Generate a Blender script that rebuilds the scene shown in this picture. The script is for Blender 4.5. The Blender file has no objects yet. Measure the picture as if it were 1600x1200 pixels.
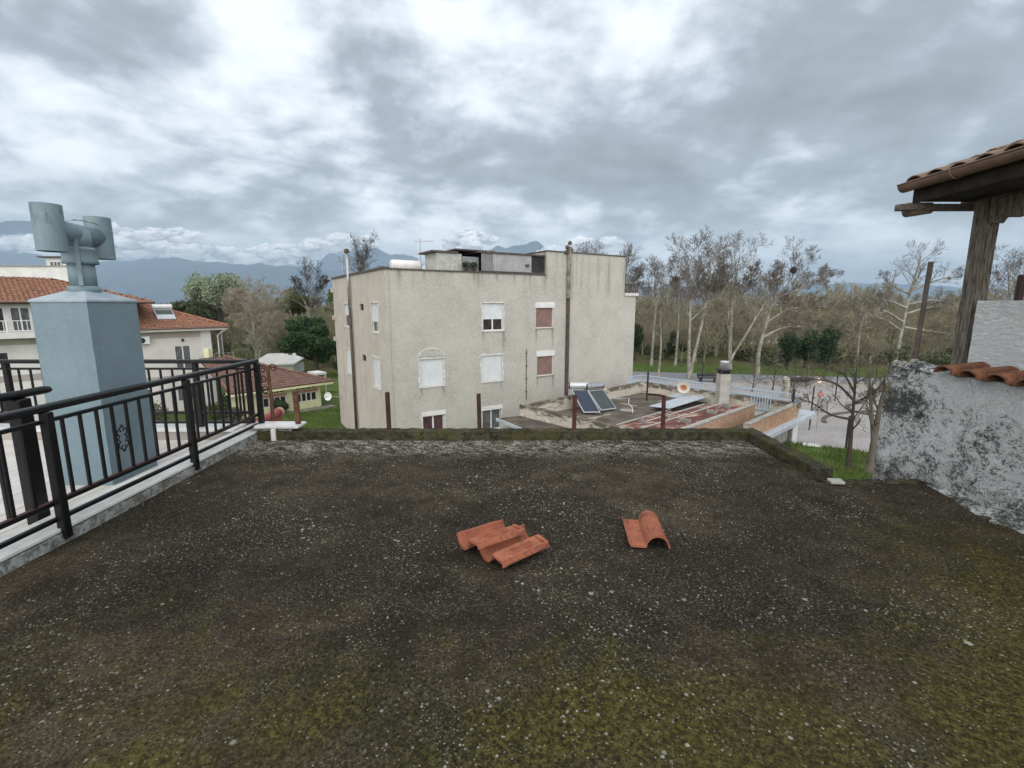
import bpy, bmesh, math, random
from mathutils import Vector, Matrix, noise
R = math.radians
random.seed(7)
scene = bpy.context.scene
C = scene.collection

# ------------------------------------------------------------------ camera
cam_d = bpy.data.cameras.new('camera')
cam_d.sensor_width = 36.0
cam_d.lens = 741.0 / 1600.0 * 36.0
cam_d.clip_start = 0.05
cam_d.clip_end = 60000.0
cam = bpy.data.objects.new('camera', cam_d)
C.objects.link(cam)
cam.location = (0, 0, 1.7)
cam.rotation_euler = (R(90 - 9.575), 0, 0)
scene.camera = cam

# ------------------------------------------------------------------ sky
SUN_EL, SUN_AZ = 42.0, 184.0          # degrees; azimuth clockwise from +Y
world = bpy.data.worlds.new('World')
scene.world = world
world.use_nodes = True
wn, wl = world.node_tree.nodes, world.node_tree.links
wn.clear()


def wnode(t, **kw):
    n = wn.new(t)
    for k, v in kw.items():
        setattr(n, k, v)
    return n


def wmath(op, a, b=None, c=None, clamp=False):
    n = wn.new('ShaderNodeMath')
    n.operation = op
    n.use_clamp = clamp
    for i, x in enumerate((a, b, c)):
        if x is None:
            continue
        if isinstance(x, (int, float)):
            n.inputs[i].default_value = x
        else:
            wl.new(x, n.inputs[i])
    return n.outputs[0]


def wmaprange(x, a, b, c, d, smooth=True):
    n = wn.new('ShaderNodeMapRange')
    n.interpolation_type = 'SMOOTHSTEP' if smooth else 'LINEAR'
    wl.new(x, n.inputs[0])
    for i, v in enumerate((a, b, c, d)):
        n.inputs[i + 1].default_value = v
    return n.outputs[0]


tc = wnode('ShaderNodeTexCoord')
sep = wnode('ShaderNodeSeparateXYZ')
wl.new(tc.outputs['Generated'], sep.inputs[0])
DX, DY, DZ = sep.outputs[0], sep.outputs[1], sep.outputs[2]
up = wmath('ADD', wmath('MAXIMUM', DZ, 0.0), 0.30)
cx_, cy_ = wmath('DIVIDE', DX, up), wmath('DIVIDE', DY, up)
cmb = wnode('ShaderNodeCombineXYZ')
wl.new(cx_, cmb.inputs[0])
wl.new(cy_, cmb.inputs[1])
cmb.inputs[2].default_value = 3.1


def wnoise(scale, detail, rough, off=(0, 0, 0), dist=0.0, src=None, sc=(1, 1, 1)):
    mp = wnode('ShaderNodeMapping')
    mp.inputs['Location'].default_value = off
    mp.inputs['Scale'].default_value = sc
    wl.new(src or cmb.outputs[0], mp.inputs[0])
    n = wnode('ShaderNodeTexNoise')
    n.inputs['Scale'].default_value = scale
    n.inputs['Detail'].default_value = detail
    n.inputs['Roughness'].default_value = rough
    n.inputs['Distortion'].default_value = dist
    wl.new(mp.outputs[0], n.inputs[0])
    return n.outputs[0]


big = wnoise(0.8, 3, 0.5, (1.3, 0.4, 0))
mid = wnoise(1.35, 9, 0.56, (4.2, 1.7, 0.3), 0.15)
fine = wnoise(6.0, 6, 0.6, (0.2, 5.5, 2.0), 0.15)
bil = wnoise(2.2, 7, 0.55, (8.1, 3.3, 1.0), 0.2)
puffs = wmath('ABSOLUTE', wmath('SUBTRACT', bil, 0.5))          # rounded lobes with creases between them


def blob(x, y, rx, ry, amp):            # one cloud mass of the overcast, in cloud-plane coordinates
    a = wmath('POWER', wmath('DIVIDE', wmath('SUBTRACT', cx_, x), rx), 2.0)
    b = wmath('POWER', wmath('DIVIDE', wmath('SUBTRACT', cy_, y), ry), 2.0)
    g = wmath('EXPONENT', wmath('MULTIPLY', wmath('ADD', a, b), -1.0))
    return wmath('MULTIPLY', g, amp)


# thickness of the overcast: high = dark grey underside, low = thin and bright
dens = wmath('ADD', wmath('MULTIPLY', wmath('SUBTRACT', mid, 0.5), 1.35), wmath('MULTIPLY', wmath('SUBTRACT', big, 0.5), 0.4))
dens = wmath('ADD', dens, wmath('MULTIPLY', wmath('SUBTRACT', fine, 0.5), 0.46))
dens = wmath('ADD', dens, wmath('MULTIPLY', wmath('SUBTRACT', puffs, 0.08), -1.2))
dens = wmath('ADD', dens, 0.525)
BLOBS = [(0.80, 1.25, 0.52, 0.26, 0.27), (0.42, 1.66, 0.34, 0.20, 0.16), (1.40, 1.58, 0.50, 0.28, 0.22), (0.28, 1.12, 0.22, 0.14, 0.12),
         (-0.33, 1.32, 0.12, 0.34, 0.20), (-0.23, 1.72, 0.18, 0.18, 0.14), (-0.86, 1.08, 0.24, 0.13, 0.26), (0.06, 1.24, 0.10, 0.20, -0.10),
         (-0.62, 1.26, 0.16, 0.24, -0.09), (-1.15, 1.65, 0.3, 0.22, -0.05), (-0.55, 2.0, 0.35, 0.16, 0.08), (0.15, 2.05, 0.3, 0.14, -0.10), (1.5, 2.1, 0.5, 0.25, -0.14)]
for b in BLOBS:
    dens = wmath('ADD', dens, blob(*b))
cr = wnode('ShaderNodeValToRGB')
wl.new(dens, cr.inputs[0])
els = cr.color_ramp.elements
els[0].position, els[0].color = 0.34, (0.471, 0.491, 0.504, 1)
els[1].position, els[1].color = 0.98, (0.122, 0.131, 0.135, 1)
for p, c in ((0.45, (0.380, 0.403, 0.427, 1)), (0.56, (0.267, 0.290, 0.317, 1)), (0.67, (0.186, 0.203, 0.221, 1)), (0.82, (0.152, 0.164, 0.171, 1))):
    e = els.new(p)
    e.color = c
# pale bank of cloud towards the horizon
hz = wmaprange(DZ, 0.03, 0.17, 1.0, 0.0)
hn = wnoise(3.4, 8, 0.58, (0.35, 0, 0), 0.3, tc.outputs['Generated'], (1, 1, 2.6))
hr = wnode('ShaderNodeValToRGB')
wl.new(hn, hr.inputs[0])
he = hr.color_ramp.elements
he[0].position, he[0].color = 0.42, (0.176, 0.200, 0.248, 1)
he[1].position, he[1].color = 0.58, (0.389, 0.412, 0.435, 1)
hm = wnode('ShaderNodeMix', data_type='RGBA')
wl.new(wmath('MULTIPLY', hz, 0.8), hm.inputs[0])
wl.new(cr.outputs[0], hm.inputs[6])
wl.new(hr.outputs[0], hm.inputs[7])
sky = wnode('ShaderNodeTexSky')
sky.sky_type = 'NISHITA'
sky.sun_disc = False
sky.sun_elevation = R(SUN_EL)
sky.sun_rotation = R(SUN_AZ)
bg_sky = wnode('ShaderNodeBackground')
wl.new(sky.outputs[0], bg_sky.inputs[0])
bg_sky.inputs[1].default_value = 0.10
bg_cl = wnode('ShaderNodeBackground')
wl.new(hm.outputs[2], bg_cl.inputs[0])
bg_cl.inputs[1].default_value = 1.0
mixw = wnode('ShaderNodeMixShader')
mixw.inputs[0].default_value = 0.95
wl.new(bg_sky.outputs[0], mixw.inputs[1])
wl.new(bg_cl.outputs[0], mixw.inputs[2])
wo = wnode('ShaderNodeOutputWorld')
wl.new(mixw.outputs[0], wo.inputs[0])

sun_d = bpy.data.lights.new('sun', 'SUN')
sun_d.energy = 1.5
sun_d.angle = R(110)
sun_d.color = (1.0, 0.965, 0.91)
sun = bpy.data.objects.new('sun', sun_d)
C.objects.link(sun)
sdir = Vector((math.sin(R(SUN_AZ)) * math.cos(R(SUN_EL)), math.cos(R(SUN_AZ)) * math.cos(R(SUN_EL)), math.sin(R(SUN_EL))))
sun.rotation_euler = sdir.to_track_quat('Z', 'Y').to_euler()
sun.location = (0, -10, 30)

vs = scene.view_settings
vs.view_transform = 'Standard'
vs.look = 'None'
vs.exposure = 1.3
vs.gamma = 1.0
vs.use_curve_mapping = False
scene.render.engine = 'CYCLES'
scene.cycles.max_bounces = 6
scene.cycles.diffuse_bounces = 3
scene.cycles.glossy_bounces = 3
scene.cycles.transparent_max_bounces = 12
scene.cycles.volume_bounces = 0
scene.cycles.use_denoising = True


# ------------------------------------------------------------------ materials
class N:
    """small node-graph helper for one material"""

    def __init__(s, name, rough=0.85, spec=0.3, metal=0.0):
        s.m = bpy.data.materials.new(name)
        s.m.use_nodes = True
        s.nt = s.m.node_tree
        s.b = s.nt.nodes['Principled BSDF']
        s.b.inputs['Roughness'].default_value = rough
        s.b.inputs['Specular IOR Level'].default_value = spec
        s.b.inputs['Metallic'].default_value = metal
        s.tc = s.nt.nodes.new('ShaderNodeTexCoord')
        s.co = s.tc.outputs['Object']
        s.geo = None

    def link(s, a, b):
        s.nt.links.new(a, b)

    def map(s, scale=(1, 1, 1), loc=(0, 0, 0), rot=(0, 0, 0)):
        n = s.nt.nodes.new('ShaderNodeMapping')
        n.inputs['Scale'].default_value = scale
        n.inputs['Location'].default_value = loc
        n.inputs['Rotation'].default_value = rot
        s.link(s.co, n.inputs[0])
        return n.outputs[0]

    def noise(s, scale, detail=5, rough=0.55, src=None, dist=0.0):
        n = s.nt.nodes.new('ShaderNodeTexNoise')
        n.inputs['Scale'].default_value = scale
        n.inputs['Detail'].default_value = detail
        n.inputs['Roughness'].default_value = rough
        n.inputs['Distortion'].default_value = dist
        s.link(src or s.co, n.inputs[0])
        return n.outputs[0]

    def vor(s, scale, out='Distance', src=None, feature='F1', rand=1.0):
        n = s.nt.nodes.new('ShaderNodeTexVoronoi')
        n.feature = feature
        n.inputs['Scale'].default_value = scale
        n.inputs['Randomness'].default_value = rand
        s.link(src or s.co, n.inputs[0])
        return n.outputs[out]

    def math(s, op, a, b=None, clamp=False):
        n = s.nt.nodes.new('ShaderNodeMath')
        n.operation = op
        n.use_clamp = clamp
        for i, x in enumerate((a, b)):
            if x is None:
                continue
            if isinstance(x, (int, float)):
                n.inputs[i].default_value = x
            else:
                s.link(x, n.inputs[i])
        return n.outputs[0]

    def rng(s, x, a, b, c=0.0, d=1.0):
        n = s.nt.nodes.new('ShaderNodeMapRange')
        n.interpolation_type = 'SMOOTHSTEP'
        s.link(x, n.inputs[0])
        for i, v in enumerate((a, b, c, d)):
            n.inputs[i + 1].default_value = v
        return n.outputs[0]

    def mix(s, f, a, b):
        n = s.nt.nodes.new('ShaderNodeMix')
        n.data_type = 'RGBA'
        if isinstance(f, (int, float)):
            n.inputs[0].default_value = f
        else:
            s.link(f, n.inputs[0])
        for i, x in ((6, a), (7, b)):
            if isinstance(x, tuple):
                n.inputs[i].default_value = (x[0], x[1], x[2], 1)
            else:
                s.link(x, n.inputs[i])
        return n.outputs[2]

    def xyz(s, src=None):
        n = s.nt.nodes.new('ShaderNodeSeparateXYZ')
        s.link(src or s.nt.nodes.new('ShaderNodeNewGeometry').outputs['Position'], n.inputs[0])
        return n.outputs

    def rand(s):
        return s.nt.nodes.new('ShaderNodeObjectInfo').outputs['Random']

    def color(s, x):
        if isinstance(x, tuple):
            s.b.inputs['Base Color'].default_value = (x[0], x[1], x[2], 1)
        else:
            s.link(x, s.b.inputs['Base Color'])

    def bump(s, h, strength=0.4, dist=0.01):
        n = s.nt.nodes.new('ShaderNodeBump')
        n.inputs['Strength'].default_value = strength
        n.inputs['Distance'].default_value = dist
        s.link(h, n.inputs['Height'])
        s.link(n.outputs[0], s.b.inputs['Normal'])


def simple(name, a, b=None, scale=4.0, rough=0.8, spec=0.3, metal=0.0, bump=0.0, bscale=60, bdist=0.004, lo=0.35, hi=0.65, rnd=0.0):
    g = N(name, rough, spec, metal)
    b = b or tuple(x * 0.8 for x in a)
    f = g.rng(g.noise(scale, 6, 0.6), lo, hi)
    col = g.mix(f, a, b)
    if rnd:
        n = g.nt.nodes.new('ShaderNodeHueSaturation')
        g.link(g.math('ADD', 1 - rnd / 2, g.math('MULTIPLY', g.rand(), rnd)), n.inputs['Value'])
        g.link(col, n.inputs['Color'])
        col = n.outputs[0]
    g.color(col)
    if bump:
        g.bump(g.noise(bscale, 5, 0.6), bump, bdist)
    return g.m


MAT = {}

# mossy, lichen-spotted concrete of the roof terrace
g = N('mossy_concrete', 1.0, 0.05)
x, y, z = g.xyz()
g.co = g.map((1, 1, 1), (0.37, 0.61, 0.83), (0.52, 0.37, 0.71))      # off the noise lattice
n1 = g.noise(0.9, 6, 0.6)
n2 = g.noise(3.5, 7, 0.65)
n3 = g.noise(28, 6, 0.7)
n4 = g.noise(75, 4, 0.75)
n5 = g.noise(38, 5, 0.75)


def spotmask(cx2, cy2, rx, ry):
    a = g.math('POWER', g.math('DIVIDE', g.math('SUBTRACT', x, cx2), rx), 2.0)
    b = g.math('POWER', g.math('DIVIDE', g.math('SUBTRACT', y, cy2), ry), 2.0)
    return g.math('EXPONENT', g.math('MULTIPLY', g.math('ADD', a, b), -1.0))


base = g.mix(g.rng(n2, 0.35, 0.68), (0.0390, 0.0312, 0.0218), (0.0780, 0.0632, 0.0429))
base = g.mix(g.rng(n1, 0.40, 0.62), base, (0.0312, 0.0265, 0.0203))
# dark damp stain patches
damp = g.rng(g.math('ADD', g.noise(0.75, 6, 0.62, g.map(loc=(3.3, 1.2, 0))), g.math('MULTIPLY', spotmask(-1.7, 2.35, 1.3, 0.55), 0.12)), 0.50, 0.66)
base = g.mix(g.math('MULTIPLY', damp, 0.60), base, (0.0172, 0.0156, 0.0125))
# grit: dark pits and pale grains of the worn screed
base = g.mix(g.math('MULTIPLY', g.rng(n4, 0.50, 0.38), 0.75), base, (0.0094, 0.0086, 0.0070))
base = g.mix(g.math('MULTIPLY', g.rng(n5, 0.54, 0.68), 0.35), base, (0.15, 0.135, 0.105))
base = g.mix(g.math('MULTIPLY', g.math('MULTIPLY', g.rng(n4, 0.54, 0.64), g.rng(n2, 0.30, 0.62)), 0.62), base, (0.19, 0.17, 0.13))
# olive moss: towards the near side, the right wall and along the kerbs
near = g.rng(y, 3.2, 1.5)
right = g.math('MULTIPLY', g.rng(x, 1.5, 3.4), g.rng(y, 4.5, 2.8))
ledge = g.math('MAXIMUM', g.rng(y, 5.45, 5.8), g.rng(x, -2.75, -3.25))
mossm = g.math('ADD', g.math('MULTIPLY', near, 0.345), g.math('ADD', g.math('MULTIPLY', right, 0.36), g.math('MULTIPLY', ledge, 0.16)))
mossm = g.math('ADD', mossm, g.math('ADD', g.math('MULTIPLY', spotmask(0.3, 1.72, 0.38, 0.16), 0.22), g.math('MULTIPLY', spotmask(1.3, 1.75, 0.5, 0.2), 0.10)))
nm = g.noise(1.9, 8, 0.72, dist=0.5)
mossf = g.rng(g.math('ADD', nm, g.math('SUBTRACT', mossm, 0.26)), 0.40, 0.72)
mosscol = g.mix(g.rng(n5, 0.38, 0.62), (0.0312, 0.0296, 0.0086), (0.1170, 0.1030, 0.0281))
base = g.mix(g.math('MULTIPLY', g.math('MULTIPLY', mossf, g.rng(n4, 0.36, 0.54)), 0.85), base, mosscol)
# lichen: round pale spots of several sizes, thick along the far edge
edge = g.math('MULTIPLY', g.rng(y, 4.5, 5.6), g.rng(g.noise(1.3, 5, 0.6, g.map(loc=(1.1, 9.3, 0))), 0.33, 0.52))
clus = g.rng(g.noise(1.25, 6, 0.65, g.map(loc=(7.7, 2.1, 0))), 0.44, 0.62)
for sc, th, keep, wgt in ((10, 0.13, 0.82, 0.75), (21, 0.17, 0.72, 0.85), (40, 0.22, 0.66, 0.85), (70, 0.26, 0.62, 0.75)):
    warp = g.map((1, 1, 1), (sc * 0.37, sc * 0.11, 0))
    d = g.vor(sc, 'Distance', warp)
    cn = g.nt.nodes.new('ShaderNodeSeparateColor')
    g.link(g.vor(sc, 'Color', warp), cn.inputs[0])
    size = g.math('MULTIPLY', g.math('ADD', cn.outputs[1], 0.25), th)
    dd = g.math('ADD', d, g.math('MULTIPLY', g.math('SUBTRACT', n4, 0.5), 0.22))
    spot = g.rng(g.math('SUBTRACT', dd, size), 0.02, -0.03)
    lim = g.math('SUBTRACT', keep + 0.21, g.math('ADD', g.math('MULTIPLY', clus, 0.40), g.math('MULTIPLY', edge, 0.46)))
    on = g.math('GREATER_THAN', cn.outputs[0], lim)
    tone = g.mix(cn.outputs[2], (0.22, 0.21, 0.18), (0.50, 0.50, 0.45))
    base = g.mix(g.math('MULTIPLY', g.math('MULTIPLY', spot, on), g.math('MULTIPLY', g.math('ADD', g.rng(y, 1.6, 4.0, 0.55, 0.8), g.math('MULTIPLY', clus, 0.2)), wgt)), base, tone)
# chalky crust along the far edge
cr1 = g.rng(g.noise(8, 8, 0.80, g.map((0.6, 1.4, 1))), 0.44, 0.58)
base = g.mix(g.math('MULTIPLY', g.math('MULTIPLY', g.math('MULTIPLY', cr1, g.rng(y, 5.0, 5.5)), g.rng(n5, 0.42, 0.56)), 0.9), base, (0.38, 0.365, 0.325))
g.color(base)
g.bump(g.math('ADD', g.math('MULTIPLY', n3, 0.6), g.math('ADD', g.math('MULTIPLY', n4, 0.8), g.math('MULTIPLY', n5, 0.7))), 0.8, 0.014)
MAT['terrace'] = g.m

# white textured stucco with black mould
g = N('mouldy_stucco', 0.95, 0.1)
x, y, z = g.xyz()
sw = g.noise(24, 8, 0.80, g.map((1, 0.8, 1.0)), 1.0)
fl = g.noise(60, 5, 0.7, g.map((1, 0.6, 1.2)), 0.8)
cl = g.noise(4.5, 7, 0.68, None, 1.0)
# mould cover: nearly closed at the upper far end, broken below, little under the coping tiles
far = g.math('MULTIPLY', g.rng(y, 4.22, 4.60), g.rng(z, 0.40, 0.80))
low = g.rng(z, 1.00, 0.60)
msk = g.math('ADD', g.math('MULTIPLY', far, 0.115), g.math('MULTIPLY', low, 0.075))
msk = g.math('ADD', msk, g.math('MULTIPLY', g.rng(z, 0.28, 0.08), 0.03))
v = g.math('ADD', g.math('ADD', g.math('MULTIPLY', sw, 0.62), g.math('MULTIPLY', fl, 0.30)), g.math('ADD', g.math('ADD', g.math('MULTIPLY', cl, 0.36), 0.07), msk))
f = g.rng(v, 0.765, 0.865)
col = g.mix(g.rng(fl, 0.35, 0.6), (0.70, 0.71, 0.70), (0.84, 0.845, 0.84))
col = g.mix(f, col, g.mix(g.rng(fl, 0.4, 0.65), (0.040, 0.042, 0.044), (0.17, 0.172, 0.170)))
green = g.math('MULTIPLY', g.rng(z, 0.30, -0.02), g.rng(g.noise(6, 5, 0.6), 0.42, 0.62))
col = g.mix(g.math('MULTIPLY', green, 0.6), col, (0.06, 0.065, 0.03))
lich = g.math('MULTIPLY', g.math('MULTIPLY', g.rng(y, 4.72, 4.92), g.rng(z, 0.55, 0.95)), g.rng(g.noise(14, 5, 0.7), 0.45, 0.58))
col = g.mix(g.math('MULTIPLY', lich, 0.8), col, (0.24, 0.19, 0.05))
g.color(col)
g.bump(g.math('ADD', g.noise(34, 6, 0.72, g.map((1, 0.5, 1.3)), 1.4), g.math('MULTIPLY', fl, 0.6)), 1.0, 0.04)
MAT['mould'] = g.m

g = N('white_stucco', 0.9, 0.15)
fl = g.noise(26, 6, 0.7, g.map((1, 0.45, 1.3)), 1.5)
g.color(g.mix(g.rng(fl, 0.35, 0.6), (0.74, 0.755, 0.75), (0.85, 0.86, 0.855)))
g.bump(fl, 1.0, 0.05)
MAT['stucco'] = g.m

# apartment render: beige with drips
g = N('beige_render', 0.92, 0.12)
x, y, z = g.xyz()
p1 = g.noise(0.7, 6, 0.62)
p2 = g.noise(5, 6, 0.62, g.map((1, 1, 2.4)))
p3 = g.noise(24, 4, 0.6, g.map((1, 1, 1.6)))
drip = g.rng(g.noise(2.6, 6, 0.65, g.map((1, 1, 0.06))), 0.50, 0.66)
dm = g.math('MULTIPLY', drip, g.rng(z, 1.9, 3.5))
us = g.math('ADD', g.math('MULTIPLY', g.math('ADD', x, 6.31), 0.848), g.math('MULTIPLY', g.math('SUBTRACT', y, 24.0), 0.53))
wob = g.math('MULTIPLY', g.math('SUBTRACT', g.noise(1.7, 4, 0.6), 0.5), 0.16)
sills = None
for (su, sz, sw_, sl) in ((6.86, 0.16, 0.10, 2.0), (5.52, 0.16, 0.06, 0.8), (9.18, 0.2, 0.07, 1.5), (10.42, 0.2, 0.09, 1.7), (3.02, -2.72, 0.10, 0.9), (1.72, -2.72, 0.06, 0.8), (9.3, -2.75, 0.07, 0.9), (10.5, -2.75, 0.08, 1.2), (6.7, -2.76, 0.06, 0.9),
                          (9.80, 3.5, 0.07, 1.6), (0.75, 3.5, 0.12, 1.3), (2.1, 3.5, 0.08, 0.8), (5.0, 3.5, 0.08, 1.0), (6.4, 3.5, 0.10, 0.7), (7.6, 3.5, 0.07, 0.9)):
    gs = g.math('EXPONENT', g.math('MULTIPLY', g.math('POWER', g.math('DIVIDE', g.math('SUBTRACT', g.math('ADD', us, wob), su), sw_), 2.0), -1.0))
    gs = g.math('MULTIPLY', g.math('MULTIPLY', gs, g.rng(z, sz - sl, sz)), g.math('LESS_THAN', z, sz))
    sills = gs if sills is None else g.math('MAXIMUM', sills, gs)
col = g.mix(g.rng(p1, 0.35, 0.65), (0.515, 0.492, 0.442), (0.43, 0.41, 0.365))
col = g.mix(g.math('MULTIPLY', g.rng(p2, 0.40, 0.66), 0.6), col, (0.565, 0.548, 0.505))
col = g.mix(g.math('MULTIPLY', g.rng(p3, 0.50, 0.70), 0.9), col, (0.225, 0.213, 0.19))
col = g.mix(g.math('MULTIPLY', dm, 0.62), col, (0.20, 0.18, 0.155))
col = g.mix(g.math('MULTIPLY', sills, 0.62), col, (0.16, 0.145, 0.125))
pat = g.rng(g.noise(0.45, 3, 0.5, g.map(loc=(2, 8, 3))), 0.58, 0.63)
col = g.mix(g.math('MULTIPLY', pat, 0.35), col, (0.40, 0.385, 0.35))
dr2 = g.math('MULTIPLY', g.rng(g.noise(3.1, 5, 0.6, g.map((1, 1, 0.05), (5, 2, 0))), 0.60, 0.75), g.rng(p1, 0.4, 0.6))
col = g.mix(g.math('MULTIPLY', dr2, 0.20), col, (0.22, 0.20, 0.17))
g.color(col)
g.bump(p3, 0.6, 0.02)
MAT['render'] = g.m

g = N('pinkish_render', 0.92, 0.12)
x, y, z = g.xyz()
p1 = g.noise(0.8, 6, 0.62)
p3 = g.noise(14, 5, 0.6, g.map((1, 1, 1.4)))
drip = g.rng(g.noise(1.7, 5, 0.6, g.map((1, 1, 0.05))), 0.50, 0.70)
col = g.mix(g.rng(p1, 0.35, 0.65), (0.56, 0.50, 0.445), (0.48, 0.43, 0.385))
col = g.mix(g.math('MULTIPLY', g.rng(p3, 0.48, 0.70), 0.5), col, (0.32, 0.285, 0.25))
col = g.mix(g.math('MULTIPLY', drip, 0.22), col, (0.24, 0.20, 0.175))
g.color(col)
g.bump(p3, 0.5, 0.02)
MAT['render_side'] = g.m

# whitewashed parapet with black weathering
g = N('stained_parapet', 0.95, 0.1)
x, y, z = g.xyz()
a1 = g.noise(1.6, 8, 0.7, g.map((1, 1, 2.6)), 0.6)
a2 = g.noise(9, 6, 0.65)
st = g.math('ADD', a1, g.rng(z, -3.75, -3.32, -0.06, 0.15))
col = g.mix(g.rng(a2, 0.35, 0.65), (0.60, 0.55, 0.47), (0.48, 0.43, 0.36))
col = g.mix(g.rng(st, 0.48, 0.66), col, (0.13, 0.115, 0.09))
col = g.mix(g.math('MULTIPLY', g.rng(g.noise(2.7, 6, 0.7), 0.60, 0.70), 0.6), col, (0.36, 0.18, 0.10))
g.color(col)
g.bump(a2, 0.6, 0.02)
MAT['parapet_white'] = g.m

# mossy concrete of the low terrace parapet
g = N('mossy_parapet', 0.97, 0.1)
a2 = g.noise(13, 7, 0.7)
a3 = g.noise(60, 5, 0.7)
a4 = g.noise(3, 6, 0.65)
col = g.mix(g.rng(a2, 0.38, 0.62), (0.030, 0.029, 0.024), (0.095, 0.085, 0.064))
col = g.mix(g.math('MULTIPLY', g.rng(a4, 0.45, 0.62), g.rng(a3, 0.35, 0.6)), col, (0.085, 0.082, 0.026))
col = g.mix(g.math('MULTIPLY', g.rng(a3, 0.60, 0.68), 0.7), col, (0.30, 0.29, 0.25))
g.color(col)
g.bump(g.math('ADD', a3, a2), 1.0, 0.02)
MAT['parapet_moss'] = g.m

# grey stone kerb
g = N('kerb_stone', 0.9, 0.2)
a2 = g.noise(17, 7, 0.72, dist=0.8)
a3 = g.noise(60, 5, 0.7)
col = g.mix(g.rng(a2, 0.40, 0.60), (0.36, 0.37, 0.35), (0.13, 0.135, 0.12))
col = g.mix(g.math('MULTIPLY', g.rng(g.noise(5, 6, 0.6), 0.50, 0.64), 0.7), col, (0.09, 0.09, 0.06))
g.color(col)
g.bump(g.math('ADD', a3, a2), 0.8, 0.01)
MAT['kerb'] = g.m

MAT['marble'] = simple('white_marble', (0.70, 0.70, 0.68), (0.56, 0.56, 0.55), 6, 0.35, 0.4, bump=0.1, lo=0.4, hi=0.7)
MAT['floor_tile'] = simple('cream_floor_tile', (0.60, 0.56, 0.52), (0.52, 0.485, 0.45), 3, 0.35, 0.45, rnd=0.12)
MAT['grout'] = simple('grout', (0.30, 0.28, 0.26), None, 9, 0.95)
MAT['black_metal'] = simple('black_painted_metal', (0.0035, 0.0035, 0.0045), (0.007, 0.0065, 0.007), 14, 0.42, 0.35, bump=0.08, bscale=90, bdist=0.002)
MAT['maroon'] = simple('maroon_primer', (0.07, 0.022, 0.019), (0.045, 0.018, 0.017), 8, 0.5, 0.4)
g = N('blue_plaster', 0.8, 0.25)
f = g.noise(34, 5, 0.6, g.map((1, 1, 1.5)), 0.6)
col = g.mix(g.rng(g.noise(2.5, 5, 0.6), 0.35, 0.65), (0.195, 0.262, 0.295), (0.172, 0.235, 0.270))
col = g.mix(g.math('MULTIPLY', g.rng(f, 0.5, 0.7), 0.4), col, (0.25, 0.315, 0.345))
col = g.mix(g.math('MULTIPLY', g.rng(g.noise(4, 6, 0.6, g.map((1, 1, 0.12))), 0.56, 0.72), 0.35), col, (0.10, 0.16, 0.19))
g.color(col)
g.bump(f, 0.7, 0.008)
MAT['blue'] = g.m
MAT['blue_cap'] = simple('pale_blue_cap', (0.36, 0.41, 0.45), (0.28, 0.345, 0.385), 7, 0.8, 0.25, bump=0.3, bscale=40)
g = N('blue_green_metal', 0.55, 0.4)
c1 = g.noise(9, 7, 0.65, g.map((1, 1, 0.5)))
col = g.mix(g.rng(c1, 0.35, 0.65), (0.158, 0.228, 0.258), (0.20, 0.272, 0.298))
col = g.mix(g.math('MULTIPLY', g.rng(g.noise(26, 6, 0.7), 0.58, 0.70), 0.5), col, (0.33, 0.38, 0.36))
col = g.mix(g.math('MULTIPLY', g.rng(g.noise(6, 6, 0.7, g.map((1, 1, 0.3), (3, 0, 0))), 0.58, 0.7), 0.6), col, (0.085, 0.13, 0.14))
g.color(col)
g.bump(c1, 0.2, 0.004)
MAT['cowl'] = g.m
g = N('terracotta', 0.9, 0.15)
c1 = g.noise(22, 6, 0.65)
c2 = g.noise(5, 5, 0.6)
col = g.mix(g.rng(c2, 0.35, 0.65), (0.355, 0.125, 0.072), (0.25, 0.088, 0.055))
col = g.mix(g.math('MULTIPLY', g.rng(c1, 0.52, 0.70), 0.6), col, (0.43, 0.215, 0.14))
col = g.mix(g.math('MULTIPLY', g.rng(g.noise(9, 7, 0.72, g.map((1, 1, 1), (2, 5, 1))), 0.50, 0.64), 0.75), col, (0.12, 0.055, 0.04))
col = g.mix(g.math('MULTIPLY', g.rng(g.noise(40, 5, 0.7), 0.60, 0.70), 0.6), col, (0.07, 0.045, 0.035))
g.color(col)
g.bump(c1, 0.35, 0.004)
MAT['terracotta'] = g.m
MAT['terracotta_grey'] = simple('lichened_terracotta', (0.28, 0.20, 0.155), (0.15, 0.105, 0.08), 9, 0.95, 0.1, bump=0.4, bscale=50)
MAT['coping_tile'] = simple('orange_coping_tile', (0.25, 0.105, 0.055), (0.10, 0.045, 0.030), 12, 0.8, 0.25, bump=0.3, bscale=60)
MAT['roof_orange'] = simple('orange_roof_tile', (0.33, 0.165, 0.105), (0.20, 0.105, 0.072), 4, 0.9, 0.15)
MAT['roof_brown'] = simple('brown_roof_tile', (0.22, 0.125, 0.098), (0.13, 0.088, 0.074), 2, 0.95, 0.1, lo=0.3, hi=0.7)
MAT['roof_base'] = simple('roof_underlay', (0.16, 0.07, 0.045), None, 3)
MAT['rust'] = simple('rusty_iron', (0.070, 0.036, 0.026), (0.034, 0.022, 0.018), 18, 0.9, 0.2, bump=0.4, bscale=90, bdist=0.003)
MAT['rust_red'] = simple('reddish_rusty_iron', (0.105, 0.038, 0.026), (0.055, 0.026, 0.020), 18, 0.9, 0.2, bump=0.4, bscale=90, bdist=0.003)
MAT['rust_orange'] = simple('orange_rusty_iron', (0.17, 0.088, 0.048), (0.085, 0.042, 0.026), 12, 0.9, 0.2, bump=0.4, bscale=90, bdist=0.003)
g = N('rusty_sheet', 0.7, 0.3)
c1 = g.noise(1.0, 7, 0.68, g.map((1, 1, 1)), 0.5)
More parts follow.
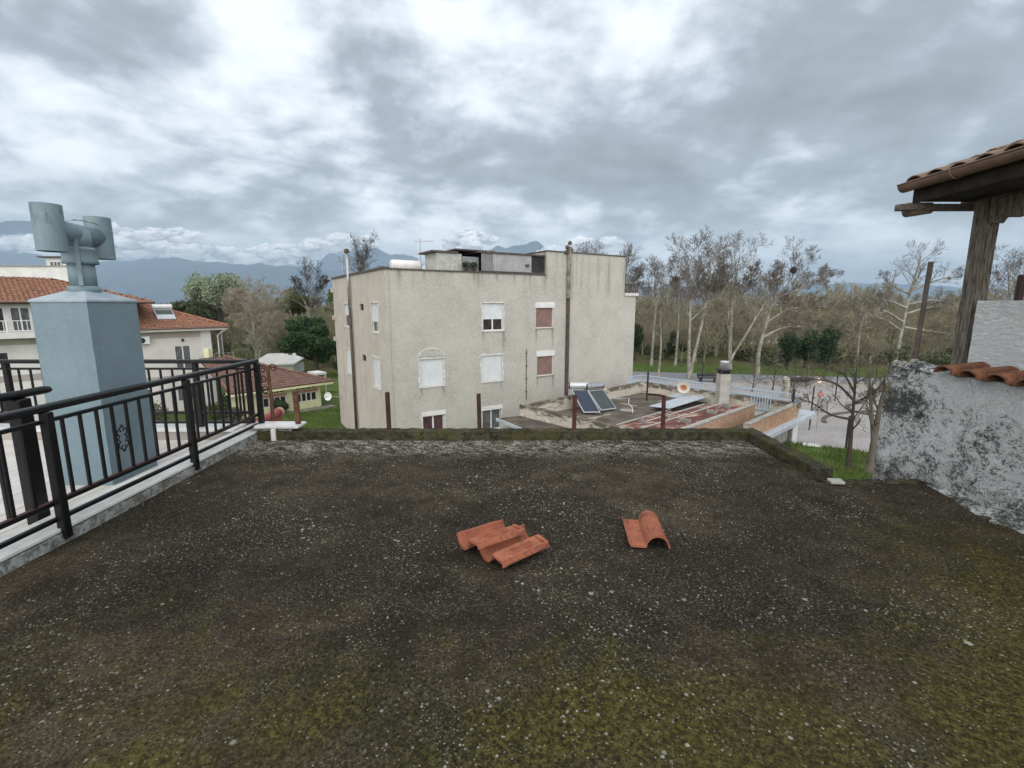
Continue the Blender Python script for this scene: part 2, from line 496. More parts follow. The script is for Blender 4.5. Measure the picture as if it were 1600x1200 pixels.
col = g.mix(g.rng(g.noise(4, 6, 0.6), 0.35, 0.65), (0.15, 0.052, 0.042), (0.105, 0.040, 0.034))
col = g.mix(g.rng(c1, 0.50, 0.60), col, g.mix(g.rng(g.noise(6, 5, 0.6), 0.45, 0.6), (0.46, 0.38, 0.32), (0.30, 0.13, 0.07)))
g.color(col)
g.bump(c1, 0.2, 0.01)
MAT['rust_sheet'] = g.m
MAT['blue_sheet'] = simple('pale_blue_sheet', (0.50, 0.545, 0.585), (0.38, 0.42, 0.465), 3, 0.4, 0.4)
MAT['white_paint'] = simple('white_paint', (0.76, 0.76, 0.75), (0.66, 0.66, 0.65), 3, 0.55, 0.3)
MAT['shutter'] = simple('white_shutter', (0.72, 0.75, 0.77), (0.65, 0.68, 0.70), 2, 0.5, 0.35)
MAT['plaster_patch'] = simple('rough_white_plaster', (0.72, 0.71, 0.68), (0.52, 0.51, 0.48), 7, 0.95, 0.1, bump=0.6, bscale=30, bdist=0.01)
MAT['grey_plaster'] = simple('grey_plaster', (0.50, 0.50, 0.46), (0.38, 0.38, 0.35), 6, 0.95, 0.1, bump=0.5, bscale=30)
MAT['brown_shutter'] = simple('brown_shutter', (0.285, 0.180, 0.155), (0.225, 0.14, 0.122), 3, 0.6, 0.3)
MAT['glass_dark'] = simple('dark_pane', (0.030, 0.028, 0.028), (0.055, 0.048, 0.046), 2.2, 0.07, 0.6)
MAT['glass_curtain'] = simple('curtained_pane', (0.105, 0.052, 0.055), (0.060, 0.036, 0.040), 5, 0.09, 0.6)
MAT['glass_grey'] = simple('grey_curtained_pane', (0.16, 0.165, 0.17), (0.09, 0.095, 0.10), 4, 0.09, 0.6)
MAT['dark_hole'] = simple('dark_vent', (0.030, 0.022, 0.018), None, 6)
MAT['dark_edge'] = simple('dark_drip_edge', (0.075, 0.062, 0.055), (0.13, 0.11, 0.10), 5, 0.9)
MAT['roof_felt'] = simple('roof_felt', (0.145, 0.125, 0.105), (0.085, 0.073, 0.060), 1.3, 0.95, 0.1, bump=0.4, bscale=12, bdist=0.02)
MAT['galv'] = simple('galvanised_pipe', (0.50, 0.50, 0.50), (0.33, 0.33, 0.33), 6, 0.4, 0.5, 0.6)
MAT['brown_pipe'] = simple('soot_brown_pipe', (0.115, 0.085, 0.070), (0.060, 0.047, 0.042), 4, 0.6, 0.3)
MAT['steel'] = simple('polished_steel', (0.62, 0.62, 0.62), (0.50, 0.50, 0.50), 6, 0.22, 0.5, 0.95)
MAT['panel_blue'] = simple('navy_collector_glass', (0.018, 0.025, 0.045), (0.025, 0.034, 0.056), 5, 0.15, 0.6)
MAT['panel_green'] = simple('green_grey_collector_glass', (0.036, 0.048, 0.050), (0.05, 0.062, 0.062), 5, 0.18, 0.6)
MAT['alu'] = simple('aluminium', (0.58, 0.60, 0.62), (0.48, 0.50, 0.52), 8, 0.4, 0.5, 0.5)
MAT['corr_light'] = simple('pale_corrugated_sheet', (0.43, 0.43, 0.43), (0.34, 0.34, 0.345), 1.5, 0.6, 0.3)
MAT['corr_dark'] = simple('blackened_corrugated_sheet', (0.045, 0.045, 0.047), (0.020, 0.020, 0.021), 2, 0.7, 0.3)
MAT['shed_grey'] = simple('grey_board', (0.27, 0.27, 0.275), (0.22, 0.22, 0.225), 3, 0.8)
MAT['concrete'] = simple('raw_concrete', (0.36, 0.34, 0.31), (0.24, 0.225, 0.20), 3, 0.95, 0.1, bump=0.4, bscale=25, bdist=0.01)
MAT['wood'] = None
g = N('weathered_timber', 0.9, 0.15)
gr = g.noise(9, 7, 0.7, g.map((7, 7, 0.55)), 0.6)
col = g.mix(g.rng(gr, 0.36, 0.62), (0.062, 0.052, 0.040), (0.225, 0.20, 0.165))
col = g.mix(g.math('MULTIPLY', g.rng(g.noise(16, 6, 0.7), 0.57, 0.66), 0.6), col, (0.03, 0.024, 0.018))
g.color(col)
g.bump(gr, 0.9, 0.012)
MAT['wood'] = g.m
g = N('weathered_beam', 0.9, 0.15)
gr = g.noise(9, 7, 0.7, g.map((7, 0.55, 7)), 0.6)
col = g.mix(g.rng(gr, 0.36, 0.62), (0.070, 0.058, 0.048), (0.20, 0.175, 0.15))
g.color(col)
g.bump(gr, 0.9, 0.01)
MAT['beam'] = g.m
MAT['shade_timber'] = simple('shade_darkened_timber', (0.045, 0.034, 0.027), (0.028, 0.022, 0.018), 7, 0.9, 0.1, bump=0.4, bscale=40)  # eave shadow below the gutter is painted into this board colour
MAT['gutter'] = simple('copper_brown_gutter', (0.205, 0.115, 0.085), (0.14, 0.085, 0.068), 6, 0.4, 0.45)
MAT['pale_wall'] = simple('pale_pink_white_wall', (0.68, 0.645, 0.62), (0.60, 0.565, 0.54), 0.8, 0.9, 0.15)
MAT['white_wall'] = simple('white_wall', (0.72, 0.715, 0.69), (0.62, 0.615, 0.59), 0.9, 0.9, 0.15)
MAT['greige_band'] = simple('greige_band', (0.44, 0.40, 0.37), (0.38, 0.345, 0.32), 1.2, 0.9, 0.15)
MAT['yellow_wall'] = simple('pale_yellow_wall', (0.74, 0.72, 0.46), (0.66, 0.64, 0.41), 1.0, 0.9, 0.15)
MAT['pink_band'] = simple('salmon_band', (0.46, 0.26, 0.20), (0.40, 0.22, 0.17), 2, 0.9)
MAT['red_sheet'] = simple('red_painted_sheet', (0.36, 0.072, 0.062), (0.26, 0.052, 0.046), 3, 0.45, 0.4)
MAT['brick'] = simple('thin_orange_brick', (0.46, 0.30, 0.20), (0.34, 0.205, 0.135), 6, 0.9, 0.1, bump=0.4, bscale=50, rnd=0.5)
MAT['mortar'] = simple('pale_mortar', (0.42, 0.37, 0.31), (0.33, 0.28, 0.23), 8, 0.95)
MAT['blue_rail'] = simple('light_blue_rail', (0.44, 0.54, 0.64), (0.38, 0.47, 0.56), 6, 0.5, 0.4)
MAT['dish_white'] = simple('dish_white', (0.62, 0.58, 0.50), (0.52, 0.48, 0.40), 4, 0.5, 0.4)
MAT['asphalt'] = simple('pale_asphalt', (0.215, 0.22, 0.235), (0.185, 0.19, 0.20), 0.6, 0.9, 0.2)
MAT['pavers'] = None
g = N('plaza_paving', 0.9, 0.2)
a1 = g.noise(0.35, 6, 0.65)
a2 = g.noise(3, 6, 0.7)
col = g.mix(g.rng(a1, 0.35, 0.65), (0.36, 0.34, 0.33), (0.28, 0.265, 0.255))
col = g.mix(g.math('MULTIPLY', g.rng(a2, 0.50, 0.68), 0.5), col, (0.22, 0.205, 0.20))
g.color(col)
MAT['pavers'] = g.m
g = N('meadow', 0.95, 0.1)
a1 = g.noise(0.06, 7, 0.65)
a2 = g.noise(0.9, 6, 0.7)
col = g.mix(g.rng(a1, 0.35, 0.65), (0.085, 0.095, 0.035), (0.12, 0.10, 0.055))
col = g.mix(g.math('MULTIPLY', g.rng(a2, 0.45, 0.65), 0.6), col, (0.055, 0.085, 0.022))
g.color(col)
MAT['meadow'] = g.m
g = N('lawn_grass', 0.95, 0.1)
a1 = g.noise(0.5, 6, 0.65)
a2 = g.noise(5, 6, 0.7)
col = g.mix(g.rng(a1, 0.35, 0.65), (0.075, 0.120, 0.026), (0.110, 0.145, 0.048))
col = g.mix(g.math('MULTIPLY', g.rng(a2, 0.42, 0.62), 0.6), col, (0.045, 0.080, 0.016))
g.color(col)
g.bump(a2, 1.0, 0.08)
MAT['lawn'] = g.m
MAT['blade'] = simple('grass_blade', (0.080, 0.140, 0.024), (0.15, 0.185, 0.062), 0.8, 0.8, 0.2, lo=0.3, hi=0.7)
MAT['moss_tuft'] = simple('moss_tuft', (0.065, 0.066, 0.020), (0.11, 0.095, 0.045), 7, 0.95, 0.1, lo=0.3, hi=0.7)


def bark(name, a, b, scale):
    return simple(name, a, b, scale, 0.95, 0.1, bump=0.4, bscale=20, bdist=0.02)


MAT['plane_bark'] = bark('pale_plane_bark', (0.36, 0.335, 0.285), (0.19, 0.172, 0.14), 1.6)
MAT['twig'] = bark('grey_brown_twig', (0.165, 0.142, 0.118), (0.115, 0.098, 0.080), 1)
MAT['twig_pale'] = bark('pale_twig', (0.33, 0.29, 0.225), (0.235, 0.205, 0.155), 1)
MAT['twig_dark'] = bark('dark_twig', (0.060, 0.048, 0.038), (0.085, 0.068, 0.052), 1)
MAT['wood_brown'] = bark('brown_thicket', (0.37, 0.33, 0.235), (0.27, 0.245, 0.17), 0.12)
MAT['wood_olive'] = bark('olive_thicket', (0.31, 0.29, 0.18), (0.23, 0.21, 0.13), 0.12)


def leafmat(name, a, b, scale=0.5):
    g = N(name, 0.7, 0.25)
    f = g.rng(g.noise(scale, 5, 0.6), 0.35, 0.65)
    g.color(g.mix(f, a, b))
    return g.m


MAT['pine_leaf'] = leafmat('pine_needles', (0.026, 0.056, 0.022), (0.050, 0.088, 0.032), 0.6)
MAT['dark_leaf'] = leafmat('dark_ivy_leaves', (0.028, 0.050, 0.024), (0.050, 0.080, 0.034), 0.5)
MAT['willow_leaf'] = leafmat('pale_spring_leaves', (0.30, 0.345, 0.235), (0.20, 0.24, 0.15), 0.25)
MAT['spring_leaf'] = leafmat('yellow_green_leaves', (0.10, 0.145, 0.035), (0.065, 0.095, 0.028), 0.3)
MAT['shrub_leaf'] = leafmat('dull_shrub_leaves', (0.060, 0.078, 0.036), (0.10, 0.108, 0.052), 0.5)
g = N('mountain_slope', 0.95, 0.05)
a1 = g.noise(0.0011, 8, 0.65)
a2 = g.noise(0.004, 8, 0.75, dist=0.6)
col = g.mix(g.rng(a1, 0.35, 0.65), (0.066, 0.095, 0.115), (0.048, 0.070, 0.088))  # lightened, bluish slopes: part of the distance haze is in the colour
col = g.mix(g.math('MULTIPLY', g.rng(a2, 0.58, 0.70), 0.55), col, (0.26, 0.26, 0.26))
g.color(col)
MAT['mountain'] = g.m


# ------------------------------------------------------------------ mesh building
class M:
    def __init__(s):
        s.v, s.f = [], []

    def add(s, vs, fs):
        k = len(s.v)
        s.v += [tuple(p) for p in vs]
        s.f += [tuple(i + k for i in f) for f in fs]
        return s

    def obox(s, o, a, b, c):
        o, a, b, c = map(Vector, (o, a, b, c))
        if a.cross(b).dot(c) < 0:
            a, b = b, a
        p = [o, o + a, o + a + b, o + b, o + c, o + a + c, o + a + b + c, o + b + c]
        return s.add(p, [(0, 3, 2, 1), (4, 5, 6, 7), (0, 1, 5, 4), (1, 2, 6, 5), (2, 3, 7, 6), (3, 0, 4, 7)])

    def box(s, x0, x1, y0, y1, z0, z1):
        return s.obox((x0, y0, z0), (x1 - x0, 0, 0), (0, y1 - y0, 0), (0, 0, z1 - z0))

    def bar(s, p, q, w, h, upv=(0, 0, 1)):
        p, q = Vector(p), Vector(q)
        d = (q - p)
        u = Vector(upv)
        if abs(d.normalized().dot(u)) > 0.95:
            u = Vector((0, 1, 0))
        sd = d.cross(u).normalized()
        u = sd.cross(d).normalized()
        return s.obox(p - sd * w / 2 - u * h / 2, sd * w, d, u * h)

    def prism(s, pts, vec):
        n = len(pts)
        pts = [Vector(p) for p in pts]
        vec = Vector(vec)
        nm = sum(((pts[i] - pts[0]).cross(pts[(i + 1) % n] - pts[0]) for i in range(n)), Vector())
        if nm.dot(vec) > 0:
            pts = pts[::-1]
        vs_ = pts + [p + vec for p in pts]
        fs = [tuple(range(n)), tuple(range(2 * n - 1, n - 1, -1))]
        fs += [(i, i + n, (i + 1) % n + n, (i + 1) % n) for i in range(n)]
        return s.add(vs_, fs)

    def tube(s, pts, r, n=8, cap=True):
        pts = [Vector(p) for p in pts]
        rs = r if isinstance(r, (list, tuple)) else [r] * len(pts)
        k = len(s.v)
        d0 = (pts[1] - pts[0]).normalized()
        ref = Vector((0, 0, 1)) if abs(d0.z) < 0.9 else Vector((1, 0, 0))
        for i, p in enumerate(pts):
            d = (pts[min(i + 1, len(pts) - 1)] - pts[max(i - 1, 0)]).normalized()
            a = d.cross(ref)
            if a.length < 1e-4:
                a = d.cross(Vector((0.3, 0.8, 0.1)))
            a.normalize()
            b = d.cross(a)
            ref = a.cross(d)
            for j in range(n):
                t = 2 * math.pi * j / n
                q = p + (a * math.cos(t) + b * math.sin(t)) * rs[i]
                s.v.append((q.x, q.y, q.z))
        for i in range(len(pts) - 1):
            for j in range(n):
                a0, a1 = k + i * n + j, k + i * n + (j + 1) % n
                s.f.append((a0, a1, a1 + n, a0 + n))
        if cap:
            s.f.append(tuple(k + j for j in range(n))[::-1])
            s.f.append(tuple(k + (len(pts) - 1) * n + j for j in range(n)))
        return s

    def lathe(s, cx, cy, prof, n=20, cap=True):
        k = len(s.v)
        for r, z in prof:
            for j in range(n):
                t = 2 * math.pi * j / n
                s.v.append((cx + r * math.cos(t), cy + r * math.sin(t), z))
        for i in range(len(prof) - 1):
            for j in range(n):
                a0, a1 = k + i * n + j, k + i * n + (j + 1) % n
                s.f.append((a0, a1, a1 + n, a0 + n))
        if cap:
            s.f.append(tuple(k + j for j in range(n))[::-1])
            s.f.append(tuple(k + (len(prof) - 1) * n + j for j in range(n)))
        return s

    def quad(s, a, b, c, d):
        return s.add([a, b, c, d], [(0, 1, 2, 3)])

    def grid(s, fn, nu, nv):
        k = len(s.v)
        for i in range(nu + 1):
            for j in range(nv + 1):
                s.v.append(tuple(fn(i / nu, j / nv)))
        for i in range(nu):
            for j in range(nv):
                a = k + i * (nv + 1) + j
                s.f.append((a, a + nv + 1, a + nv + 2, a + 1))
        return s

    def wall(s, O, e, nrm, w, z0, z1, holes, depth=0.14):
        """flat wall from O along e (2D), outward normal nrm (2D), openings (u0,u1,z0,z1) with reveals going inwards"""
        us = sorted({0.0, w} | {h[0] for h in holes} | {h[1] for h in holes})
        zs = sorted({z0, z1} | {h[2] for h in holes} | {h[3] for h in holes})

        def P(u, z, d=0.0):
            return (O[0] + e[0] * u - nrm[0] * d, O[1] + e[1] * u - nrm[1] * d, z)
        flip = (e[0] * nrm[1] - e[1] * nrm[0]) > 0       # keep normals outwards
        for i in range(len(us) - 1):
            for j in range(len(zs) - 1):
                um, zm = (us[i] + us[i + 1]) / 2, (zs[j] + zs[j + 1]) / 2
                if any(h[0] < um < h[1] and h[2] < zm < h[3] for h in holes):
                    continue
                q = [P(us[i], zs[j]), P(us[i + 1], zs[j]), P(us[i + 1], zs[j + 1]), P(us[i], zs[j + 1])]
                s.quad(*(q[::-1] if flip else q))
        for (a, b, c, d) in holes:
            s.quad(P(a, c), P(b, c), P(b, c, depth), P(a, c, depth))
            s.quad(P(a, d), P(a, d, depth), P(b, d, depth), P(b, d))
            s.quad(P(a, c), P(a, c, depth), P(a, d, depth), P(a, d))
            s.quad(P(b, c), P(b, d), P(b, d, depth), P(b, c, depth))
            s.quad(P(a, c, depth), P(b, c, depth), P(b, d, depth), P(a, d, depth))
        return s

    def mesh(s, name, mat, origin=(0, 0, 0), smooth=False, bevel=0.0):
        me = bpy.data.meshes.new(name)
        o = Vector(origin)
        vs_ = [(p[0] - o.x, p[1] - o.y, p[2] - o.z) for p in s.v] if o.length else s.v
        me.from_pydata(vs_, [], s.f)
        if bevel:
            bm = bmesh.new()
            bm.from_mesh(me)
            bmesh.ops.bevel(bm, geom=list(bm.edges), offset=bevel, segments=1, affect='EDGES', clamp_overlap=True)
            bm.to_mesh(me)
            bm.free()
        for m_ in (mat if isinstance(mat, (list, tuple)) else [mat]):
            me.materials.append(m_)
        if smooth:
            me.polygons.foreach_set('use_smooth', [True] * len(me.polygons))
        me.update()
        return me

    def build(s, name, mat, parent=None, smooth=False, bevel=0.0, stuff=False):
        org = wloc(parent) if parent else (0, 0, 0)
        o = bpy.data.objects.new(name, s.mesh(name, mat, org, smooth, bevel))
        C.objects.link(o)
        if parent:
            o.parent = parent
        if stuff:
            o['kind'] = 'stuff'
        return o


def wloc(o):
    v = Vector((0, 0, 0))
    while o is not None:
        v += o.location
        o = o.parent
    return v


def thing(name, label, cat, loc, group=None):
    o = bpy.data.objects.new(name, None)
    o.empty_display_size = 0.2
    C.objects.link(o)
    o.location = loc
    o['label'] = label
    o['category'] = cat
    if group:
        o['group'] = group
    return o


def tag(o, label, cat, group=None):
    o['label'], o['category'] = label, cat
    if group:
        o['group'] = group
    return o


def structure(o, kind='structure'):
    o['kind'] = kind
    return o


def put(name, me, parent, loc, rot=None):
    """a piece that shares its mesh, at a world place under its parent"""
    o = bpy.data.objects.new(name, me)
    C.objects.link(o)
    if parent:
        o.parent = parent
    o.location = Vector(loc) - (wloc(parent) if parent else Vector((0, 0, 0)))
    if rot:
        o.rotation_euler = rot
    return o


def copy_tree(o, loc, label):
    r = o.copy()
    C.objects.link(r)
    r.location = loc
    r['label'] = label
    for ch in o.children:
        c = ch.copy()
        C.objects.link(c)
        c.parent = r
        for gch in ch.children:
            d = gch.copy()
            C.objects.link(d)
            d.parent = c
    return r


GZ = -7.0      # street level


# ------------------------------------------------------------------ ground and far land
def sheet(name, pts, z, mat):
    m = M()
    m.add([(p[0], p[1], z) for p in pts], [tuple(range(len(pts)))])
    o = structure(m.build(name, mat))
    if o.data.polygons[0].normal.z < 0:
        o.data.flip_normals()
    return o


sheet('ground', [(-10300, -250), (10300, -250), (10300, 9350), (-10300, 9350)], GZ - 0.02, MAT['meadow'])
rd = Vector((0.982, -0.19, 0))
rp = Vector((15, 54.9, 0))
rq = Vector((16.6, 61.2, 0))


def along(p, t):
    return (p.x + rd.x * t, p.y + rd.y * t)


sheet('road', [along(rp, -20), along(rp, 130), along(rq, 130), along(rq, -20)], GZ + 0.004, MAT['asphalt'])
ve = Vector((18.3, 70.5, 0))
sheet('grass_verge', [along(rq, -20), along(rq, 130), along(ve, 130), along(ve, -20)], GZ + 0.02, MAT['lawn'])
sheet('plaza', [(8, 12), (60, 12), (75, 43.0), along(rp, 60), along(rp, -14)], GZ - 0.004, MAT['pavers'])
sheet('lawn', [(-34, 8), (-8, 8), (-9.5, 60), (-34, 62)], GZ - 0.004, MAT['lawn'])
k = M()
for i in range(16):
    a, b = along(rp, -16 + i * 6), along(rp, -10.1 + i * 6)
    k.bar((a[0], a[1] - 0.2, GZ + 0.06), (b[0], b[1] - 0.2, GZ + 0.06), 0.28, 0.14)
structure(k.build('kerb', MAT['concrete']))
# raised garden behind the terrace building
garden = [(3.4, 4.5), (19.0, 4.5), (19.0, 19.6), (16.9, 21.1), (13.0, 23.2), (11.9, 22.6), (3.4, 14.5)]
mg = M().prism([(p[0], p[1], GZ - 0.01) for p in garden], (0, 0, 1.9))
structure(mg.build('garden_lawn', MAT['lawn']))


def grass(name, poly_fn, n, z, hgt, seed):
    rng = random.Random(seed)
    m = M()
    while n > 0:
        p = poly_fn(rng)
        if p is None:
            continue
        n -= 1
        t = rng.uniform(0, 6.28)
        h = hgt * rng.uniform(0.5, 1.5)
        w = 0.012 + hgt * 0.09
        dx, dy = math.cos(t) * w, math.sin(t) * w
        lx, ly = rng.uniform(-0.5, 0.5) * h, rng.uniform(-0.5, 0.5) * h
        m.add([(p[0] - dx, p[1] - dy, z), (p[0] + dx, p[1] + dy, z), (p[0] + lx, p[1] + ly, z + h)], [(0, 1, 2)])
    o = m.build(name, MAT['blade'], stuff=True)
    return o


def in_poly(p, poly):
    c = False
    for i in range(len(poly)):
        a, b = poly[i], poly[i - 1]
        if (a[1] > p[1]) != (b[1] > p[1]) and p[0] < (b[0] - a[0]) * (p[1] - a[1]) / (b[1] - a[1]) + a[0]:
            c = not c
    return c


def gpoly(rng):
    p = (rng.uniform(9.5, 19), rng.uniform(13, 23))
    if not in_poly(p, garden):
        return None
    return p if noise.noise(Vector((p[0] * 0.9, p[1] * 0.9, 3))) > rng.uniform(-0.6, 0.5) else None


grass('grass', gpoly, 26000, GZ + 1.885, 0.13, 5)


def lpoly(rng):
    p = (rng.uniform(-24, -11.5), rng.uniform(30, 47))
    if p[0] < -16.3 + (p[1] - 39.7) * 0.865 and p[1] < 46:
        return None
    return p if noise.noise(Vector((p[0] * 0.5, p[1] * 0.5, 1))) > rng.uniform(-0.5, 0.5) else None


grass('grass', lpoly, 14000, GZ - 0.01, 0.17, 6)
grass('grass', lambda r: (lambda t, s: (rq.x + rd.x * t + 0.19 * s, rq.y + rd.y * t + 0.98 * s))(r.uniform(-12, 70), r.uniform(0.2, 9)), 16000, GZ + 0.015, 0.22, 9)


# mountains: profiles as (azimuth tan = X/Y, elevation tan)
def ridge(name, prof, dist, depth, seed, rough, low=0.0):
    prof = sorted(prof)
    nu, nv = 420, 26

    def hgt(t):
        for i in range(len(prof) - 1):
            (a, ha), (b, hb) = prof[i], prof[i + 1]
            if a <= t <= b:
                f = (t - a) / (b - a)
                f = f * f * (3 - 2 * f)
                return ha + (hb - ha) * f
        return prof[-1][1]
    t0, t1 = prof[0][0], prof[-1][0]
    m = M()

    def fn(u, v):
        t = t0 + (t1 - t0) * u
        yy = dist - depth * (1 - v)
        h = hgt(t) * dist
        n1 = noise.fractal(Vector((t * 26, v * 3.0, seed)), 0.9, 2.1, 6)
        n2 = noise.fractal(Vector((t * 9, v * 1.6, seed + 4)), 1.0, 2.0, 4)
        pr = v ** 0.8
        zz = h * pr * (1 + 0.30 * n2 * (1 - v)) + rough * h * n1 * (0.25 + v * 0.6) * (1 - 0.55 * v)
        return (t * yy, yy + n2 * depth * 0.12, max(low, zz) + GZ - 0.5)
    m.grid(fn, nu, nv)
    m.grid(lambda u, v: (fn(u, 1)[0] * (1 + 0.05 * v), fn(u, 1)[1] * (1 + 0.05 * v), GZ - 0.5 + (fn(u, 1)[2] - GZ) * (1 - v) + 0.0), nu, 3)
    return structure(m.build(name, MAT['mountain'], smooth=True))


def elv(y):      # picture row of the ridge line -> tangent of its elevation
    v = (y - 600) / 741.0
    return (-0.16634 - v * 0.98607) / (0.98607 - v * 0.16634)


def azt(x, y=430):
    return (x - 800) / 741.0 / (0.98607 - (y - 600) / 741.0 * 0.16634)


ridge('mountain', [(azt(x), elv(y)) for x, y in [(-420, 415), (-200, 398), (-60, 396), (0, 392), (60, 397), (120, 409), (180, 406), (265, 403), (330, 408), (400, 412), (470, 416), (545, 424),
                                              (620, 436), (700, 446), (800, 452), (900, 450), (1000, 446), (1100, 447), (1200, 450), (1300, 441), (1420, 442), (1500, 449), (1620, 452), (1900, 455)]],
      8200, 2200, 1.0, 0.16)
ridge('mountain_peak', [(azt(x, 370), elv(y)) for x, y in [(-420, 360), (-200, 352), (-60, 352), (0, 346), (40, 344), (90, 356), (140, 372), (190, 365), (215, 372), (260, 400), (320, 430), (380, 440)]],
      13500, 1800, 5.0, 0.10)
ridge('mountain_peak', [(azt(x, 390), elv(y)) for x, y in [(430, 452), (480, 420), (520, 396), (548, 391), (585, 389), (610, 394), (640, 398), (668, 408), (690, 420), (730, 412), (762, 392), (778, 382), (790, 386), (815, 380), (838, 376), (858, 392),
                                                           (900, 420), (960, 446)]],
      13500, 1800, 8.0, 0.10)

# ------------------------------------------------------------------ the roof terrace we stand on
TB = thing('terrace_building', 'building under the mossy roof terrace, its white walls out of sight below', 'building', (0, 0, GZ))
w = M()
w.box(-9.0, 3.0, -6.0, 5.98, GZ, -0.32)
w.box(3.0, 8.0, -6.0, 4.33, GZ, -0.32)
w.build('wall', MAT['pale_wall'], TB)

t = M()


def terr(x0, x1, y0, y1, nx, ny):
    def fn(u, v):
        px_, py_ = x0 + (x1 - x0) * u, y0 + (y1 - y0) * v
        q = Vector((px_ * 0.8, py_ * 0.8, 0))
        zz = 0.012 * noise.fractal(q, 1, 2, 3) + 0.0025 * noise.fractal(q * 14, 1, 2, 3)
        return (px_, py_, zz)
    t.grid(fn, nx, ny)


terr(-3.23, 2.95, -1.5, 5.81, 124, 146)
terr(2.95, 3.97, -1.5, 4.36, 20, 117)
t.box(-3.23, 2.99, -1.5, 5.81, -0.3, -0.03)
t.box(2.995, 4.0, -1.5, 4.33, -0.3, -0.03)
structure(t.build('terrace_floor', MAT['terrace'], smooth=True))
# uneven broken lip of the slab where the parapet stops
lip = M()
rng = random.Random(3)
for i in range(16):
    xx = 3.0 + i * 0.062
    lip.obox((xx, 4.30 + rng.uniform(-0.01, 0.01), -0.04), (0.07, rng.uniform(-0.01, 0.01), 0), (0, 0.07 + rng.uniform(0, 0.035), 0), (0, 0, 0.058 + rng.uniform(-0.008, 0.012)))
structure(lip.build('slab_lip', MAT['parapet_moss'], bevel=0.008))


def rough_block(m, x0, x1, y0, y1, z0, z1, step=0.035, amp=0.012, seed=0):
    """a cast block with a worn, uneven surface"""
    def disp(p):
        q = Vector(p)
        n = Vector((noise.noise(q * 9 + Vector((seed, 0, 0))), noise.noise(q * 9 + Vector((0, seed + 5, 0))), noise.noise(q * 9 + Vector((0, 0, seed + 9)))))
        n2 = Vector((noise.noise(q * 31), noise.noise(q * 31 + Vector((4, 0, 0))), noise.noise(q * 31 + Vector((0, 7, 0)))))
        return q + n * amp + n2 * amp * 0.6
    nx, ny, nz = max(1, int((x1 - x0) / step)), max(1, int((y1 - y0) / step)), max(1, int((z1 - z0) / step))
    L = lambda a, b, t_: a + (b - a) * t_
    m.grid(lambda u, v: disp((L(x0, x1, u), L(y0, y1, v), z1)), nx, ny)
    m.grid(lambda u, v: disp((L(x0, x1, u), y0, L(z1, z0, v))), nx, nz)
    m.grid(lambda u, v: disp((L(x0, x1, u), y1, L(z0, z1, v))), nx, nz)
    m.grid(lambda u, v: disp((x0, L(y0, y1, u), L(z0, z1, v))), ny, nz)
    m.grid(lambda u, v: disp((x1, L(y0, y1, u), L(z1, z0, v))), ny, nz)


P = thing('parapet', 'low mossy concrete parapet around the far edge and right corner of the terrace', 'parapet', (0, 5.9, 0))
pm = M()
rough_block(pm, -3.22, 2.99, 5.80, 5.99, -0.05, 0.105, seed=1)
rough_block(pm, 2.97, 3.14, 4.42, 5.99, -0.05, 0.11, seed=2)
pm.build('kerb', MAT['parapet_moss'], P, smooth=True)
mm = M()
rng = random.Random(11)
for i in range(5200):
    if rng.random() < 0.72:
        px_, py_ = rng.uniform(-3.2, 3.0), rng.choice([5.79, 5.80, 5.82, 5.86, 5.9, 5.97]) + rng.uniform(-0.01, 0.01)
    else:
        px_, py_ = rng.choice([2.96, 2.97, 3.0, 3.06, 3.12]) + rng.uniform(-0.012, 0.012), rng.uniform(4.42, 5.9)
    edge_face = (py_ < 5.81 and px_ < 2.95) or (px_ < 2.985 and px_ > 2.9)
    zz = rng.uniform(0.0, 0.1) if edge_face and rng.random() < 0.65 else 0.10
    if noise.noise(Vector((px_ * 3, py_ * 3, 0))) < rng.uniform(-0.6, 0.3):
        continue
    for _ in range(3):
        a = rng.uniform(0, 6.28)
        h = rng.uniform(0.006, 0.020)
        d = (math.cos(a) * 0.005, math.sin(a) * 0.005)
        e = (rng.uniform(-0.012, 0.012), rng.uniform(-0.014, 0.006))
        mm.add([(px_ - d[0], py_ - d[1], zz), (px_ + d[0], py_ + d[1], zz), (px_ + e[0], py_ + e[1], zz + h)], [(0, 1, 2)])
mm.build('moss', MAT['moss_tuft'], P, stuff=True)

# rusty fence posts standing on the parapet
POSTS = [(-1.575, 0.60, 'rust', 'dark rusty iron post on the parapet before the near corner of the apartment block', 0.05),
         (-0.415, 0.58, 'rust', 'dark rusty iron post on the parapet beside the ground floor window with grey curtains', 0.05),
         (0.795, 0.565, 'rust_red', 'reddish rusty iron post on the parapet in front of the two solar collectors', 0.05),
         (1.935, 0.56, 'rust_red', 'rusty iron post with a bent top arm on the parapet before the rusty sheet roof', 0.045)]
for i, (x, zt, mt, lab, wd) in enumerate(POSTS):
    p = thing('rusty_post', lab, 'post', (x, 5.9, 0.09), 'rusty posts on the parapet')
    m = M().obox((x - wd / 2, 5.9 - wd / 2, 0.08), (wd, 0, 0), (0, wd, 0), (random.uniform(-0.012, 0.012), 0, zt - 0.08))
    m.build('shaft', MAT[mt], p, bevel=0.006)
    m = M().box(x - 0.06, x + 0.06, 5.845, 5.955, 0.095, 0.115)
    m.build('foot', MAT['parapet_moss'], p, bevel=0.008)
    if i == 3:
        M().tube([(x, 5.9, zt - 0.012), (x - 0.08, 5.905, zt + 0.004), (x - 0.22, 5.92, zt + 0.012)], 0.014, 6).build('bent_arm', MAT['rust'], p)
p = thing('rusty_post', 'short flat orange rusty post standing on the white marble slab at the parapet corner', 'post', (-2.745, 5.93, 0.19), 'rusty posts on the parapet')
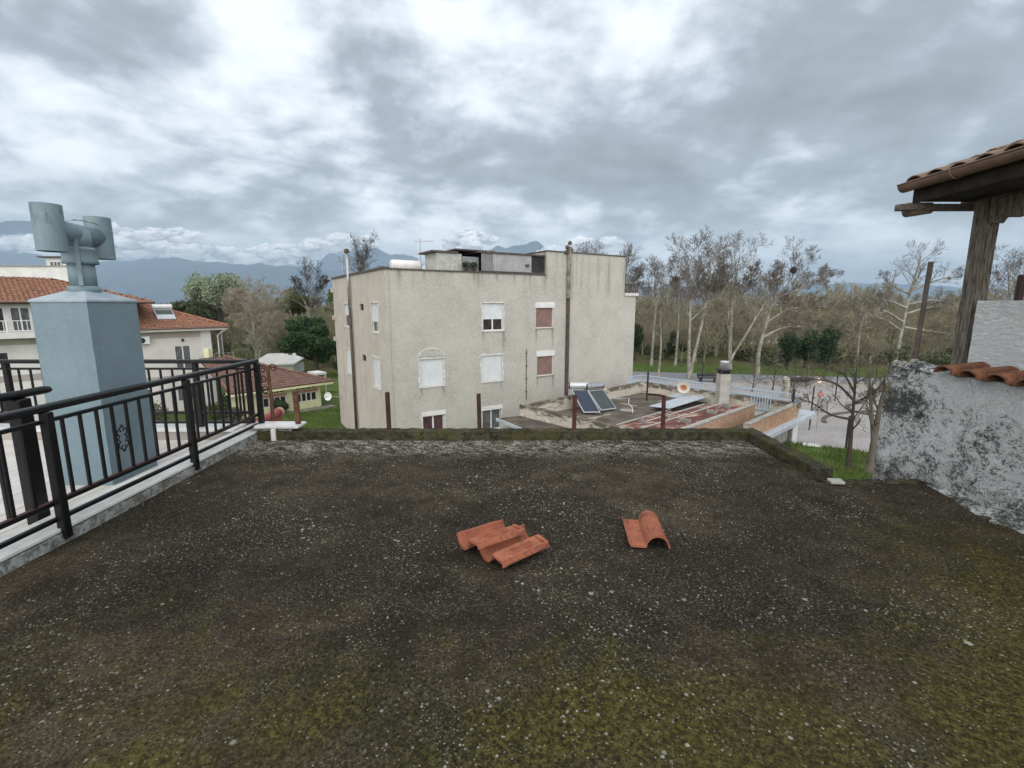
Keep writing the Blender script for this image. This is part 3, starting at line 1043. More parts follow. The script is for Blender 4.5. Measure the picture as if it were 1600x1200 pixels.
M().obox((-2.775, 5.90, 0.185), (0.062, 0, 0), (0, 0.045, 0), (-0.012, 0, 0.43)).build('shaft', MAT['rust_orange'], p, bevel=0.005)
p = thing('scrolled_post', 'thin rusty post with curled iron scrollwork just outside the railing corner', 'post', (-3.17, 6.12, 0.02), 'rusty posts on the parapet')
M().tube([(-3.17, 6.12, 0.0), (-3.165, 6.12, 0.5), (-3.18, 6.12, 0.90)], [0.026, 0.022, 0.02], 6).build('shaft', MAT['rust_orange'], p)
sc = M()


def scroll(cx, cz, y, r, turns, sgn, sw):
    pts = []
    for i in range(18):
        a = i / 17 * turns * 2 * math.pi
        rr = r * (1 - 0.72 * i / 17)
        pts.append((cx + sgn * rr * math.cos(a + sw), y, cz + rr * math.sin(a + sw)))
    return pts


for cx, cz, s_, sw in ((-3.25, 0.86, 1, 0), (-3.25, 0.74, 1, 2.0), (-3.11, 0.88, -1, 0.2), (-3.24, 0.60, 1, 3.5)):
    sc.tube(scroll(cx, cz, 6.12, 0.055, 1.5, s_, sw), 0.008, 5)
sc.tube([(-3.26, 6.12, 0.55), (-3.30, 6.12, 0.7), (-3.28, 6.12, 0.8)], 0.008, 5)
sc.build('scroll', MAT['rust'], p)

# kerb between terrace and balcony, with white marble coping and return slab
K = thing('balcony_kerb', 'grey stone kerb with white marble coping under the black balcony railing', 'kerb', (-3.35, 4, 0))
km = M()
rough_block(km, -3.50, -3.225, -1.4, 5.99, -0.05, 0.075, step=0.05, amp=0.008, seed=4)
km.build('kerb', MAT['kerb'], K, smooth=True)
for i in range(8):
    y0 = -1.4 + i * 0.93
    M().box(-3.52, -3.235, y0, y0 + 0.925, 0.085, 0.112).build('coping_slab', MAT['marble'], K, bevel=0.004)
c = thing('marble_slab', 'white marble slab on the parapet corner beside the railing end post', 'slab', (-3.0, 5.9, 0.15))
M().box(-3.36, -2.70, 5.80, 6.06, 0.150, 0.182).build('slab', MAT['marble'], c, bevel=0.004)
M().box(-3.20, -2.80, 5.84, 6.02, 0.09, 0.15).build('bed', MAT['kerb'], c)
c2 = M().box(-3.03, -2.975, 5.765, 5.80, 0.0, 0.148).build('marble_upright', MAT['marble'], bevel=0.003)
tag(c2, 'narrow upright marble strip under the white slab at the parapet corner', 'slab')
d = M().obox((3.03, 4.28, 0.012), (0.12, -0.02, 0.0), (0.02, 0.10, 0.0), (0, 0, 0.03)).build('marble_offcut', MAT['grey_plaster'], bevel=0.006)
tag(d, 'small loose pale stone offcut at the terrace edge by the end of the mossy parapet', 'slab')

# balcony: cream tiles one by one
bf = M()
bf.box(-8.6, -3.50, -1.4, 5.98, -0.3, -0.014)
BF = structure(bf.build('balcony_floor', MAT['grout']))
tm = M().box(-0.161, 0.161, -0.161, 0.161, -0.016, 0.0).mesh('floor_tile', MAT['floor_tile'], bevel=0.003)
for i in range(14):
    for j in range(13):
        X, Y = -3.68 - i * 0.33, 5.68 - j * 0.33
        if X < -7.6 or (Y < 1.5):
            continue
        put('floor_tile', tm, BF, (X, Y, -0.005 + random.uniform(-0.001, 0.001)))
bk = thing('balcony_parapet', 'low beige wall with white marble coping along the far side of the balcony', 'parapet', (-6, 5.95, 0))
M().box(-8.6, -3.50, 5.86, 6.10, -0.02, 0.10).build('wall', MAT['greige_band'], bk, bevel=0.004)
for i in range(5):
    M().box(-3.52 - (i + 1) * 1.0, -3.525 - i * 1.0, 5.82, 6.13, 0.10, 0.132).build('coping_slab', MAT['marble'], bk, bevel=0.004)

# ------------------------------------------------------------------ railings


def railing(label, p0, p1, posts, zb, zt, nb, group, ornaments=(), post_low=None, side=0.0, rail_end=0.06):
    """black railing from p0 to p1 (2D); posts = distances along it; nb balusters per bay"""
    a, b = Vector((p0[0], p0[1], 0)), Vector((p1[0], p1[1], 0))
    d = (b - a).normalized()
    L_ = (b - a).length
    nrm = Vector((d.y, -d.x, 0))
    T = thing('balcony_railing', label, 'railing', (a.x, a.y, zb), group)
    at = lambda s_, z, o=0.0: a + d * s_ + nrm * o + Vector((0, 0, z))
    rl = M()
    q0, q1 = at(-rail_end, zt - 0.022), at(L_ + rail_end, zt - 0.022)
    rl.bar(q0, q1, 0.074, 0.048)
    rl.build('handrail', MAT['black_metal'], T, bevel=0.010)
    M().bar(at(0, zt - 0.115), at(L_, zt - 0.115), 0.034, 0.026).build('upper_rail', MAT['black_metal'], T, bevel=0.003)
    M().bar(at(0, zb + 0.185), at(L_, zb + 0.185), 0.036, 0.030).build('lower_rail', MAT['black_metal'], T, bevel=0.003)
    M().bar(at(0, zb + 0.203), at(L_, zb + 0.203), 0.034, 0.005).build('rail_primer', MAT['maroon'], T)
    M().bar(at(0, zb + 0.062), at(L_, zb + 0.062), 0.034, 0.030).build('bottom_rail', MAT['black_metal'], T, bevel=0.003)
    z0 = post_low if post_low is not None else zb
    pmesh = M().box(-0.03, 0.03, -0.03, 0.03, 0, zt - 0.045 - z0).mesh('post', MAT['black_metal'], bevel=0.006)
    ang = math.atan2(d.y, d.x)
    for s_ in posts:
        put('post', pmesh, T, at(s_, z0, side), (0, 0, ang))
    bme = M().box(-0.011, 0.011, -0.011, 0.011, 0, (zt - 0.128) - (zb + 0.2)).mesh('baluster', MAT['black_metal'], bevel=0.003)
    for i in range(len(posts) - 1):
        sp = (posts[i + 1] - posts[i]) / (nb + 1)
        nb = max(1, round((posts[i + 1] - posts[i]) / 0.146) - 1)
        sp = (posts[i + 1] - posts[i]) / (nb + 1)
        for j in range(nb):
            put('baluster', bme, T, at(posts[i] + sp * (j + 1), zb + 0.2), (0, 0, ang))
        if i in ornaments:
            s_ = posts[i] + sp * (nb // 2 + 0.5)
            o = M()
            zc = (zb + zt) / 2 + 0.03
            for sx in (-1, 1):
                for sz in (-1, 1):
                    pts = []
                    for q in range(15):
                        f = q / 14
                        an = -math.pi / 2 + f * 1.55 * math.pi
                        rr = 0.030 * (1 - 0.55 * f)
                        pts.append(at(s_ + sx * (0.028 + rr * math.cos(an) * 0.9), zc + sz * (0.058 + rr * math.sin(an))))
                    o.tube(pts, 0.0058, 5)
                    o.tube([at(s_ + sx * 0.046, zc), at(s_ + sx * 0.030, zc + sz * 0.02), at(s_ + sx * 0.026, zc + sz * 0.034)], 0.006, 5)
                    o.tube([at(s_ + sx * 0.004, zc + sz * 0.115), at(s_ + sx * 0.012, zc + sz * 0.09), at(s_ + sx * 0.028, zc + sz * 0.086)], 0.006, 5)
            o.build('scroll_ornament', MAT['black_metal'], T)
    return T


RG = 'black balcony railings'
railing('long black metal railing on the marble kerb between the balcony and the terrace', (-3.27, 1.78 - 1.43), (-3.27, 5.96), [0.0, 1.43, 2.86, 4.29, 5.61], 0.112, 1.005, 9, RG, (2, 3), 0.03, 0.035)
railing('black metal railing along the far side of the balcony behind the blue chimney', (-6.42 - 2.4, 5.97), (-3.34, 5.97), [0.0, 2.4, 4.80, 5.46], 0.132, 1.005, 15, RG, (), None, 0.0, 0.0)
# the short second railing inside, with a rounded handrail end
T = thing('stair_railing', 'short inner black railing with a rounded handrail end left of the chimney', 'railing', (-3.62, 3.4, 0), RG)
h = M()
h.tube([(-3.62, 1.2, 1.045), (-3.62, 3.60, 1.045), (-3.62, 3.645, 1.042), (-3.62, 3.665, 1.036)], [0.031, 0.031, 0.026, 0.012], 12)
h.build('handrail', MAT['black_metal'], T, smooth=True)
M().box(-3.67, -3.57, 3.36, 3.46, -0.005, 1.015).build('post', MAT['black_metal'], T, bevel=0.008)
M().box(-3.70, -3.54, 3.33, 3.49, -0.005, 0.012).build('base_plate', MAT['black_metal'], T, bevel=0.003)
M().bar((-3.62, 1.2, 0.90), (-3.62, 3.36, 0.90), 0.03, 0.026).build('upper_rail', MAT['black_metal'], T)
M().bar((-3.62, 1.2, 0.15), (-3.62, 3.36, 0.15), 0.03, 0.026).build('lower_rail', MAT['black_metal'], T)
bme = M().box(-0.011, 0.011, -0.011, 0.011, 0, 0.73).mesh('baluster', MAT['black_metal'])
for i in range(12):
    put('baluster', bme, T, (-3.62, 3.21 - i * 0.15, 0.16))

# ------------------------------------------------------------------ blue chimney
CH = thing('chimney', 'square pale blue chimney stack on the balcony with a twin metal cowl', 'chimney', (-4.05, 4.58, 0))
x0, x1, y0, y1, zt = -4.31, -3.80, 4.30, 4.87, 1.715
m = M()
for (qa, qb) in (((x0, y0), (x1, y0)), ((x1, y0), (x1, y1)), ((x1, y1), (x0, y1)), ((x0, y1), (x0, y0))):
    m.grid(lambda u, v, qa=qa, qb=qb: (qa[0] + (qb[0] - qa[0]) * u + 0.004 * noise.noise(Vector((u * 5, v * 9, qa[0]))), qa[1] + (qb[1] - qa[1]) * u + 0.004 * noise.noise(Vector((u * 5, v * 9, qa[1] + 3))), -0.01 + (zt + 0.01) * v), 8, 20)
m.build('shaft', MAT['blue'], CH)
cc = Vector(((x0 + x1) / 2, (y0 + y1) / 2, 0))
m = M()
e_ = 0.010
b4 = [(x0 - e_, y0 - e_, zt), (x1 + e_, y0 - e_, zt), (x1 + e_, y1 + e_, zt), (x0 - e_, y1 + e_, zt)]
t4 = [(p[0], p[1], zt + 0.022) for p in b4]
ap = [(cc.x + (p[0] - cc.x) * 0.36, cc.y + (p[1] - cc.y) * 0.36, zt + 0.105) for p in b4]
m.add(b4 + t4 + ap, [(3, 2, 1, 0), (0, 1, 5, 4), (1, 2, 6, 5), (2, 3, 7, 6), (3, 0, 4, 7), (4, 5, 9, 8), (5, 6, 10, 9), (6, 7, 11, 10), (7, 4, 8, 11), (8, 9, 10, 11)])
m.build('cap', MAT['blue_cap'], CH, bevel=0.004)
M().lathe(cc.x, cc.y, [(0.125, 1.80), (0.128, 1.84), (0.122, 1.862), (0.106, 1.868)], 24).build('base_collar', MAT['cowl'], CH, smooth=True)
M().lathe(cc.x, cc.y, [(0.104, 1.84), (0.101, 2.10)], 24).build('pipe', MAT['cowl'], CH, smooth=True)
M().lathe(cc.x, cc.y, [(0.100, 2.065), (0.134, 2.07), (0.138, 2.09), (0.130, 2.11), (0.132, 2.195), (0.138, 2.202), (0.110, 2.22), (0.104, 2.225)], 24).build('pipe_collar', MAT['cowl'], CH, smooth=True)
M().lathe(cc.x, cc.y, [(0.106, 2.21), (0.104, 2.38)], 24).build('tee_stem', MAT['cowl'], CH, smooth=True)
ax = Vector((-0.20, 0.98, 0)).normalized()
c0 = Vector((cc.x, cc.y, 2.345))
M().tube([c0 - ax * 0.30, c0, c0 + ax * 0.30], 0.088, 20).build('tee_arm', MAT['cowl'], CH, smooth=True)
for s_, hh, rr in ((-1, 0.196, 0.106), (1, 0.200, 0.108)):
    q = c0 + ax * (0.34 * s_) + Vector((0, 0, 0.0))
    prof = [(rr, q.z - hh), (rr, q.z + hh), (rr - 0.006, q.z + hh), (rr - 0.006, q.z - hh), (rr, q.z - hh)]
    M().lathe(q.x, q.y, prof, 28, cap=False).build('cowl', MAT['cowl'], CH, smooth=False)
M().obox((cc.x + 0.070, cc.y - 0.128, 1.87), (0.034, 0.012, 0), (0.002, -0.006, 0), (-0.01, 0.02, 0.53)).build('strap', MAT['cowl'], CH)
wr = M()
for a_, b_ in (((-4.0, 4.50, 2.46), (-3.98, 4.92, 2.40)), ((-4.06, 4.48, 2.44), (-3.98, 4.75, 2.45))):
    a_, b_ = Vector(a_), Vector(b_)
    mid_ = (a_ + b_) / 2 + Vector((0.02, 0, 0.03))
    wr.tube([a_, mid_, b_], 0.004, 5)
wr.build('wire', MAT['steel'], CH)


# ------------------------------------------------------------------ loose roof tiles on the terrace
def tile_profile(n=9):
    """S-shaped interlocking tile in section: flat pan (left) and barrel (right), x across, z up"""
    pts = [(-0.145, 0.030), (-0.137, 0.030), (-0.132, 0.010), (-0.03, 0.008)]
    for i in range(n + 1):
        a = math.pi - i / n * math.pi
        pts.append((0.055 + 0.076 * math.cos(a), 0.012 + 0.078 * math.sin(a)))
    pts.append((0.140, 0.010))
    return pts


def clay_tile(name, label, loc, rot, flip=False, L_=0.40):
    prof = tile_profile()
    th = 0.016
    m = M()
    n = len(prof)
    ys = [-L_ / 2, -L_ / 2 + 0.03, -L_ / 2 + 0.035, L_ / 2 - 0.05, L_ / 2 - 0.045, L_ / 2]
    off = [0.004, 0.004, 0.0, 0.0, 0.005, 0.005]
    k = len(m.v)
    for (y_, o_) in zip(ys, off):
        for (x_, z_) in prof:
            m.v.append((x_, y_, z_ + th + o_))
        for (x_, z_) in prof:
            m.v.append((x_ * 0.985, y_, z_ + o_ * 0.3))
    w_ = 2 * n
    for i in range(len(ys) - 1):
        a0 = k + i * w_
        for j in range(n - 1):
            m.f.append((a0 + j, a0 + j + 1, a0 + w_ + j + 1, a0 + w_ + j))
            m.f.append((a0 + n + j + 1, a0 + n + j, a0 + w_ + n + j, a0 + w_ + n + j + 1))
        m.f.append((a0, a0 + w_, a0 + w_ + n, a0 + n))
        m.f.append((a0 + n - 1, a0 + 2 * n - 1, a0 + w_ + 2 * n - 1, a0 + w_ + n - 1))
    for a0, fl in ((k, False), (k + (len(ys) - 1) * w_, True)):
        for j in range(n - 1):
            q = (a0 + j, a0 + n + j, a0 + n + j + 1, a0 + j + 1)
            m.f.append(q[::-1] if fl else q)
    T = thing(name, label, 'roof tile', loc, 'loose clay roof tiles')
    T.rotation_euler = rot
    o = bpy.data.objects.new('tile_body', m.mesh('tile_body', MAT['terracotta']))
    C.objects.link(o)
    o.parent = T
    sub = M()
    if flip:       # nibs and a sunken maker's panel on the underside
        sub.box(-0.118, -0.045, L_ / 2 - 0.045, L_ / 2 - 0.028, -0.006, 0.010)
        sub.box(-0.112, -0.056, -0.10, 0.10, 0.0035, 0.0085)
        for i in range(3):
            sub.box(-0.108 + i * 0.018, -0.098 + i * 0.018, -0.085, 0.085, -0.005, 0.0035)
        nm_ = 'underside_rib'
    else:
        sub.box(-0.143, -0.134, -L_ / 2 + 0.01, L_ / 2 - 0.07, 0.040, 0.050)
        nm_ = 'edge_rib'
    so = bpy.data.objects.new(nm_, sub.mesh(nm_, MAT['terracotta'], bevel=0.002))
    C.objects.link(so)
    so.parent = T
    return T


clay_tile('clay_roof_tile', 'upturned clay roof tile lying behind and left, its trough facing up', (-0.150, 3.150, 0.124), (R(1.5), R(180 - 7), R(-53)), True)
clay_tile('clay_roof_tile', 'upturned clay roof tile lying in front with a ribbed rectangle on its flat strip', (0.014, 3.020, 0.106), (R(-2), R(180 + 5), R(-52)), True)
clay_tile('clay_roof_tile', 'single clay roof tile lying right side up, barrel to the right', (0.985, 3.28, 0.006), (0, 0, R(-6)), False)

# ------------------------------------------------------------------ stained wall and porch on the right
SW = thing('stucco_wall', 'rough white stucco wall blackened by mould at the right of the terrace', 'wall', (4.1, 3, GZ))
m = M()


def swf(xb, amp, y0, y1, z0, z1):
    def fn(u, v):
        y_, z_ = y0 + (y1 - y0) * u, z0 + (z1 - z0) * v
        n = noise.fractal(Vector((y_ * 11, z_ * 11, 2)), 0.9, 2.1, 4) * amp + noise.noise(Vector((y_ * 3, z_ * 3, 5))) * amp
        top = 0.03 * noise.noise(Vector((y_ * 6, 3, 1))) * max(0, v * 3 - 2) if y_ > 4.33 else 0
        flare = 0.0
        return (xb + n - flare, y_, z_ + top)
    return fn


m.grid(swf(3.95, 0.010, -1.4, 4.95, -0.6, 1.075), 190, 50)
m.grid(lambda u, v: (3.95 + 0.33 * u + 0.006 * noise.noise(Vector((u * 4, v * 20, 0))), 4.95 + 0.008 * noise.noise(Vector((u * 4, v * 20, 3))), -0.6 + 1.68 * v), 8, 30)
m.box(3.96, 4.28, -1.4, 4.945, GZ, -0.6)


def wtop(u, v):
    y_ = -1.4 + 6.35 * v
    x_ = 3.95 + 0.34 * u
    edge = min(1, min(u, 1 - u) * 5)
    bump_ = (0.045 * noise.noise(Vector((x_ * 9, y_ * 7, 0))) + 0.025) * (1 if y_ > 4.3 else 0.2)
    return (x_, y_, 1.07 + bump_ * edge)


m.grid(wtop, 10, 120)
m.build('wall_body', MAT['mould'], SW, smooth=True)
cap = M()
rng = random.Random(4)
for (yy, rr, hh) in ((4.86, 0.10, 0.055), (4.72, 0.12, 0.075), (4.58, 0.11, 0.055), (4.46, 0.09, 0.035), (4.38, 0.08, 0.03)):
    def lump(u, v, yy=yy, rr=rr, hh=hh):
        a = u * 2 * math.pi
        r_ = v
        q = Vector((math.cos(a) * r_, math.sin(a) * r_, yy * 3))
        n = 1 + 0.35 * noise.noise(q * 2.2)
        return (4.06 + math.cos(a) * r_ * 0.12 * n, yy + math.sin(a) * r_ * rr * n, 1.06 + hh * math.sqrt(max(0, 1 - r_ ** 2)) * n)
    cap.grid(lump, 18, 7)
cap.build('crumbling_cap', MAT['mould'], SW, smooth=True)
tp = M()
n_ = 10
for i in range(n_ + 1):
    a = math.pi * i / n_
    for (dx, rs) in ((-0.06, 0.080), (0.30, 0.068)):
        for th in (0.0, 0.014):
            tp.v.append((dx, -math.cos(a) * (rs + th), math.sin(a) * (rs + th) * 0.80))
for i in range(n_):
    a, b = i * 4, (i + 1) * 4
    tp.f += [(a + 1, b + 1, b + 3, a + 3), (a, a + 2, b + 2, b), (a, b, b + 1, a + 1), (a + 2, a + 3, b + 3, b + 2)]
ctile = tp.mesh('coping_tile', MAT['coping_tile'], smooth=False)
tr = M()
for i in range(n_ + 1):
    a = math.pi * i / n_
    for (dx, rs) in ((-0.035, 0.045), (0.30, 0.06)):
        for th in (0.0, 0.012):
            tr.v.append((dx, -math.cos(a) * (rs + th), -math.sin(a) * (rs + th) * 0.6))
for i in range(n_):
    a, b = i * 4, (i + 1) * 4
    tr.f += [(a, b, b + 2, a + 2), (a + 1, a + 3, b + 3, b + 1), (a, a + 1, b + 1, b), (a + 2, b + 2, b + 3, a + 3)]
gtile = tr.mesh('coping_tile', MAT['coping_tile'])
for i in range(14):
    yy = 4.22 - i * 0.235
    put('coping_tile', ctile, SW, (3.93, yy, 1.085 + random.uniform(-0.006, 0.006)), (0, R(-7), R(random.uniform(-3, 3))))
    put('coping_tile', gtile, SW, (3.93, yy - 0.117, 1.105), (0, R(-7), R(random.uniform(-3, 3))))
fl = M()


def fillet(u, v):
    y_ = -1.4 + 5.74 * v
    k_ = min(1, max(0, (4.42 - y_) / 0.7))
    h_ = 0.15 * k_ + 0.012
    wdt = 0.20 * k_ + 0.03
    a = u * math.pi / 2
    n = 0.02 * noise.noise(Vector((u * 5, y_ * 7, 0))) + 0.012 * noise.noise(Vector((u * 11, y_ * 23, 4)))
    return (3.965 - wdt * (1 - math.sin(a)) - n, y_, -0.01 + h_ * (1 - math.cos(a)) + n * 0.5)


fl.grid(fillet, 10, 160)
fl.build('mossy_fillet', MAT['mould'], SW, smooth=True)

B = thing('stucco_block', 'clean white stucco block rising behind the row of orange coping tiles', 'wall', (4.7, 3, 0.95))
m = M()
m.grid(lambda u, v: (4.35 + 0.007 * noise.fractal(Vector((u * 30, v * 9, 1)), 1, 2, 3), -1 + 5.50 * u, 0.95 + 0.78 * v), 90, 16)
m.grid(lambda u, v: (4.35 + 0.9 * u, 4.50 + 0.006 * noise.noise(Vector((u * 9, v * 9, 1))), 0.95 + 0.78 * v), 10, 10)
m.grid(lambda u, v: (4.35 + 0.9 * v, -1 + 5.50 * u, 1.728 + 0.004 * noise.noise(Vector((u * 40, v * 9, 1)))), 60, 6)
m.build('block_body', MAT['stucco'], B, smooth=True)
pb = M().box(4.29, 8.0, -1.4, 4.93, GZ, 0.98)
o = thing('neighbour_house', 'house behind the stained wall carrying the timber porch, mostly hidden', 'house', (6, 2, GZ))
pb.build('wall', MAT['white_wall'], o)

SL = 0.34


def rz(x_):
    return 2.885 + (x_ - 3.98) * SL


PO = thing('porch', 'timber porch with clay tiled eave and copper brown gutter at the upper right', 'porch', (4.56, 4.76, 0.98))
m = M()


def postf(qa, qb):
    return lambda u, v: (qa[0] + (qb[0] - qa[0]) * u + 0.006 * noise.noise(Vector((u * 3 + qa[0] * 9, v * 3, qa[1]))), qa[1] + (qb[1] - qa[1]) * u + 0.006 * noise.noise(Vector((u * 3, v * 3 + 8, qb[0]))), 0.98 + 1.70 * v)


h_ = 0.066
pc = [(4.56 - h_, 4.76 - h_), (4.56 + h_, 4.76 - h_), (4.56 + h_, 4.76 + h_), (4.56 - h_, 4.76 + h_)]
for i in range(4):
    m.grid(postf(pc[i], pc[(i + 1) % 4]), 4, 24)
m.build('post', MAT['wood'], PO)
m = M().box(4.49, 4.64, 1.0, 4.99, 2.672, 3.0)
m.build('eave_beam', MAT['beam'], PO, bevel=0.008)
prof = [(4.672, 2.67), (4.672, 2.46), (4.64, 2.445), (4.60, 2.50), (4.54, 2.52), (4.50, 2.475), (4.44, 2.485), (4.40, 2.54), (4.34, 2.555), (4.29, 2.52), (4.20, 2.545), (4.15, 2.60), (4.05, 2.61), (3.98, 2.67)]
M().prism([(4.49, y_, z_) for y_, z_ in prof], (0.13, 0, 0)).build('carved_bracket', MAT['wood'], PO, bevel=0.006)
M().box(4.475, 4.525, 4.63, 4.66, 2.60, 2.74).build('peg', MAT['wood'], PO, bevel=0.004)
M().prism([(4.65, 4.93, 2.676), (6.5, 4.93, 2.676), (6.5, 4.93, rz(6.5) - 0.058), (4.65, 4.93, rz(4.65) - 0.058)], (0, 0.04, 0)).build('gable_board', MAT['beam'], PO)
M().box(6.40, 6.5, 1.0, 4.92, 2.2, 3.64).build('inner_wall', MAT['beam'], PO)
M().box(3.83, 5.6, 4.90, 4.98, 2.615, 2.675).build('end_beam', MAT['beam'], PO, bevel=0.005)


for i in range(14):
    xa = 4.02 + i * 0.19
    M().prism([(xa, 1.0, rz(xa) - 0.055), (xa + 0.182, 1.0, rz(xa + 0.182) - 0.055), (xa + 0.182, 1.0, rz(xa + 0.182) - 0.03), (xa, 1.0, rz(xa) - 0.03)], (0, 3.98, 0)).build('roof_board', MAT['beam'], PO)
for yy in (4.80, 4.10, 3.40, 2.70, 2.0):
    M().prism([(4.0, yy, rz(4.0) - 0.16), (6.5, yy, rz(6.5) - 0.16), (6.5, yy, rz(6.5) - 0.057), (4.0, yy, rz(4.0) - 0.057)], (0, 0.07, 0)).build('rafter', MAT['beam'], PO)
M().box(4.012, 4.488, 1.0, 4.90, 2.690, 2.712).build('soffit_board', MAT['shade_timber'], PO)
M().box(3.985, 4.01, 1.0, 4.96, 2.685, 2.858).build('fascia_board', MAT['shade_timber'], PO, bevel=0.003)
gt = M()
ng = 9
for yy in (1.0, 5.0):
    for th in (0.0, 0.006):
        for i in range(ng + 1):
            a = math.pi + math.pi * i / ng
            gt.v.append((3.915 + (0.066 - th) * math.cos(a), yy, 2.865 + (0.070 - th) * math.sin(a)))
s_ = ng + 1
for i in range(ng):
    gt.f += [(i, i + 1, 2 * s_ + i + 1, 2 * s_ + i), (s_ + i + 1, s_ + i, 3 * s_ + i, 3 * s_ + i + 1), (2 * s_ + i, 2 * s_ + i + 1, 3 * s_ + i + 1, 3 * s_ + i)]
for i in (0, ng):
    gt.f.append((i, s_ + i, 3 * s_ + i, 2 * s_ + i))
GU = gt.build('gutter', MAT['gutter'], PO)
M().tube([(3.848, 1.0, 2.867), (3.848, 5.0, 2.867)], 0.008, 6).build('rolled_lip', MAT['gutter'], GU)
cp_ = M().add([(3.915 + 0.066 * math.cos(math.pi + math.pi * i / ng), 5.001, 2.865 + 0.07 * math.sin(math.pi + math.pi * i / ng)) for i in range(ng + 1)], [tuple(range(ng + 1))])
cp_.build('end_cap', MAT['gutter'], GU)
for yy in (4.42, 3.55):
    st = M()
    st.tube([(3.915 + 0.071 * math.cos(math.pi + math.pi * i / 9), yy, 2.865 + 0.075 * math.sin(math.pi + math.pi * i / 9)) for i in range(10)], 0.008, 6)
    st.build('gutter_bracket', MAT['gutter'], GU)
# clay tiles of the eave, one by one
bt = M()
n_ = 8
for i in range(n_ + 1):
    a = math.pi * i / n_
    for (dx, rs) in ((0.0, 0.092), (0.42, 0.076)):
        for th in (0.0, 0.014):
            bt.v.append((dx, -math.cos(a) * (rs + th), math.sin(a) * (rs + th) * 0.72))
for i in range(n_):
    a, b = i * 4, (i + 1) * 4
    bt.f += [(a + 1, b + 1, b + 3, a + 3), (a, a + 2, b + 2, b), (a, b, b + 1, a + 1), (a + 2, a + 3, b + 3, b + 2)]
barrel = bt.mesh('roof_tile', MAT['terracotta_grey'])
ct = M()
for i in range(n_ + 1):
    a = math.pi * i / n_
    for (dx, rs) in ((0.0, 0.078), (0.42, 0.092)):
        for th in (0.0, 0.013):
            ct.v.append((dx, -math.cos(a) * (rs + th), -math.sin(a) * (rs + th) * 0.5))
for i in range(n_):
    a, b = i * 4, (i + 1) * 4
    ct.f += [(a, b, b + 2, a + 2), (a + 1, a + 3, b + 3, b + 1), (a, a + 1, b + 1, b), (a + 2, b + 2, b + 3, a + 3)]
trough = ct.mesh('roof_tile', MAT['terracotta_grey'])
pit = -math.atan(SL)
for r_ in range(6):
    xx = 3.93 + r_ * 0.36
    for i in range(17):
        yy = 4.88 - i * 0.235
        put('roof_tile', barrel, PO, (xx - 0.012, yy, rz(xx) - 0.014 + random.uniform(-0.005, 0.005)), (0, pit + 0.03, R(random.uniform(-2, 2))))
        if i < 16:
            put('roof_tile', trough, PO, (xx, yy - 0.1175, rz(xx) - 0.004), (0, pit + 0.03, 0))
# verge tile hanging at the far end
vt = M()
vt.tube([(3.97, 4.99, 2.63), (4.20, 4.99, 2.65)], [0.07, 0.055], 14)
vt.build('verge_tile', MAT['terracotta_grey'], PO, smooth=True)
p = thing('iron_pole', 'tall thin dark iron pole standing on the crumbling end of the stained wall', 'pole', (4.10, 4.80, 1.07))
M().tube([(4.10, 4.80, 1.06), (4.115, 4.80, 1.93), (4.118, 4.80, 1.94), (4.122, 4.80, 2.11)], [0.021, 0.021, 0.023, 0.023], 10).build('shaft', MAT['brown_pipe'], p)
M().lathe(4.10, 4.80, [(0.05, 1.07), (0.045, 1.10), (0.028, 1.15)], 10).build('foot', MAT['concrete'], p)
p = M().obox((5.10, 4.86, 0.97), (0.05, 0, 0), (0, 0.05, 0), (0.01, 0, 1.02)).build('porch_rail_post', MAT['maroon'], bevel=0.004)
tag(p, 'dark red post at the right edge beyond the white stucco block', 'post')

# ------------------------------------------------------------------ beige apartment block
P0 = Vector((-6.31, 24.0, 0))
E1, NF = Vector((0.848, 0.53, 0)), Vector((0.53, -0.848, 0))       # front facade and its outward normal
E2, NL = Vector((-0.53, 0.848, 0)), Vector((-0.848, -0.53, 0))     # left facade
AP = thing('apartment_block', 'three storey beige rendered apartment block with white roller shutters', 'building', (P0.x, P0.y, GZ))


def F(u, z, n=0.0):
    p = P0 + E1 * u + NF * n
    return (p.x, p.y, z)


def Lf(s, z, n=0.0):
    p = P0 + E2 * s + NL * n
    return (p.x, p.y, z)


FW = [('half', 5.52, 6.84, 0.20, 1.74), ('shut', 5.42, 6.74, -2.72, -1.22), ('arch', 1.70, 3.02, -2.68, -1.20), ('brown', 9.15, 10.44, 0.25, 1.47), ('brown', 9.26, 10.50, -2.70, -1.48),
      ('curtain', 1.76, 3.02, -6.0, -4.30), ('grey', 5.42, 6.68, -5.62, -4.42)]
LW = [('half', 7.45, 8.95, 0.25, 1.70), ('half', 1.36, 2.60, 0.20, 1.75), ('shut', 7.40, 8.95, -2.80, -1.22), ('shut', 1.46, 2.74, -2.85, -1.20)]
LV = [(4.12, 4.96, 1.33, 1.70), (4.12, 5.02, -1.63, -1.25)]
w = M()
w.wall((P0.x, P0.y), (E1.x, E1.y), (NF.x, NF.y), 16.42, GZ, 3.42, [f[1:] for f in FW], 0.13)
q = P0 + E1 * 9.88
w.wall((q.x, q.y), (E1.x, E1.y), (NF.x, NF.y), 6.54, 3.42, 4.80, [], 0.13)
q = P0 + E1 * 16.42
w.wall((q.x, q.y), (E1.x, E1.y), (NF.x, NF.y), 1.10, GZ, 2.25, [], 0.13)
w.build('front_wall', MAT['render'], AP)
w = M()
w.wall((P0.x, P0.y), (E2.x, E2.y), (NL.x, NL.y), 12.0, GZ, 3.40, [f[1:] for f in LW] + LV, 0.13)
w.build('side_wall', MAT['render_side'], AP)
w = M()
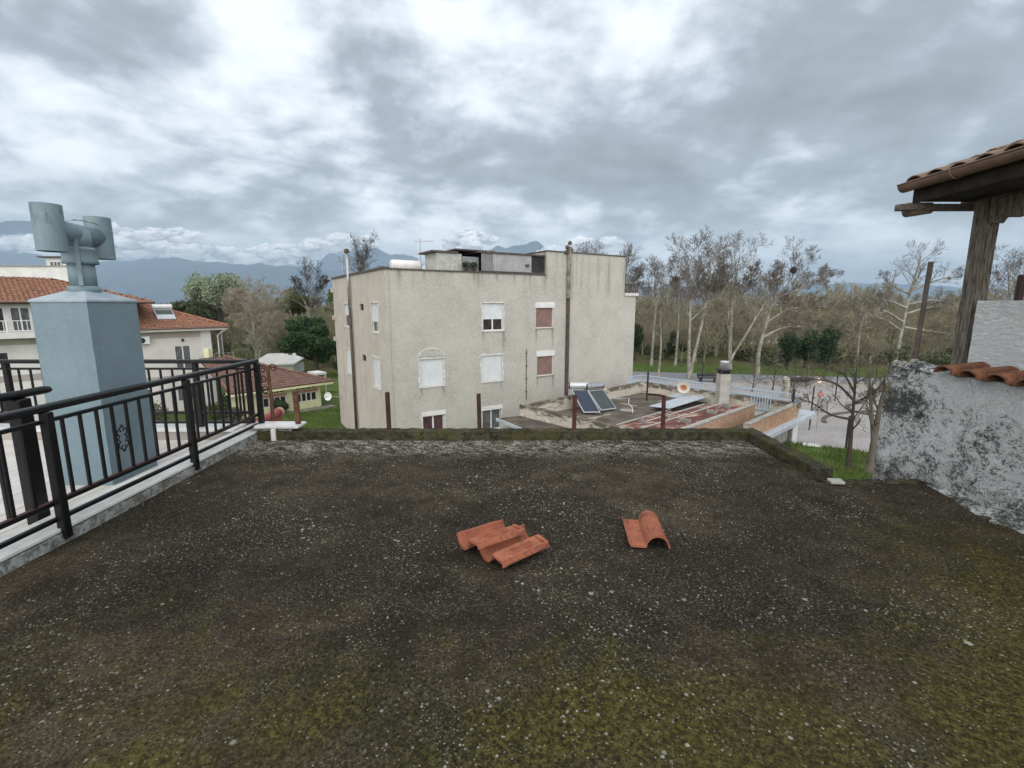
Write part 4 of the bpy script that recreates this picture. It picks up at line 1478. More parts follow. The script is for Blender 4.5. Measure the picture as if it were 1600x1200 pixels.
# remaining sides, roof decks and parapet thickness
a, b, c_, d_ = F(0.02, 0, -0.02), F(16.40, 0, -0.02), F(16.40, 0, -12.0), F(0.02, 0, -12.0)
w.quad((c_[0], c_[1], GZ), (d_[0], d_[1], GZ), (d_[0], d_[1], 3.40), (c_[0], c_[1], 3.40))
w.quad((a[0], a[1], 3.10), (b[0], b[1], 3.10), (c_[0], c_[1], 3.10), (d_[0], d_[1], 3.10))
w.obox(F(16.30, GZ, -0.03), E1 * 1.20, -NF * 10.0, (0, 0, 9.22))
w.build('rear_wall', MAT['render'], AP)
w = M()
w.obox(F(9.90, 3.1, -0.03), E1 * 6.50, -NF * 5.5, (0, 0, 1.69))
w.build('stair_tower', MAT['render'], AP)
# parapet caps
w = M()
w.obox(F(-0.06, 3.42, 0.05), E1 * 9.92, -NF * 0.28, (0, 0, 0.045))
for i in range(62):
    w.obox(F(-0.02 + i * 0.16, 3.375, 0.055), E1 * 0.085, -NF * 0.05, (0, 0, 0.05))
w.build('drip_edge', MAT['dark_edge'], AP)
w = M()
w.obox(Lf(-0.02, 3.402, 0.06), E2 * 12.1, -NL * 0.3, (0, 0, 0.13))
w.build('roof_flashing', MAT['dark_edge'], AP)
w = M()
w.obox(F(9.85, 4.802, 0.05), E1 * 6.62, -NF * 5.62, (0, 0, 0.07))
w.build('tower_flashing', MAT['dark_edge'], AP)


def window(fr, f, side):
    """one opening: plaster surround, frame, panes, roller shutter and its box"""
    kind, u0, u1, z0, z1 = f
    ex, nx = (E1, NF) if side == 'F' else (E2, NL)
    W = u1 - u0
    fm = M()
    t_ = 0.055

    def bx(m, a, b, c, d, n0, n1):
        m.obox(fr(a, c, n0), ex * (b - a), nx * (n1 - n0), (0, 0, d - c))
    for (a, b, c, d) in ((u0, u1, z0, z0 + t_), (u0, u1, z1 - t_, z1), (u0, u0 + t_, z0 + t_, z1 - t_), (u1 - t_, u1, z0 + t_, z1 - t_)):
        bx(fm, a, b, c, d, -0.128, -0.112)
    if W > 1.2 or kind in ('curtain', 'grey'):
        mid_ = (u0 + u1) / 2
        bx(fm, mid_ - 0.045, mid_ + 0.045, z0 + t_, z1 - t_, -0.128, -0.112)
    wd = fm.build('window', MAT['white_paint'], AP)
    gl = {'curtain': 'glass_curtain', 'grey': 'glass_grey'}.get(kind, 'glass_dark')
    mid_ = (u0 + u1) / 2
    for (a, b) in ((u0 + t_, mid_ - 0.045), (mid_ + 0.045, u1 - t_)):
        g_ = M()
        bx(g_, a, b, z0 + t_, z1 - t_, -0.127, -0.118)
        g_.build('pane', MAT[gl], wd)
    sh = {'half': z0 + (z1 - z0) * (0.42 if side == 'F' else (0.36 if u0 < 5 else 0.50)), 'shut': z0 + 0.05, 'arch': z0 + 0.03, 'brown': z0 + 0.06}.get(kind)
    if sh is not None:
        s2 = M()
        n = int((z1 - sh) / 0.055)
        hgt = (z1 - sh) / n
        for i in range(n):
            bx(s2, u0 + 0.03, u1 - 0.03, sh + i * hgt, sh + (i + 1) * hgt - 0.008, -0.105, -0.090)
        bx(s2, u0 + 0.03, u1 - 0.03, sh, z1, -0.11, -0.102)
        s2.build('roller_shutter', MAT['brown_shutter' if kind == 'brown' else 'shutter'], wd)
        for a in (u0, u1 - 0.035):
            gd = M()
            bx(gd, a, a + 0.035, z0, z1, -0.088, -0.055)
            gd.build('shutter_guide', MAT['white_paint'], wd)
    if kind in ('brown', 'curtain', 'grey'):
        bm_ = M()
        hh = 0.34 if kind == 'brown' else 0.24
        bx(bm_, u0 - 0.06, u1 + 0.08, z1 + 0.004, z1 + hh, -0.02, 0.03)
        bm_.build('shutter_box', MAT['white_paint'], wd)
    # sill
    sl = M()
    bx(sl, u0 - 0.05, u1 + 0.05, z0 - 0.045, z0 - 0.004, -0.02, 0.05)
    sl.build('sill', MAT['white_paint' if kind != 'brown' else 'concrete'], wd)
    # ragged plaster around the new frames
    if kind != 'brown':
        rg = random.Random(int(u0 * 100) + int(z0 * 10))
        pl = M()

        def strip(pa, pb, out, wlo, whi, n=9):
            pts_i, pts_o = [], []
            for i in range(n + 1):
                f_ = i / n
                u_, z_ = pa[0] + (pb[0] - pa[0]) * f_, pa[1] + (pb[1] - pa[1]) * f_
                k_ = rg.uniform(wlo, whi)
                pts_i.append((u_, z_))
                pts_o.append((u_ + out[0] * k_, z_ + out[1] * k_))
            for i in range(n):
                q4 = [pts_i[i], pts_i[i + 1], pts_o[i + 1], pts_o[i]]
                pl.prism([fr(a_, b_, 0.002) for a_, b_ in q4], nx * 0.014)
        strip((u0 - 0.10, z1 + 0.005), (u1 + 0.10, z1 + 0.005), (0, 1), 0.04, 0.12)
        strip((u0, z0), (u0, z1), (-1, 0), 0.04, 0.13)
        strip((u1, z0), (u1, z1), (1, 0), 0.04, 0.13)
        for a in (u0 - 0.10, u1 + 0.08):       # splashes at the upper corners
            strip((a - 0.07, z1 - 0.10), (a + 0.07, z1 - 0.08), (0, 1), 0.08, 0.17, 3)
        pl.build('plaster_patch', MAT['plaster_patch'], wd)
    return wd


for f in FW:
    window(F, f, 'F')
for f in LW:
    window(Lf, f, 'L')
# blocked arch over one shutter
a_ = M()
pts = [F(2.36 + 0.72 * math.cos(math.pi * i / 14), -1.06 + 0.40 * math.sin(math.pi * i / 14), 0.004) for i in range(15)]
a_.prism(pts, NF * 0.02)
a_.build('arch_infill', MAT['grey_plaster'], AP)
a_ = M()
for i in range(14):
    t0, t1 = math.pi * i / 14, math.pi * (i + 1) / 14
    q4 = [(2.36 + r_ * math.cos(t_), -1.06 + r2 * math.sin(t_)) for r_, r2, t_ in ((0.72, 0.40, t0), (0.72, 0.40, t1), (0.77, 0.445, t1), (0.77, 0.445, t0))]
    a_.prism([F(u_, z_, 0.004) for u_, z_ in q4], NF * 0.03)
a_.build('arch_rim', MAT['plaster_patch'], AP)
for (a, b, c_, d_) in LV:
    v_ = M()
    v_.obox(Lf(a + 0.004, c_ + 0.004, -0.12), E2 * (b - a - 0.008), NL * 0.02, (0, 0, d_ - c_ - 0.008))
    vv = v_.build('vent', MAT['dark_hole'], AP)
    s2 = M()
    for i in range(4):
        z_ = c_ + 0.03 + i * (d_ - c_) / 4
        s2.obox(Lf(a + 0.01, z_, -0.10), E2 * (b - a - 0.02), NL * 0.05, (0, 0, 0.018))
    s2.build('vent_slat', MAT['brown_pipe'], vv)
# corner pilaster seam and conduits
s2 = M()
s2.tube([F(0.14, GZ, 0.03), F(0.14, 3.4, 0.03)], 0.028, 6)
s2.build('corner_pipe', MAT['render_side'], AP)
s2 = M()
pts = [F(8.45 + 0.015 * math.sin(i * 1.7), -4.1 + i * 0.26, 0.03) for i in range(13)]
s2.tube(pts, 0.022, 6)
for i in (2, 5, 8, 11):
    s2.obox(F(8.40, pts[i][2], 0.0), E1 * 0.11, NF * 0.06, (0, 0, 0.05))
s2.build('conduit', MAT['brown_pipe'], AP)
FP = thing('flue_pipe', 'tall dark flue pipe with a cluster of cowls on the front of the apartment block', 'flue', F(11.5, GZ, 0.1))
s2 = M().obox(F(11.42, -6.9, 0.004), E1 * 0.20, NF * 0.16, (0, 0, 8.95))
s2.build('lower_duct', MAT['brown_pipe'], FP, bevel=0.01)
M().obox(F(11.40, 2.06, 0.006), E1 * 0.235, NF * 0.19, (0, 0, 3.1)).build('upper_duct', simple('stained_duct', (0.30, 0.27, 0.23), (0.15, 0.13, 0.11), 3, 0.9), FP, bevel=0.01)
for (u_, z_) in ((11.36, 5.00), (11.68, 4.86), (11.56, 5.26), (11.30, 4.72)):
    M().lathe(F(u_, 0, 0.1)[0], F(u_, 0, 0.1)[1], [(0.06, z_), (0.12, z_ + 0.03), (0.12, z_ + 0.16), (0.05, z_ + 0.24)], 10).build('cowl', MAT['brown_pipe'], FP)
FP = thing('flue_pipe', 'slender metal flue pipe, bright at the top and sooty below, on the left side wall', 'flue', Lf(6.8, GZ, 0.15))
M().tube([Lf(6.8, 1.4, 0.14), Lf(6.8, 4.78, 0.14)], 0.085, 10).build('upper_pipe', MAT['galv'], FP, smooth=True)
M().tube([Lf(6.8, -6.9, 0.14), Lf(6.8, 1.4, 0.14)], 0.088, 10).build('lower_pipe', MAT['brown_pipe'], FP, smooth=True)
q = Lf(6.8, 0, 0.14)
M().lathe(q[0], q[1], [(0.07, 4.74), (0.16, 4.78), (0.16, 4.92), (0.10, 5.0)], 12).build('rain_cap', MAT['brown_pipe'], FP)
for z_ in (-4, -1.4, 0.9, 3.0):
    M().tube([Lf(6.8, z_, 0.0), Lf(6.8, z_, 0.14)], 0.02, 5).build('clamp', MAT['brown_pipe'], FP)
q = Lf(5.6, 3.52, -0.3)
v_ = M()
v_.lathe(q[0], q[1], [(0.07, 3.4), (0.07, 3.72), (0.17, 3.74), (0.19, 3.86), (0.12, 3.98), (0.02, 4.02)], 12)
o = v_.build('roof_vent', MAT['brown_pipe'])
tag(o, 'small dark round roof vent behind the left parapet of the apartment block', 'vent')

# roof shed
RS = thing('roof_shed', 'roof shed of plaster and corrugated sheet on the apartment block roof', 'shed', F(6.5, 3.1, -1.5))


def sb(name, u0, u1, z0, z1, n0, n1, mat):
    return M().obox(F(u0, z0, n0), E1 * (u1 - u0), NF * (n1 - n0), (0, 0, z1 - z0)).build(name, MAT[mat], RS, bevel=0.01)


sb('plaster_wall', 3.05, 4.55, 3.1, 4.42, -2.2, -0.6, 'grey_plaster')
sb('grey_board', 4.56, 5.55, 3.1, 4.28, -2.0, -0.5, 'shed_grey')
sb('roof_slab', 2.75, 4.3, 4.43, 4.53, -2.4, -0.5, 'dark_edge')
sb('roof_slab', 4.1, 6.6, 4.60, 4.68, -2.6, -0.45, 'dark_edge')
sb('back_wall', 4.1, 9.80, 3.1, 4.58, -2.6, -2.2, 'shed_grey')
for (u0, u1, mt) in ((5.56, 6.30, 'shed_grey'), (6.31, 8.95, 'corr_light'), (8.96, 9.84, 'corr_dark')):
    cm = M()
    n = int((u1 - u0) / 0.06)

    def cf(u, v, u0=u0, u1=u1):
        k_ = u * (u1 - u0) / 0.14
        return F(u0 + (u1 - u0) * u, 3.44 + 1.06 * v, -0.20 + 0.03 * math.sin(k_ * 2 * math.pi))
    cm.grid(cf, n * 3, 1)
    cm.build('corrugated_panel', MAT[mt], RS)
sb('eave_trim', 5.4, 9.86, 4.50, 4.60, -2.4, -0.12, 'dark_edge')
sb('sill_beam', 5.5, 9.86, 3.345 + 0.14, 3.345 + 0.20, -0.32, -0.10, 'dark_edge')
M().lathe(F(8.6, 0, -0.15)[0], F(8.6, 0, -0.15)[1], [(0.10, 3.88), (0.12, 3.93), (0.10, 4.0), (0.02, 4.02)], 10).build('exhaust_stub', MAT['brown_pipe'], RS)
E3 = thing('solar_boiler', 'white cylindrical boiler lying behind the parapet at the left of the apartment roof', 'boiler', F(1.3, 3.2, -2.2))
M().tube([F(1.0, 3.80, -2.0), F(1.07, 3.80, -2.0), F(2.6, 3.80, -2.0), F(2.67, 3.80, -2.0)], [0.20, 0.26, 0.26, 0.20], 16).build('tank', MAT['white_paint'], E3, smooth=True)
for u_ in (1.3, 2.3):
    M().bar(F(u_, 3.1, -2.0), F(u_, 3.6, -2.0), 0.05, 0.05).build('leg', MAT['alu'], E3)
M().bar(F(2.75, 3.1, -2.0), F(2.75, 3.95, -2.0), 0.03, 0.03).build('feed_pipe', MAT['galv'], E3)


def antenna(label, p, h, ex, seed):
    A_ = thing('tv_antenna', label, 'antenna', p, 'roof antennas')
    M().tube([p, (p[0], p[1], p[2] + h)], 0.025, 6).build('mast', MAT['galv'], A_)
    rg = random.Random(seed)
    for zz, L_ in ((h * 0.93, 1.1), (h * 0.62, 0.9)):
        c_ = Vector((p[0], p[1], p[2] + zz))
        e_ = Vector(ex).normalized()
        sd = Vector((-e_.y, e_.x, 0))
        M().tube([c_ - e_ * L_ * 0.7, c_ + e_ * L_ * 0.3], 0.014, 5).build('boom', MAT['galv'], A_)
        for i in range(7):
            b_ = c_ + e_ * (-L_ * 0.65 + i * L_ * 0.15)
            M().tube([b_ - sd * 0.22 - Vector((0, 0, 0.04)), b_ + sd * 0.22 + Vector((0, 0, 0.04))], 0.009, 4).build('element', MAT['galv'], A_)


antenna('tall bare television antenna between the white boiler and the roof shed', F(3.1, 3.1, -3.0), 2.3, (-1, 0.1, 0), 1)
antenna('television antenna over the far left corner of the apartment roof', Lf(11.4, 3.4, -0.6), 2.0, (-1, 0.2, 0), 2)


def leaf_cloud(m, c, r, n, s, rng, shell=0.55, flat=1.0):
    """leaf-sized faces through an ellipsoid"""
    for _ in range(n):
        while True:
            d = Vector((rng.gauss(0, 1), rng.gauss(0, 1), rng.gauss(0, 1)))
            if d.length > 1e-3:
                break
        d.normalize()
        k_ = shell + (1 - shell) * rng.random() ** 0.6
        k_ *= 1 + 0.22 * noise.noise(d * 2.3 + Vector(c) * 0.37)
        p = Vector((c[0] + d.x * r[0] * k_, c[1] + d.y * r[1] * k_, c[2] + d.z * r[2] * k_))
        a = Vector((rng.gauss(0, 1), rng.gauss(0, 1), rng.gauss(0, 0.7) * flat)).normalized()
        b = a.cross(Vector((rng.gauss(0, 1), rng.gauss(0, 1), rng.gauss(0, 1)))).normalized()
        ss = s * rng.uniform(0.6, 1.4)
        m.add([p - a * ss, p + b * ss * 0.55, p + a * ss, p - b * ss * 0.55], [(0, 1, 2, 3)])


rng = random.Random(21)
for (u_, lab) in ((4.55, 'left one of two dark potted shrubs on the parapet before the roof shed'), (5.05, 'right one of two dark potted shrubs on the parapet before the roof shed')):
    T = thing('potted_plant', lab, 'plant', F(u_, 3.48, -0.12), 'potted shrubs on the apartment roof')
    q = F(u_, 0, -0.12)
    M().lathe(q[0], q[1], [(0.11, 3.482), (0.16, 3.66)], 10).build('pot', MAT['brown_pipe'], T)
    m = M()
    leaf_cloud(m, (q[0], q[1], 3.80), (0.24, 0.24, 0.19), 170, 0.06, rng, 0.2)
    m.build('foliage', MAT['dark_leaf'], T)
# side balconies at the right end
BL = M().obox(F(16.45, 2.256, 0.10), E1 * 1.25, -NF * 3.2, (0, 0, 0.18)).build('balcony_slab', MAT['plaster_patch'], AP)
m = M()
for i in range(13):
    q0, q1 = F(16.5 + i * 0.095, 2.43, 0.06), F(16.5 + i * 0.095, 3.0, 0.06)
    m.bar(q0, q1, 0.02, 0.02)
m.bar(F(16.45, 3.02, 0.06), F(17.66, 3.02, 0.06), 0.05, 0.04)
m.bar(F(16.45, 2.56, 0.06), F(17.66, 2.56, 0.06), 0.03, 0.03)
for i in range(16):
    m.bar(F(17.66, 2.43, 0.02 - i * 0.2), F(17.66, 3.0, 0.02 - i * 0.2), 0.02, 0.02)
m.bar(F(17.66, 3.02, 0.06), F(17.66, 3.02, -3.1), 0.05, 0.04)
m.build('balcony_rail', MAT['brown_pipe'], BL, stuff=True)
for z_ in (-0.75, -3.75):
    q = M().obox(F(17.50, z_, -0.6), E1 * 0.55, -NF * 3.0, (0, 0, 0.16)).build('balcony_slab', MAT['plaster_patch'], AP)
    M().obox(F(17.95, z_ + 0.16, -0.6), E1 * 0.06, -NF * 3.0, (0, 0, 0.85)).build('balcony_front', MAT['terracotta'], q)
for z_ in (-0.9, 0.6, 2.5):
    M().obox(Lf(11.7, z_, 0.004), E2 * 0.3, NL * 0.16, (0, 0, 0.3)).build('side_balcony', MAT['render_side'], AP)
# concrete canopy over the ground floor
cn = thing('concrete_canopy', 'thin stained concrete canopy slab between the apartment block and the annex parapet', 'canopy', (0.3, 22.5, -4.0))
M().prism([(-0.75, 22.85, -3.96), (0.68, 23.50, -3.96), (4.4, 19.0, -3.96), (2.2, 18.1, -3.96)], (0, 0, 0.09)).build('slab', MAT['roof_felt'], cn)
M().prism([(-0.80, 22.80, -4.0), (2.15, 18.05, -4.0), (2.21, 18.09, -4.0), (-0.74, 22.84, -4.0)], (0, 0, 0.15)).build('fascia', MAT['blue_sheet'], cn)
M().prism([(-0.2, 23.1, GZ), (0.66, 23.45, GZ), (4.3, 19.1, GZ), (2.7, 18.4, GZ)], (0, 0, 3.03)).build('wall', MAT['concrete'], cn)

# ------------------------------------------------------------------ low annex with solar collectors and rusty roof
Q0 = Vector((0.71, 23.4, 0))
AV, BV = Vector((0.741, 0.671, 0)), Vector((0.671, -0.741, 0))


def Q(a, b, z):
    p = Q0 + AV * a + BV * b
    return (p.x, p.y, z)


def qb(m, a0, a1, b0, b1, z0, z1):
    return m.obox(Q(a0, b0, z0), AV * (a1 - a0), BV * (b1 - b0), (0, 0, z1 - z0))


AN = thing('annex', 'low flat roofed annex with stained whitewashed parapets, rusty sheets and a thin brick edge', 'building', Q(5, 5, GZ))
m = M()
qb(m, 0.02, 10.38, 0.02, 7.70, GZ, -3.95)
qb(m, 3.5, 10.38, 7.71, 9.10, GZ, -4.10)
m.build('wall', MAT['concrete'], AN)
m = M()
m.grid(lambda u, v: Q(0.2 + 10.0 * u, 0.2 + 4.4 * v, -3.94 + 0.03 * noise.noise(Vector((u * 9, v * 5, 1)))), 24, 12)
m.build('roof_deck', MAT['roof_felt'], AN, smooth=True)


def rparapet(a0, a1, b0, b1, z0, z1, seed):
    m = M()
    qs = [(a0, b0), (a1, b0), (a1, b1), (a0, b1)]

    def dsp(a, b, z):
        q = Vector(Q(a, b, z))
        n = 0.03 * noise.noise(q * 1.7 + Vector((seed, 0, 0))) + 0.02 * noise.noise(q * 6)
        return (q.x + n, q.y + n, q.z + (0.04 * noise.noise(q * 1.3) if z > z1 - 0.01 else 0))
    for i in range(4):
        (pa, pb), (ra, rb) = qs[i], qs[(i + 1) % 4]
        L_ = max(abs(ra - pa), abs(rb - pb))
        m.grid(lambda u, v: dsp(pa + (ra - pa) * u, pb + (rb - pb) * u, z0 + (z1 - z0) * v), max(2, int(L_ * 4)), 4)
    m.grid(lambda u, v: dsp(a0 + (a1 - a0) * u, b0 + (b1 - b0) * v, z1), max(2, int((a1 - a0) * 4)), max(2, int((b1 - b0) * 4)))
    return m.build('parapet', MAT['parapet_white'], AN, smooth=False)


rparapet(-0.25, 0.0, -0.25, 7.7, -4.2, -3.30, 1)
rparapet(0.0, 10.4, -0.25, 0.0, -4.0, -3.32, 2)
rparapet(10.4, 10.65, -0.25, 9.2, -4.0, -3.30, 3)
# rusty sheets, one by one, with pale cover strips
for j in range(4):
    b0, b1 = 4.45 + j * 0.80, 4.45 + j * 0.80 + 0.78
    for (a0, a1) in ((0.35, 3.1), (3.12, 5.9), (5.92, 8.6)):
        if j == 0 and a0 > 5:
            continue
        z0, z1 = -3.80 + j * 0.115, -3.80 + (j + 1) * 0.115
        cm = M()
        cm.grid(lambda u, v: Q(a0 + (a1 - a0) * v, b0 + (b1 - b0) * u, z0 + (z1 - z0) * u + 0.012 * math.sin(u * 2 * math.pi * 8) + 0.02 * noise.noise(Vector((a0 + v * 3, b0 + u, 1)))), 32, 4)
        cm.build('roof_sheet', MAT['rust_sheet'], AN)
for j, (a0, a1) in ((0, (0.3, 6.3)), (1, (2.6, 8.4)), (2, (0.3, 5.0)), (2, (5.3, 8.6)), (4, (0.3, 8.7))):
    bb = 4.43 + j * 0.80
    zz = -3.78 + j * 0.115
    M().obox(Q(a0, bb - 0.05, zz), AV * (a1 - a0), BV * 0.065, (0, 0, 0.035)).build('cover_strip', MAT['grey_plaster'], AN)
M().prism([Q(5.95, 3.35, -3.72), Q(5.95, 4.55, -3.66), Q(10.2, 4.55, -3.60), Q(10.2, 3.35, -3.66)], (0, 0, 0.03)).build('roof_sheet', MAT['blue_sheet'], AN)
M().prism([Q(9.1, 2.6, -3.70), Q(9.1, 3.30, -3.68), Q(10.3, 3.30, -3.66), Q(10.3, 2.6, -3.68)], (0, 0, 0.03)).build('roof_sheet', MAT['blue_sheet'], AN)


def brickwall(name, b, a0, a1, zlo, ztop0, ztop1, label=None):
    bw = M()
    bw.prism([Q(a0, b, zlo), Q(a1, b, zlo), Q(a1, b, ztop1), Q(a0, b, ztop0)], -BV * 0.2)
    o = bw.build(name, MAT['mortar'], AN)
    bk_ = M()
    rg = random.Random(int(b * 10))
    z = zlo + 0.01
    row = 0
    while z < max(ztop0, ztop1) - 0.06:
        a = a0 + 0.02 + (0.11 if row % 2 else 0)
        while a < a1 - 0.23:
            zt = ztop0 + (ztop1 - ztop0) * (a - a0) / (a1 - a0)
            if z + 0.065 < zt and rg.random() > 0.12:
                L_ = 0.205 + rg.uniform(-0.02, 0.01)
                bk_.obox(Q(a, b + 0.001, z), AV * L_, BV * rg.uniform(0.008, 0.03), (0, 0, 0.052))
            a += 0.225
        z += 0.066
        row += 1
    bk_.build('brick', MAT['brick'], o, stuff=True)
    M().prism([Q(a0, b + 0.05, ztop0), Q(a1, b + 0.05, ztop1), Q(a1, b + 0.05, ztop1 + 0.04), Q(a0, b + 0.05, ztop0 + 0.04)], -BV * 0.27).build('brick_coping', MAT['concrete'], o)
    return o


brickwall('brick_gable', 7.75, 0.2, 8.6, -4.6, -3.36, -3.30)
brickwall('brick_parapet', 9.12, 4.3, 10.3, -4.40, -3.36, -3.30)
M().obox(Q(4.2, 7.8, -4.05), AV * 6.2, BV * 1.1, (0, 0, 0.04)).build('roof_deck', MAT['roof_felt'], AN)
M().obox(Q(3.5, 9.125, -4.24), AV * 9.0, BV * 0.34, (0, 0, 0.24)).build('eave_fascia', MAT['blue_sheet'], AN, bevel=0.02)
M().obox(Q(10.7, 8.2, -4.10), AV * 1.9, BV * 1.0, (0, 0, 0.10)).build('eave_slab', MAT['blue_sheet'], AN)
q = Q(9.55, 9.30, 0)
M().box(q[0] - 0.13, q[0] + 0.13, q[1] - 0.13, q[1] + 0.13, -5.6, -4.245).build('white_column', MAT['white_paint'], AN, bevel=0.02)
o = M().obox((q[0] + 0.1, q[1] - 0.7, -5.11), (0.7, -0.3, 0), (0.2, 0.4, 0), (0, 0, 0.08)).build('stone_slab', MAT['plaster_patch'], bevel=0.02)
tag(o, 'pale stone slab in the grass at the foot of the white column', 'slab')
# blue railing on the back parapets
br = thing('parapet_railing', 'light blue metal railing along the far parapet of the annex', 'railing', Q(10.5, 4, -3.3))
for zz in (-2.86, -3.20):
    M().bar(Q(10.52, -0.12, zz), Q(10.52, 9.15, zz), 0.06, 0.05).build('rail', MAT['blue_rail'], br)
    M().bar(Q(8.9, -0.12, zz), Q(10.5, -0.12, zz), 0.06, 0.05).build('rail', MAT['blue_rail'], br)
bl = M()
for i in range(70):
    bl.bar(Q(10.52, -0.1 + i * 0.134, -3.28), Q(10.52, -0.1 + i * 0.134, -2.86), 0.022, 0.022)
for i in range(12):
    bl.bar(Q(8.95 + i * 0.134, -0.12, -3.28), Q(8.95 + i * 0.134, -0.12, -2.86), 0.022, 0.022)
bl.build('baluster', MAT['blue_rail'], br, stuff=True)
gt_ = thing('roof_gate', 'small light blue barred gate panel against the far parapet of the annex', 'gate', Q(10.2, 7.6, -4.0))
M().bar(Q(10.28, 6.9, -3.15), Q(10.28, 7.9, -3.15), 0.05, 0.05).build('gate_frame', MAT['blue_rail'], gt_)
M().bar(Q(10.28, 6.9, -3.85), Q(10.28, 7.9, -3.85), 0.05, 0.05).build('gate_frame', MAT['blue_rail'], gt_)
for i in range(8):
    M().bar(Q(10.28, 6.92 + i * 0.137, -3.95), Q(10.28, 6.92 + i * 0.137, -3.12), 0.035, 0.035).build('bar', MAT['blue_rail'], gt_)


def collector(label, bl_, w, hv, rise, glass, tank_r, tank_mat):
    bl_, w, hv = Vector(bl_), Vector(w), Vector(hv)
    T = thing('solar_water_heater', label, 'solar heater', bl_ + w / 2, 'solar heaters on the annex roof')
    upv = hv + Vector((0, 0, rise))
    nn = w.cross(upv).normalized()
    if nn.z < 0:
        nn = -nn
    M().obox(bl_, w, upv, nn * 0.07).build('collector_case', MAT['alu'], T, bevel=0.008)
    e_ = 0.045
    wn_, un_ = w.normalized(), upv.normalized()
    M().obox(bl_ + wn_ * e_ + un_ * e_ + nn * 0.071, w - wn_ * 2 * e_, upv - un_ * 2 * e_, nn * 0.006).build('collector_glass', MAT[glass], T)
    tp_ = bl_ + upv + Vector((0, 0, 0.26)) + hv.normalized() * 0.15
    tk = M().tube([tp_ - wn_ * 0.10, tp_ - wn_ * 0.04, tp_ + w + wn_ * 0.04, tp_ + w + wn_ * 0.10], [tank_r * 0.8, tank_r, tank_r, tank_r * 0.8], 18).build('tank', MAT[tank_mat], T, smooth=False)
    M().tube([tp_ - wn_ * 0.11, tp_ - wn_ * 0.045], [tank_r * 0.82, tank_r * 1.02], 18).build('end_cap', MAT['glass_dark'], tk)
    for f_ in (0.08, 0.92):
        a_ = bl_ + w * f_ + hv * 1.05
        M().bar(a_ + Vector((0, 0, 0.0)), Vector((tp_.x, tp_.y, tp_.z - tank_r)) + w * f_, 0.04, 0.04).build('leg', MAT['alu'], T)
        M().bar(bl_ + w * f_ + upv, Vector((tp_.x, tp_.y, tp_.z - tank_r * 0.6)) + w * f_, 0.05, 0.03).build('bracket', MAT['alu'], T)
    return T


collector('solar water heater with navy blue collector and dull tank, left one on the annex', (3.69, 23.9, -3.86), (0.88, 0.0, 0), (-0.43, 1.72, 0), 0.86, 'panel_blue', 0.19, 'alu')
collector('solar water heater with green grey collector and shiny steel tank, right one on the annex', (4.66, 24.35, -3.86), (0.92, 0.50, 0), (-0.50, 1.25, 0), 0.80, 'panel_green', 0.22, 'steel')
m = M()
m.tube([Q(5.3, 2.5, -3.3), Q(5.25, 2.52, -3.6), Q(5.4, 2.65, -3.8), Q(5.1, 2.9, -3.9), Q(4.6, 3.2, -3.9)], 0.018, 6)
tag(m.build('hose', MAT['white_paint']), 'thin pale hose running down onto the annex roof right of the collectors', 'hose')
DS = thing('satellite_dish', 'round cream satellite dish with an orange rusty centre on the annex roof', 'dish', (10.0, 27.2, -3.55))
dm = M()
dv = Vector((-0.36, -0.93, 0.12)).normalized()
sx_ = dv.cross(Vector((0, 0, 1))).normalized()
sz_ = sx_.cross(dv)
cd = Vector((10.0, 27.2, -3.08))


def dish(rr, back=0.0, dep=0.10):
    return lambda u, v: cd + (sx_ * math.cos(u * 2 * math.pi) + sz_ * math.sin(u * 2 * math.pi)) * rr * v - dv * dep * (1 - v * v) - dv * back


dm.grid(dish(0.35), 24, 6)
dm.grid(dish(0.35, 0.012), 24, 6)
dm.build('reflector', MAT['dish_white'], DS, smooth=True)
dm = M()
dm.grid(lambda u, v: dish(0.15 + 0.025 * math.sin(u * 4 * math.pi + 1) + 0.02 * math.sin(u * 10 * math.pi), -0.006, 0.075)(u, v), 32, 4)
dm.build('rust_patch', simple('orange_rust', (0.46, 0.16, 0.05), (0.34, 0.10, 0.04), 9), DS, smooth=True)
M().tube([cd - dv * 0.12, cd - dv * 0.25 - Vector((0, 0, 0.1)), (10.0, 27.3, -3.9)], 0.03, 6).build('mast', MAT['galv'], DS)
ac = thing('annex_chimney', 'pale concrete chimney with a black collar and metal cap on the annex', 'chimney', (11.6, 25.7, -3.95))
M().box(11.32, 11.88, 25.42, 25.98, -4.0, -2.06).build('shaft', simple('grey_white_chimney', (0.46, 0.44, 0.40), (0.33, 0.31, 0.28), 2.5, 0.95), ac, bevel=0.02)
for (x_, y_) in ((11.36, 25.46), (11.78, 25.46), (11.36, 25.88), (11.78, 25.88)):
    M().box(x_, x_ + 0.06, y_, y_ + 0.06, -2.06, -1.88).build('cap_pillar', MAT['glass_dark'], ac)
M().box(11.42, 11.78, 25.52, 25.88, -2.06, -1.90).build('flue_mouth', MAT['dark_hole'], ac)
M().box(11.28, 11.92, 25.38, 26.02, -1.88, -1.80).build('black_collar', MAT['corr_dark'], ac, bevel=0.01)
M().lathe(11.6, 25.7, [(0.24, -1.80), (0.22, -1.45), (0.25, -1.42), (0.20, -1.36)], 16).build('metal_cap', MAT['alu'], ac, smooth=True)
for (p, zt, lab) in (((7.9, 27.4), -2.2, 'thin dark iron post on the annex roof near its far corner'), (Q(10.3, 8.9, 0)[:2], -2.55, 'thick short dark post where the blue railing meets the brick parapet')):
    o = M().obox((p[0], p[1], -3.95), (0.09, 0, 0), (0, 0.09, 0), (0.02, 0, zt + 3.95)).build('iron_post', MAT['rust'], bevel=0.01)
    tag(o, lab, 'post')
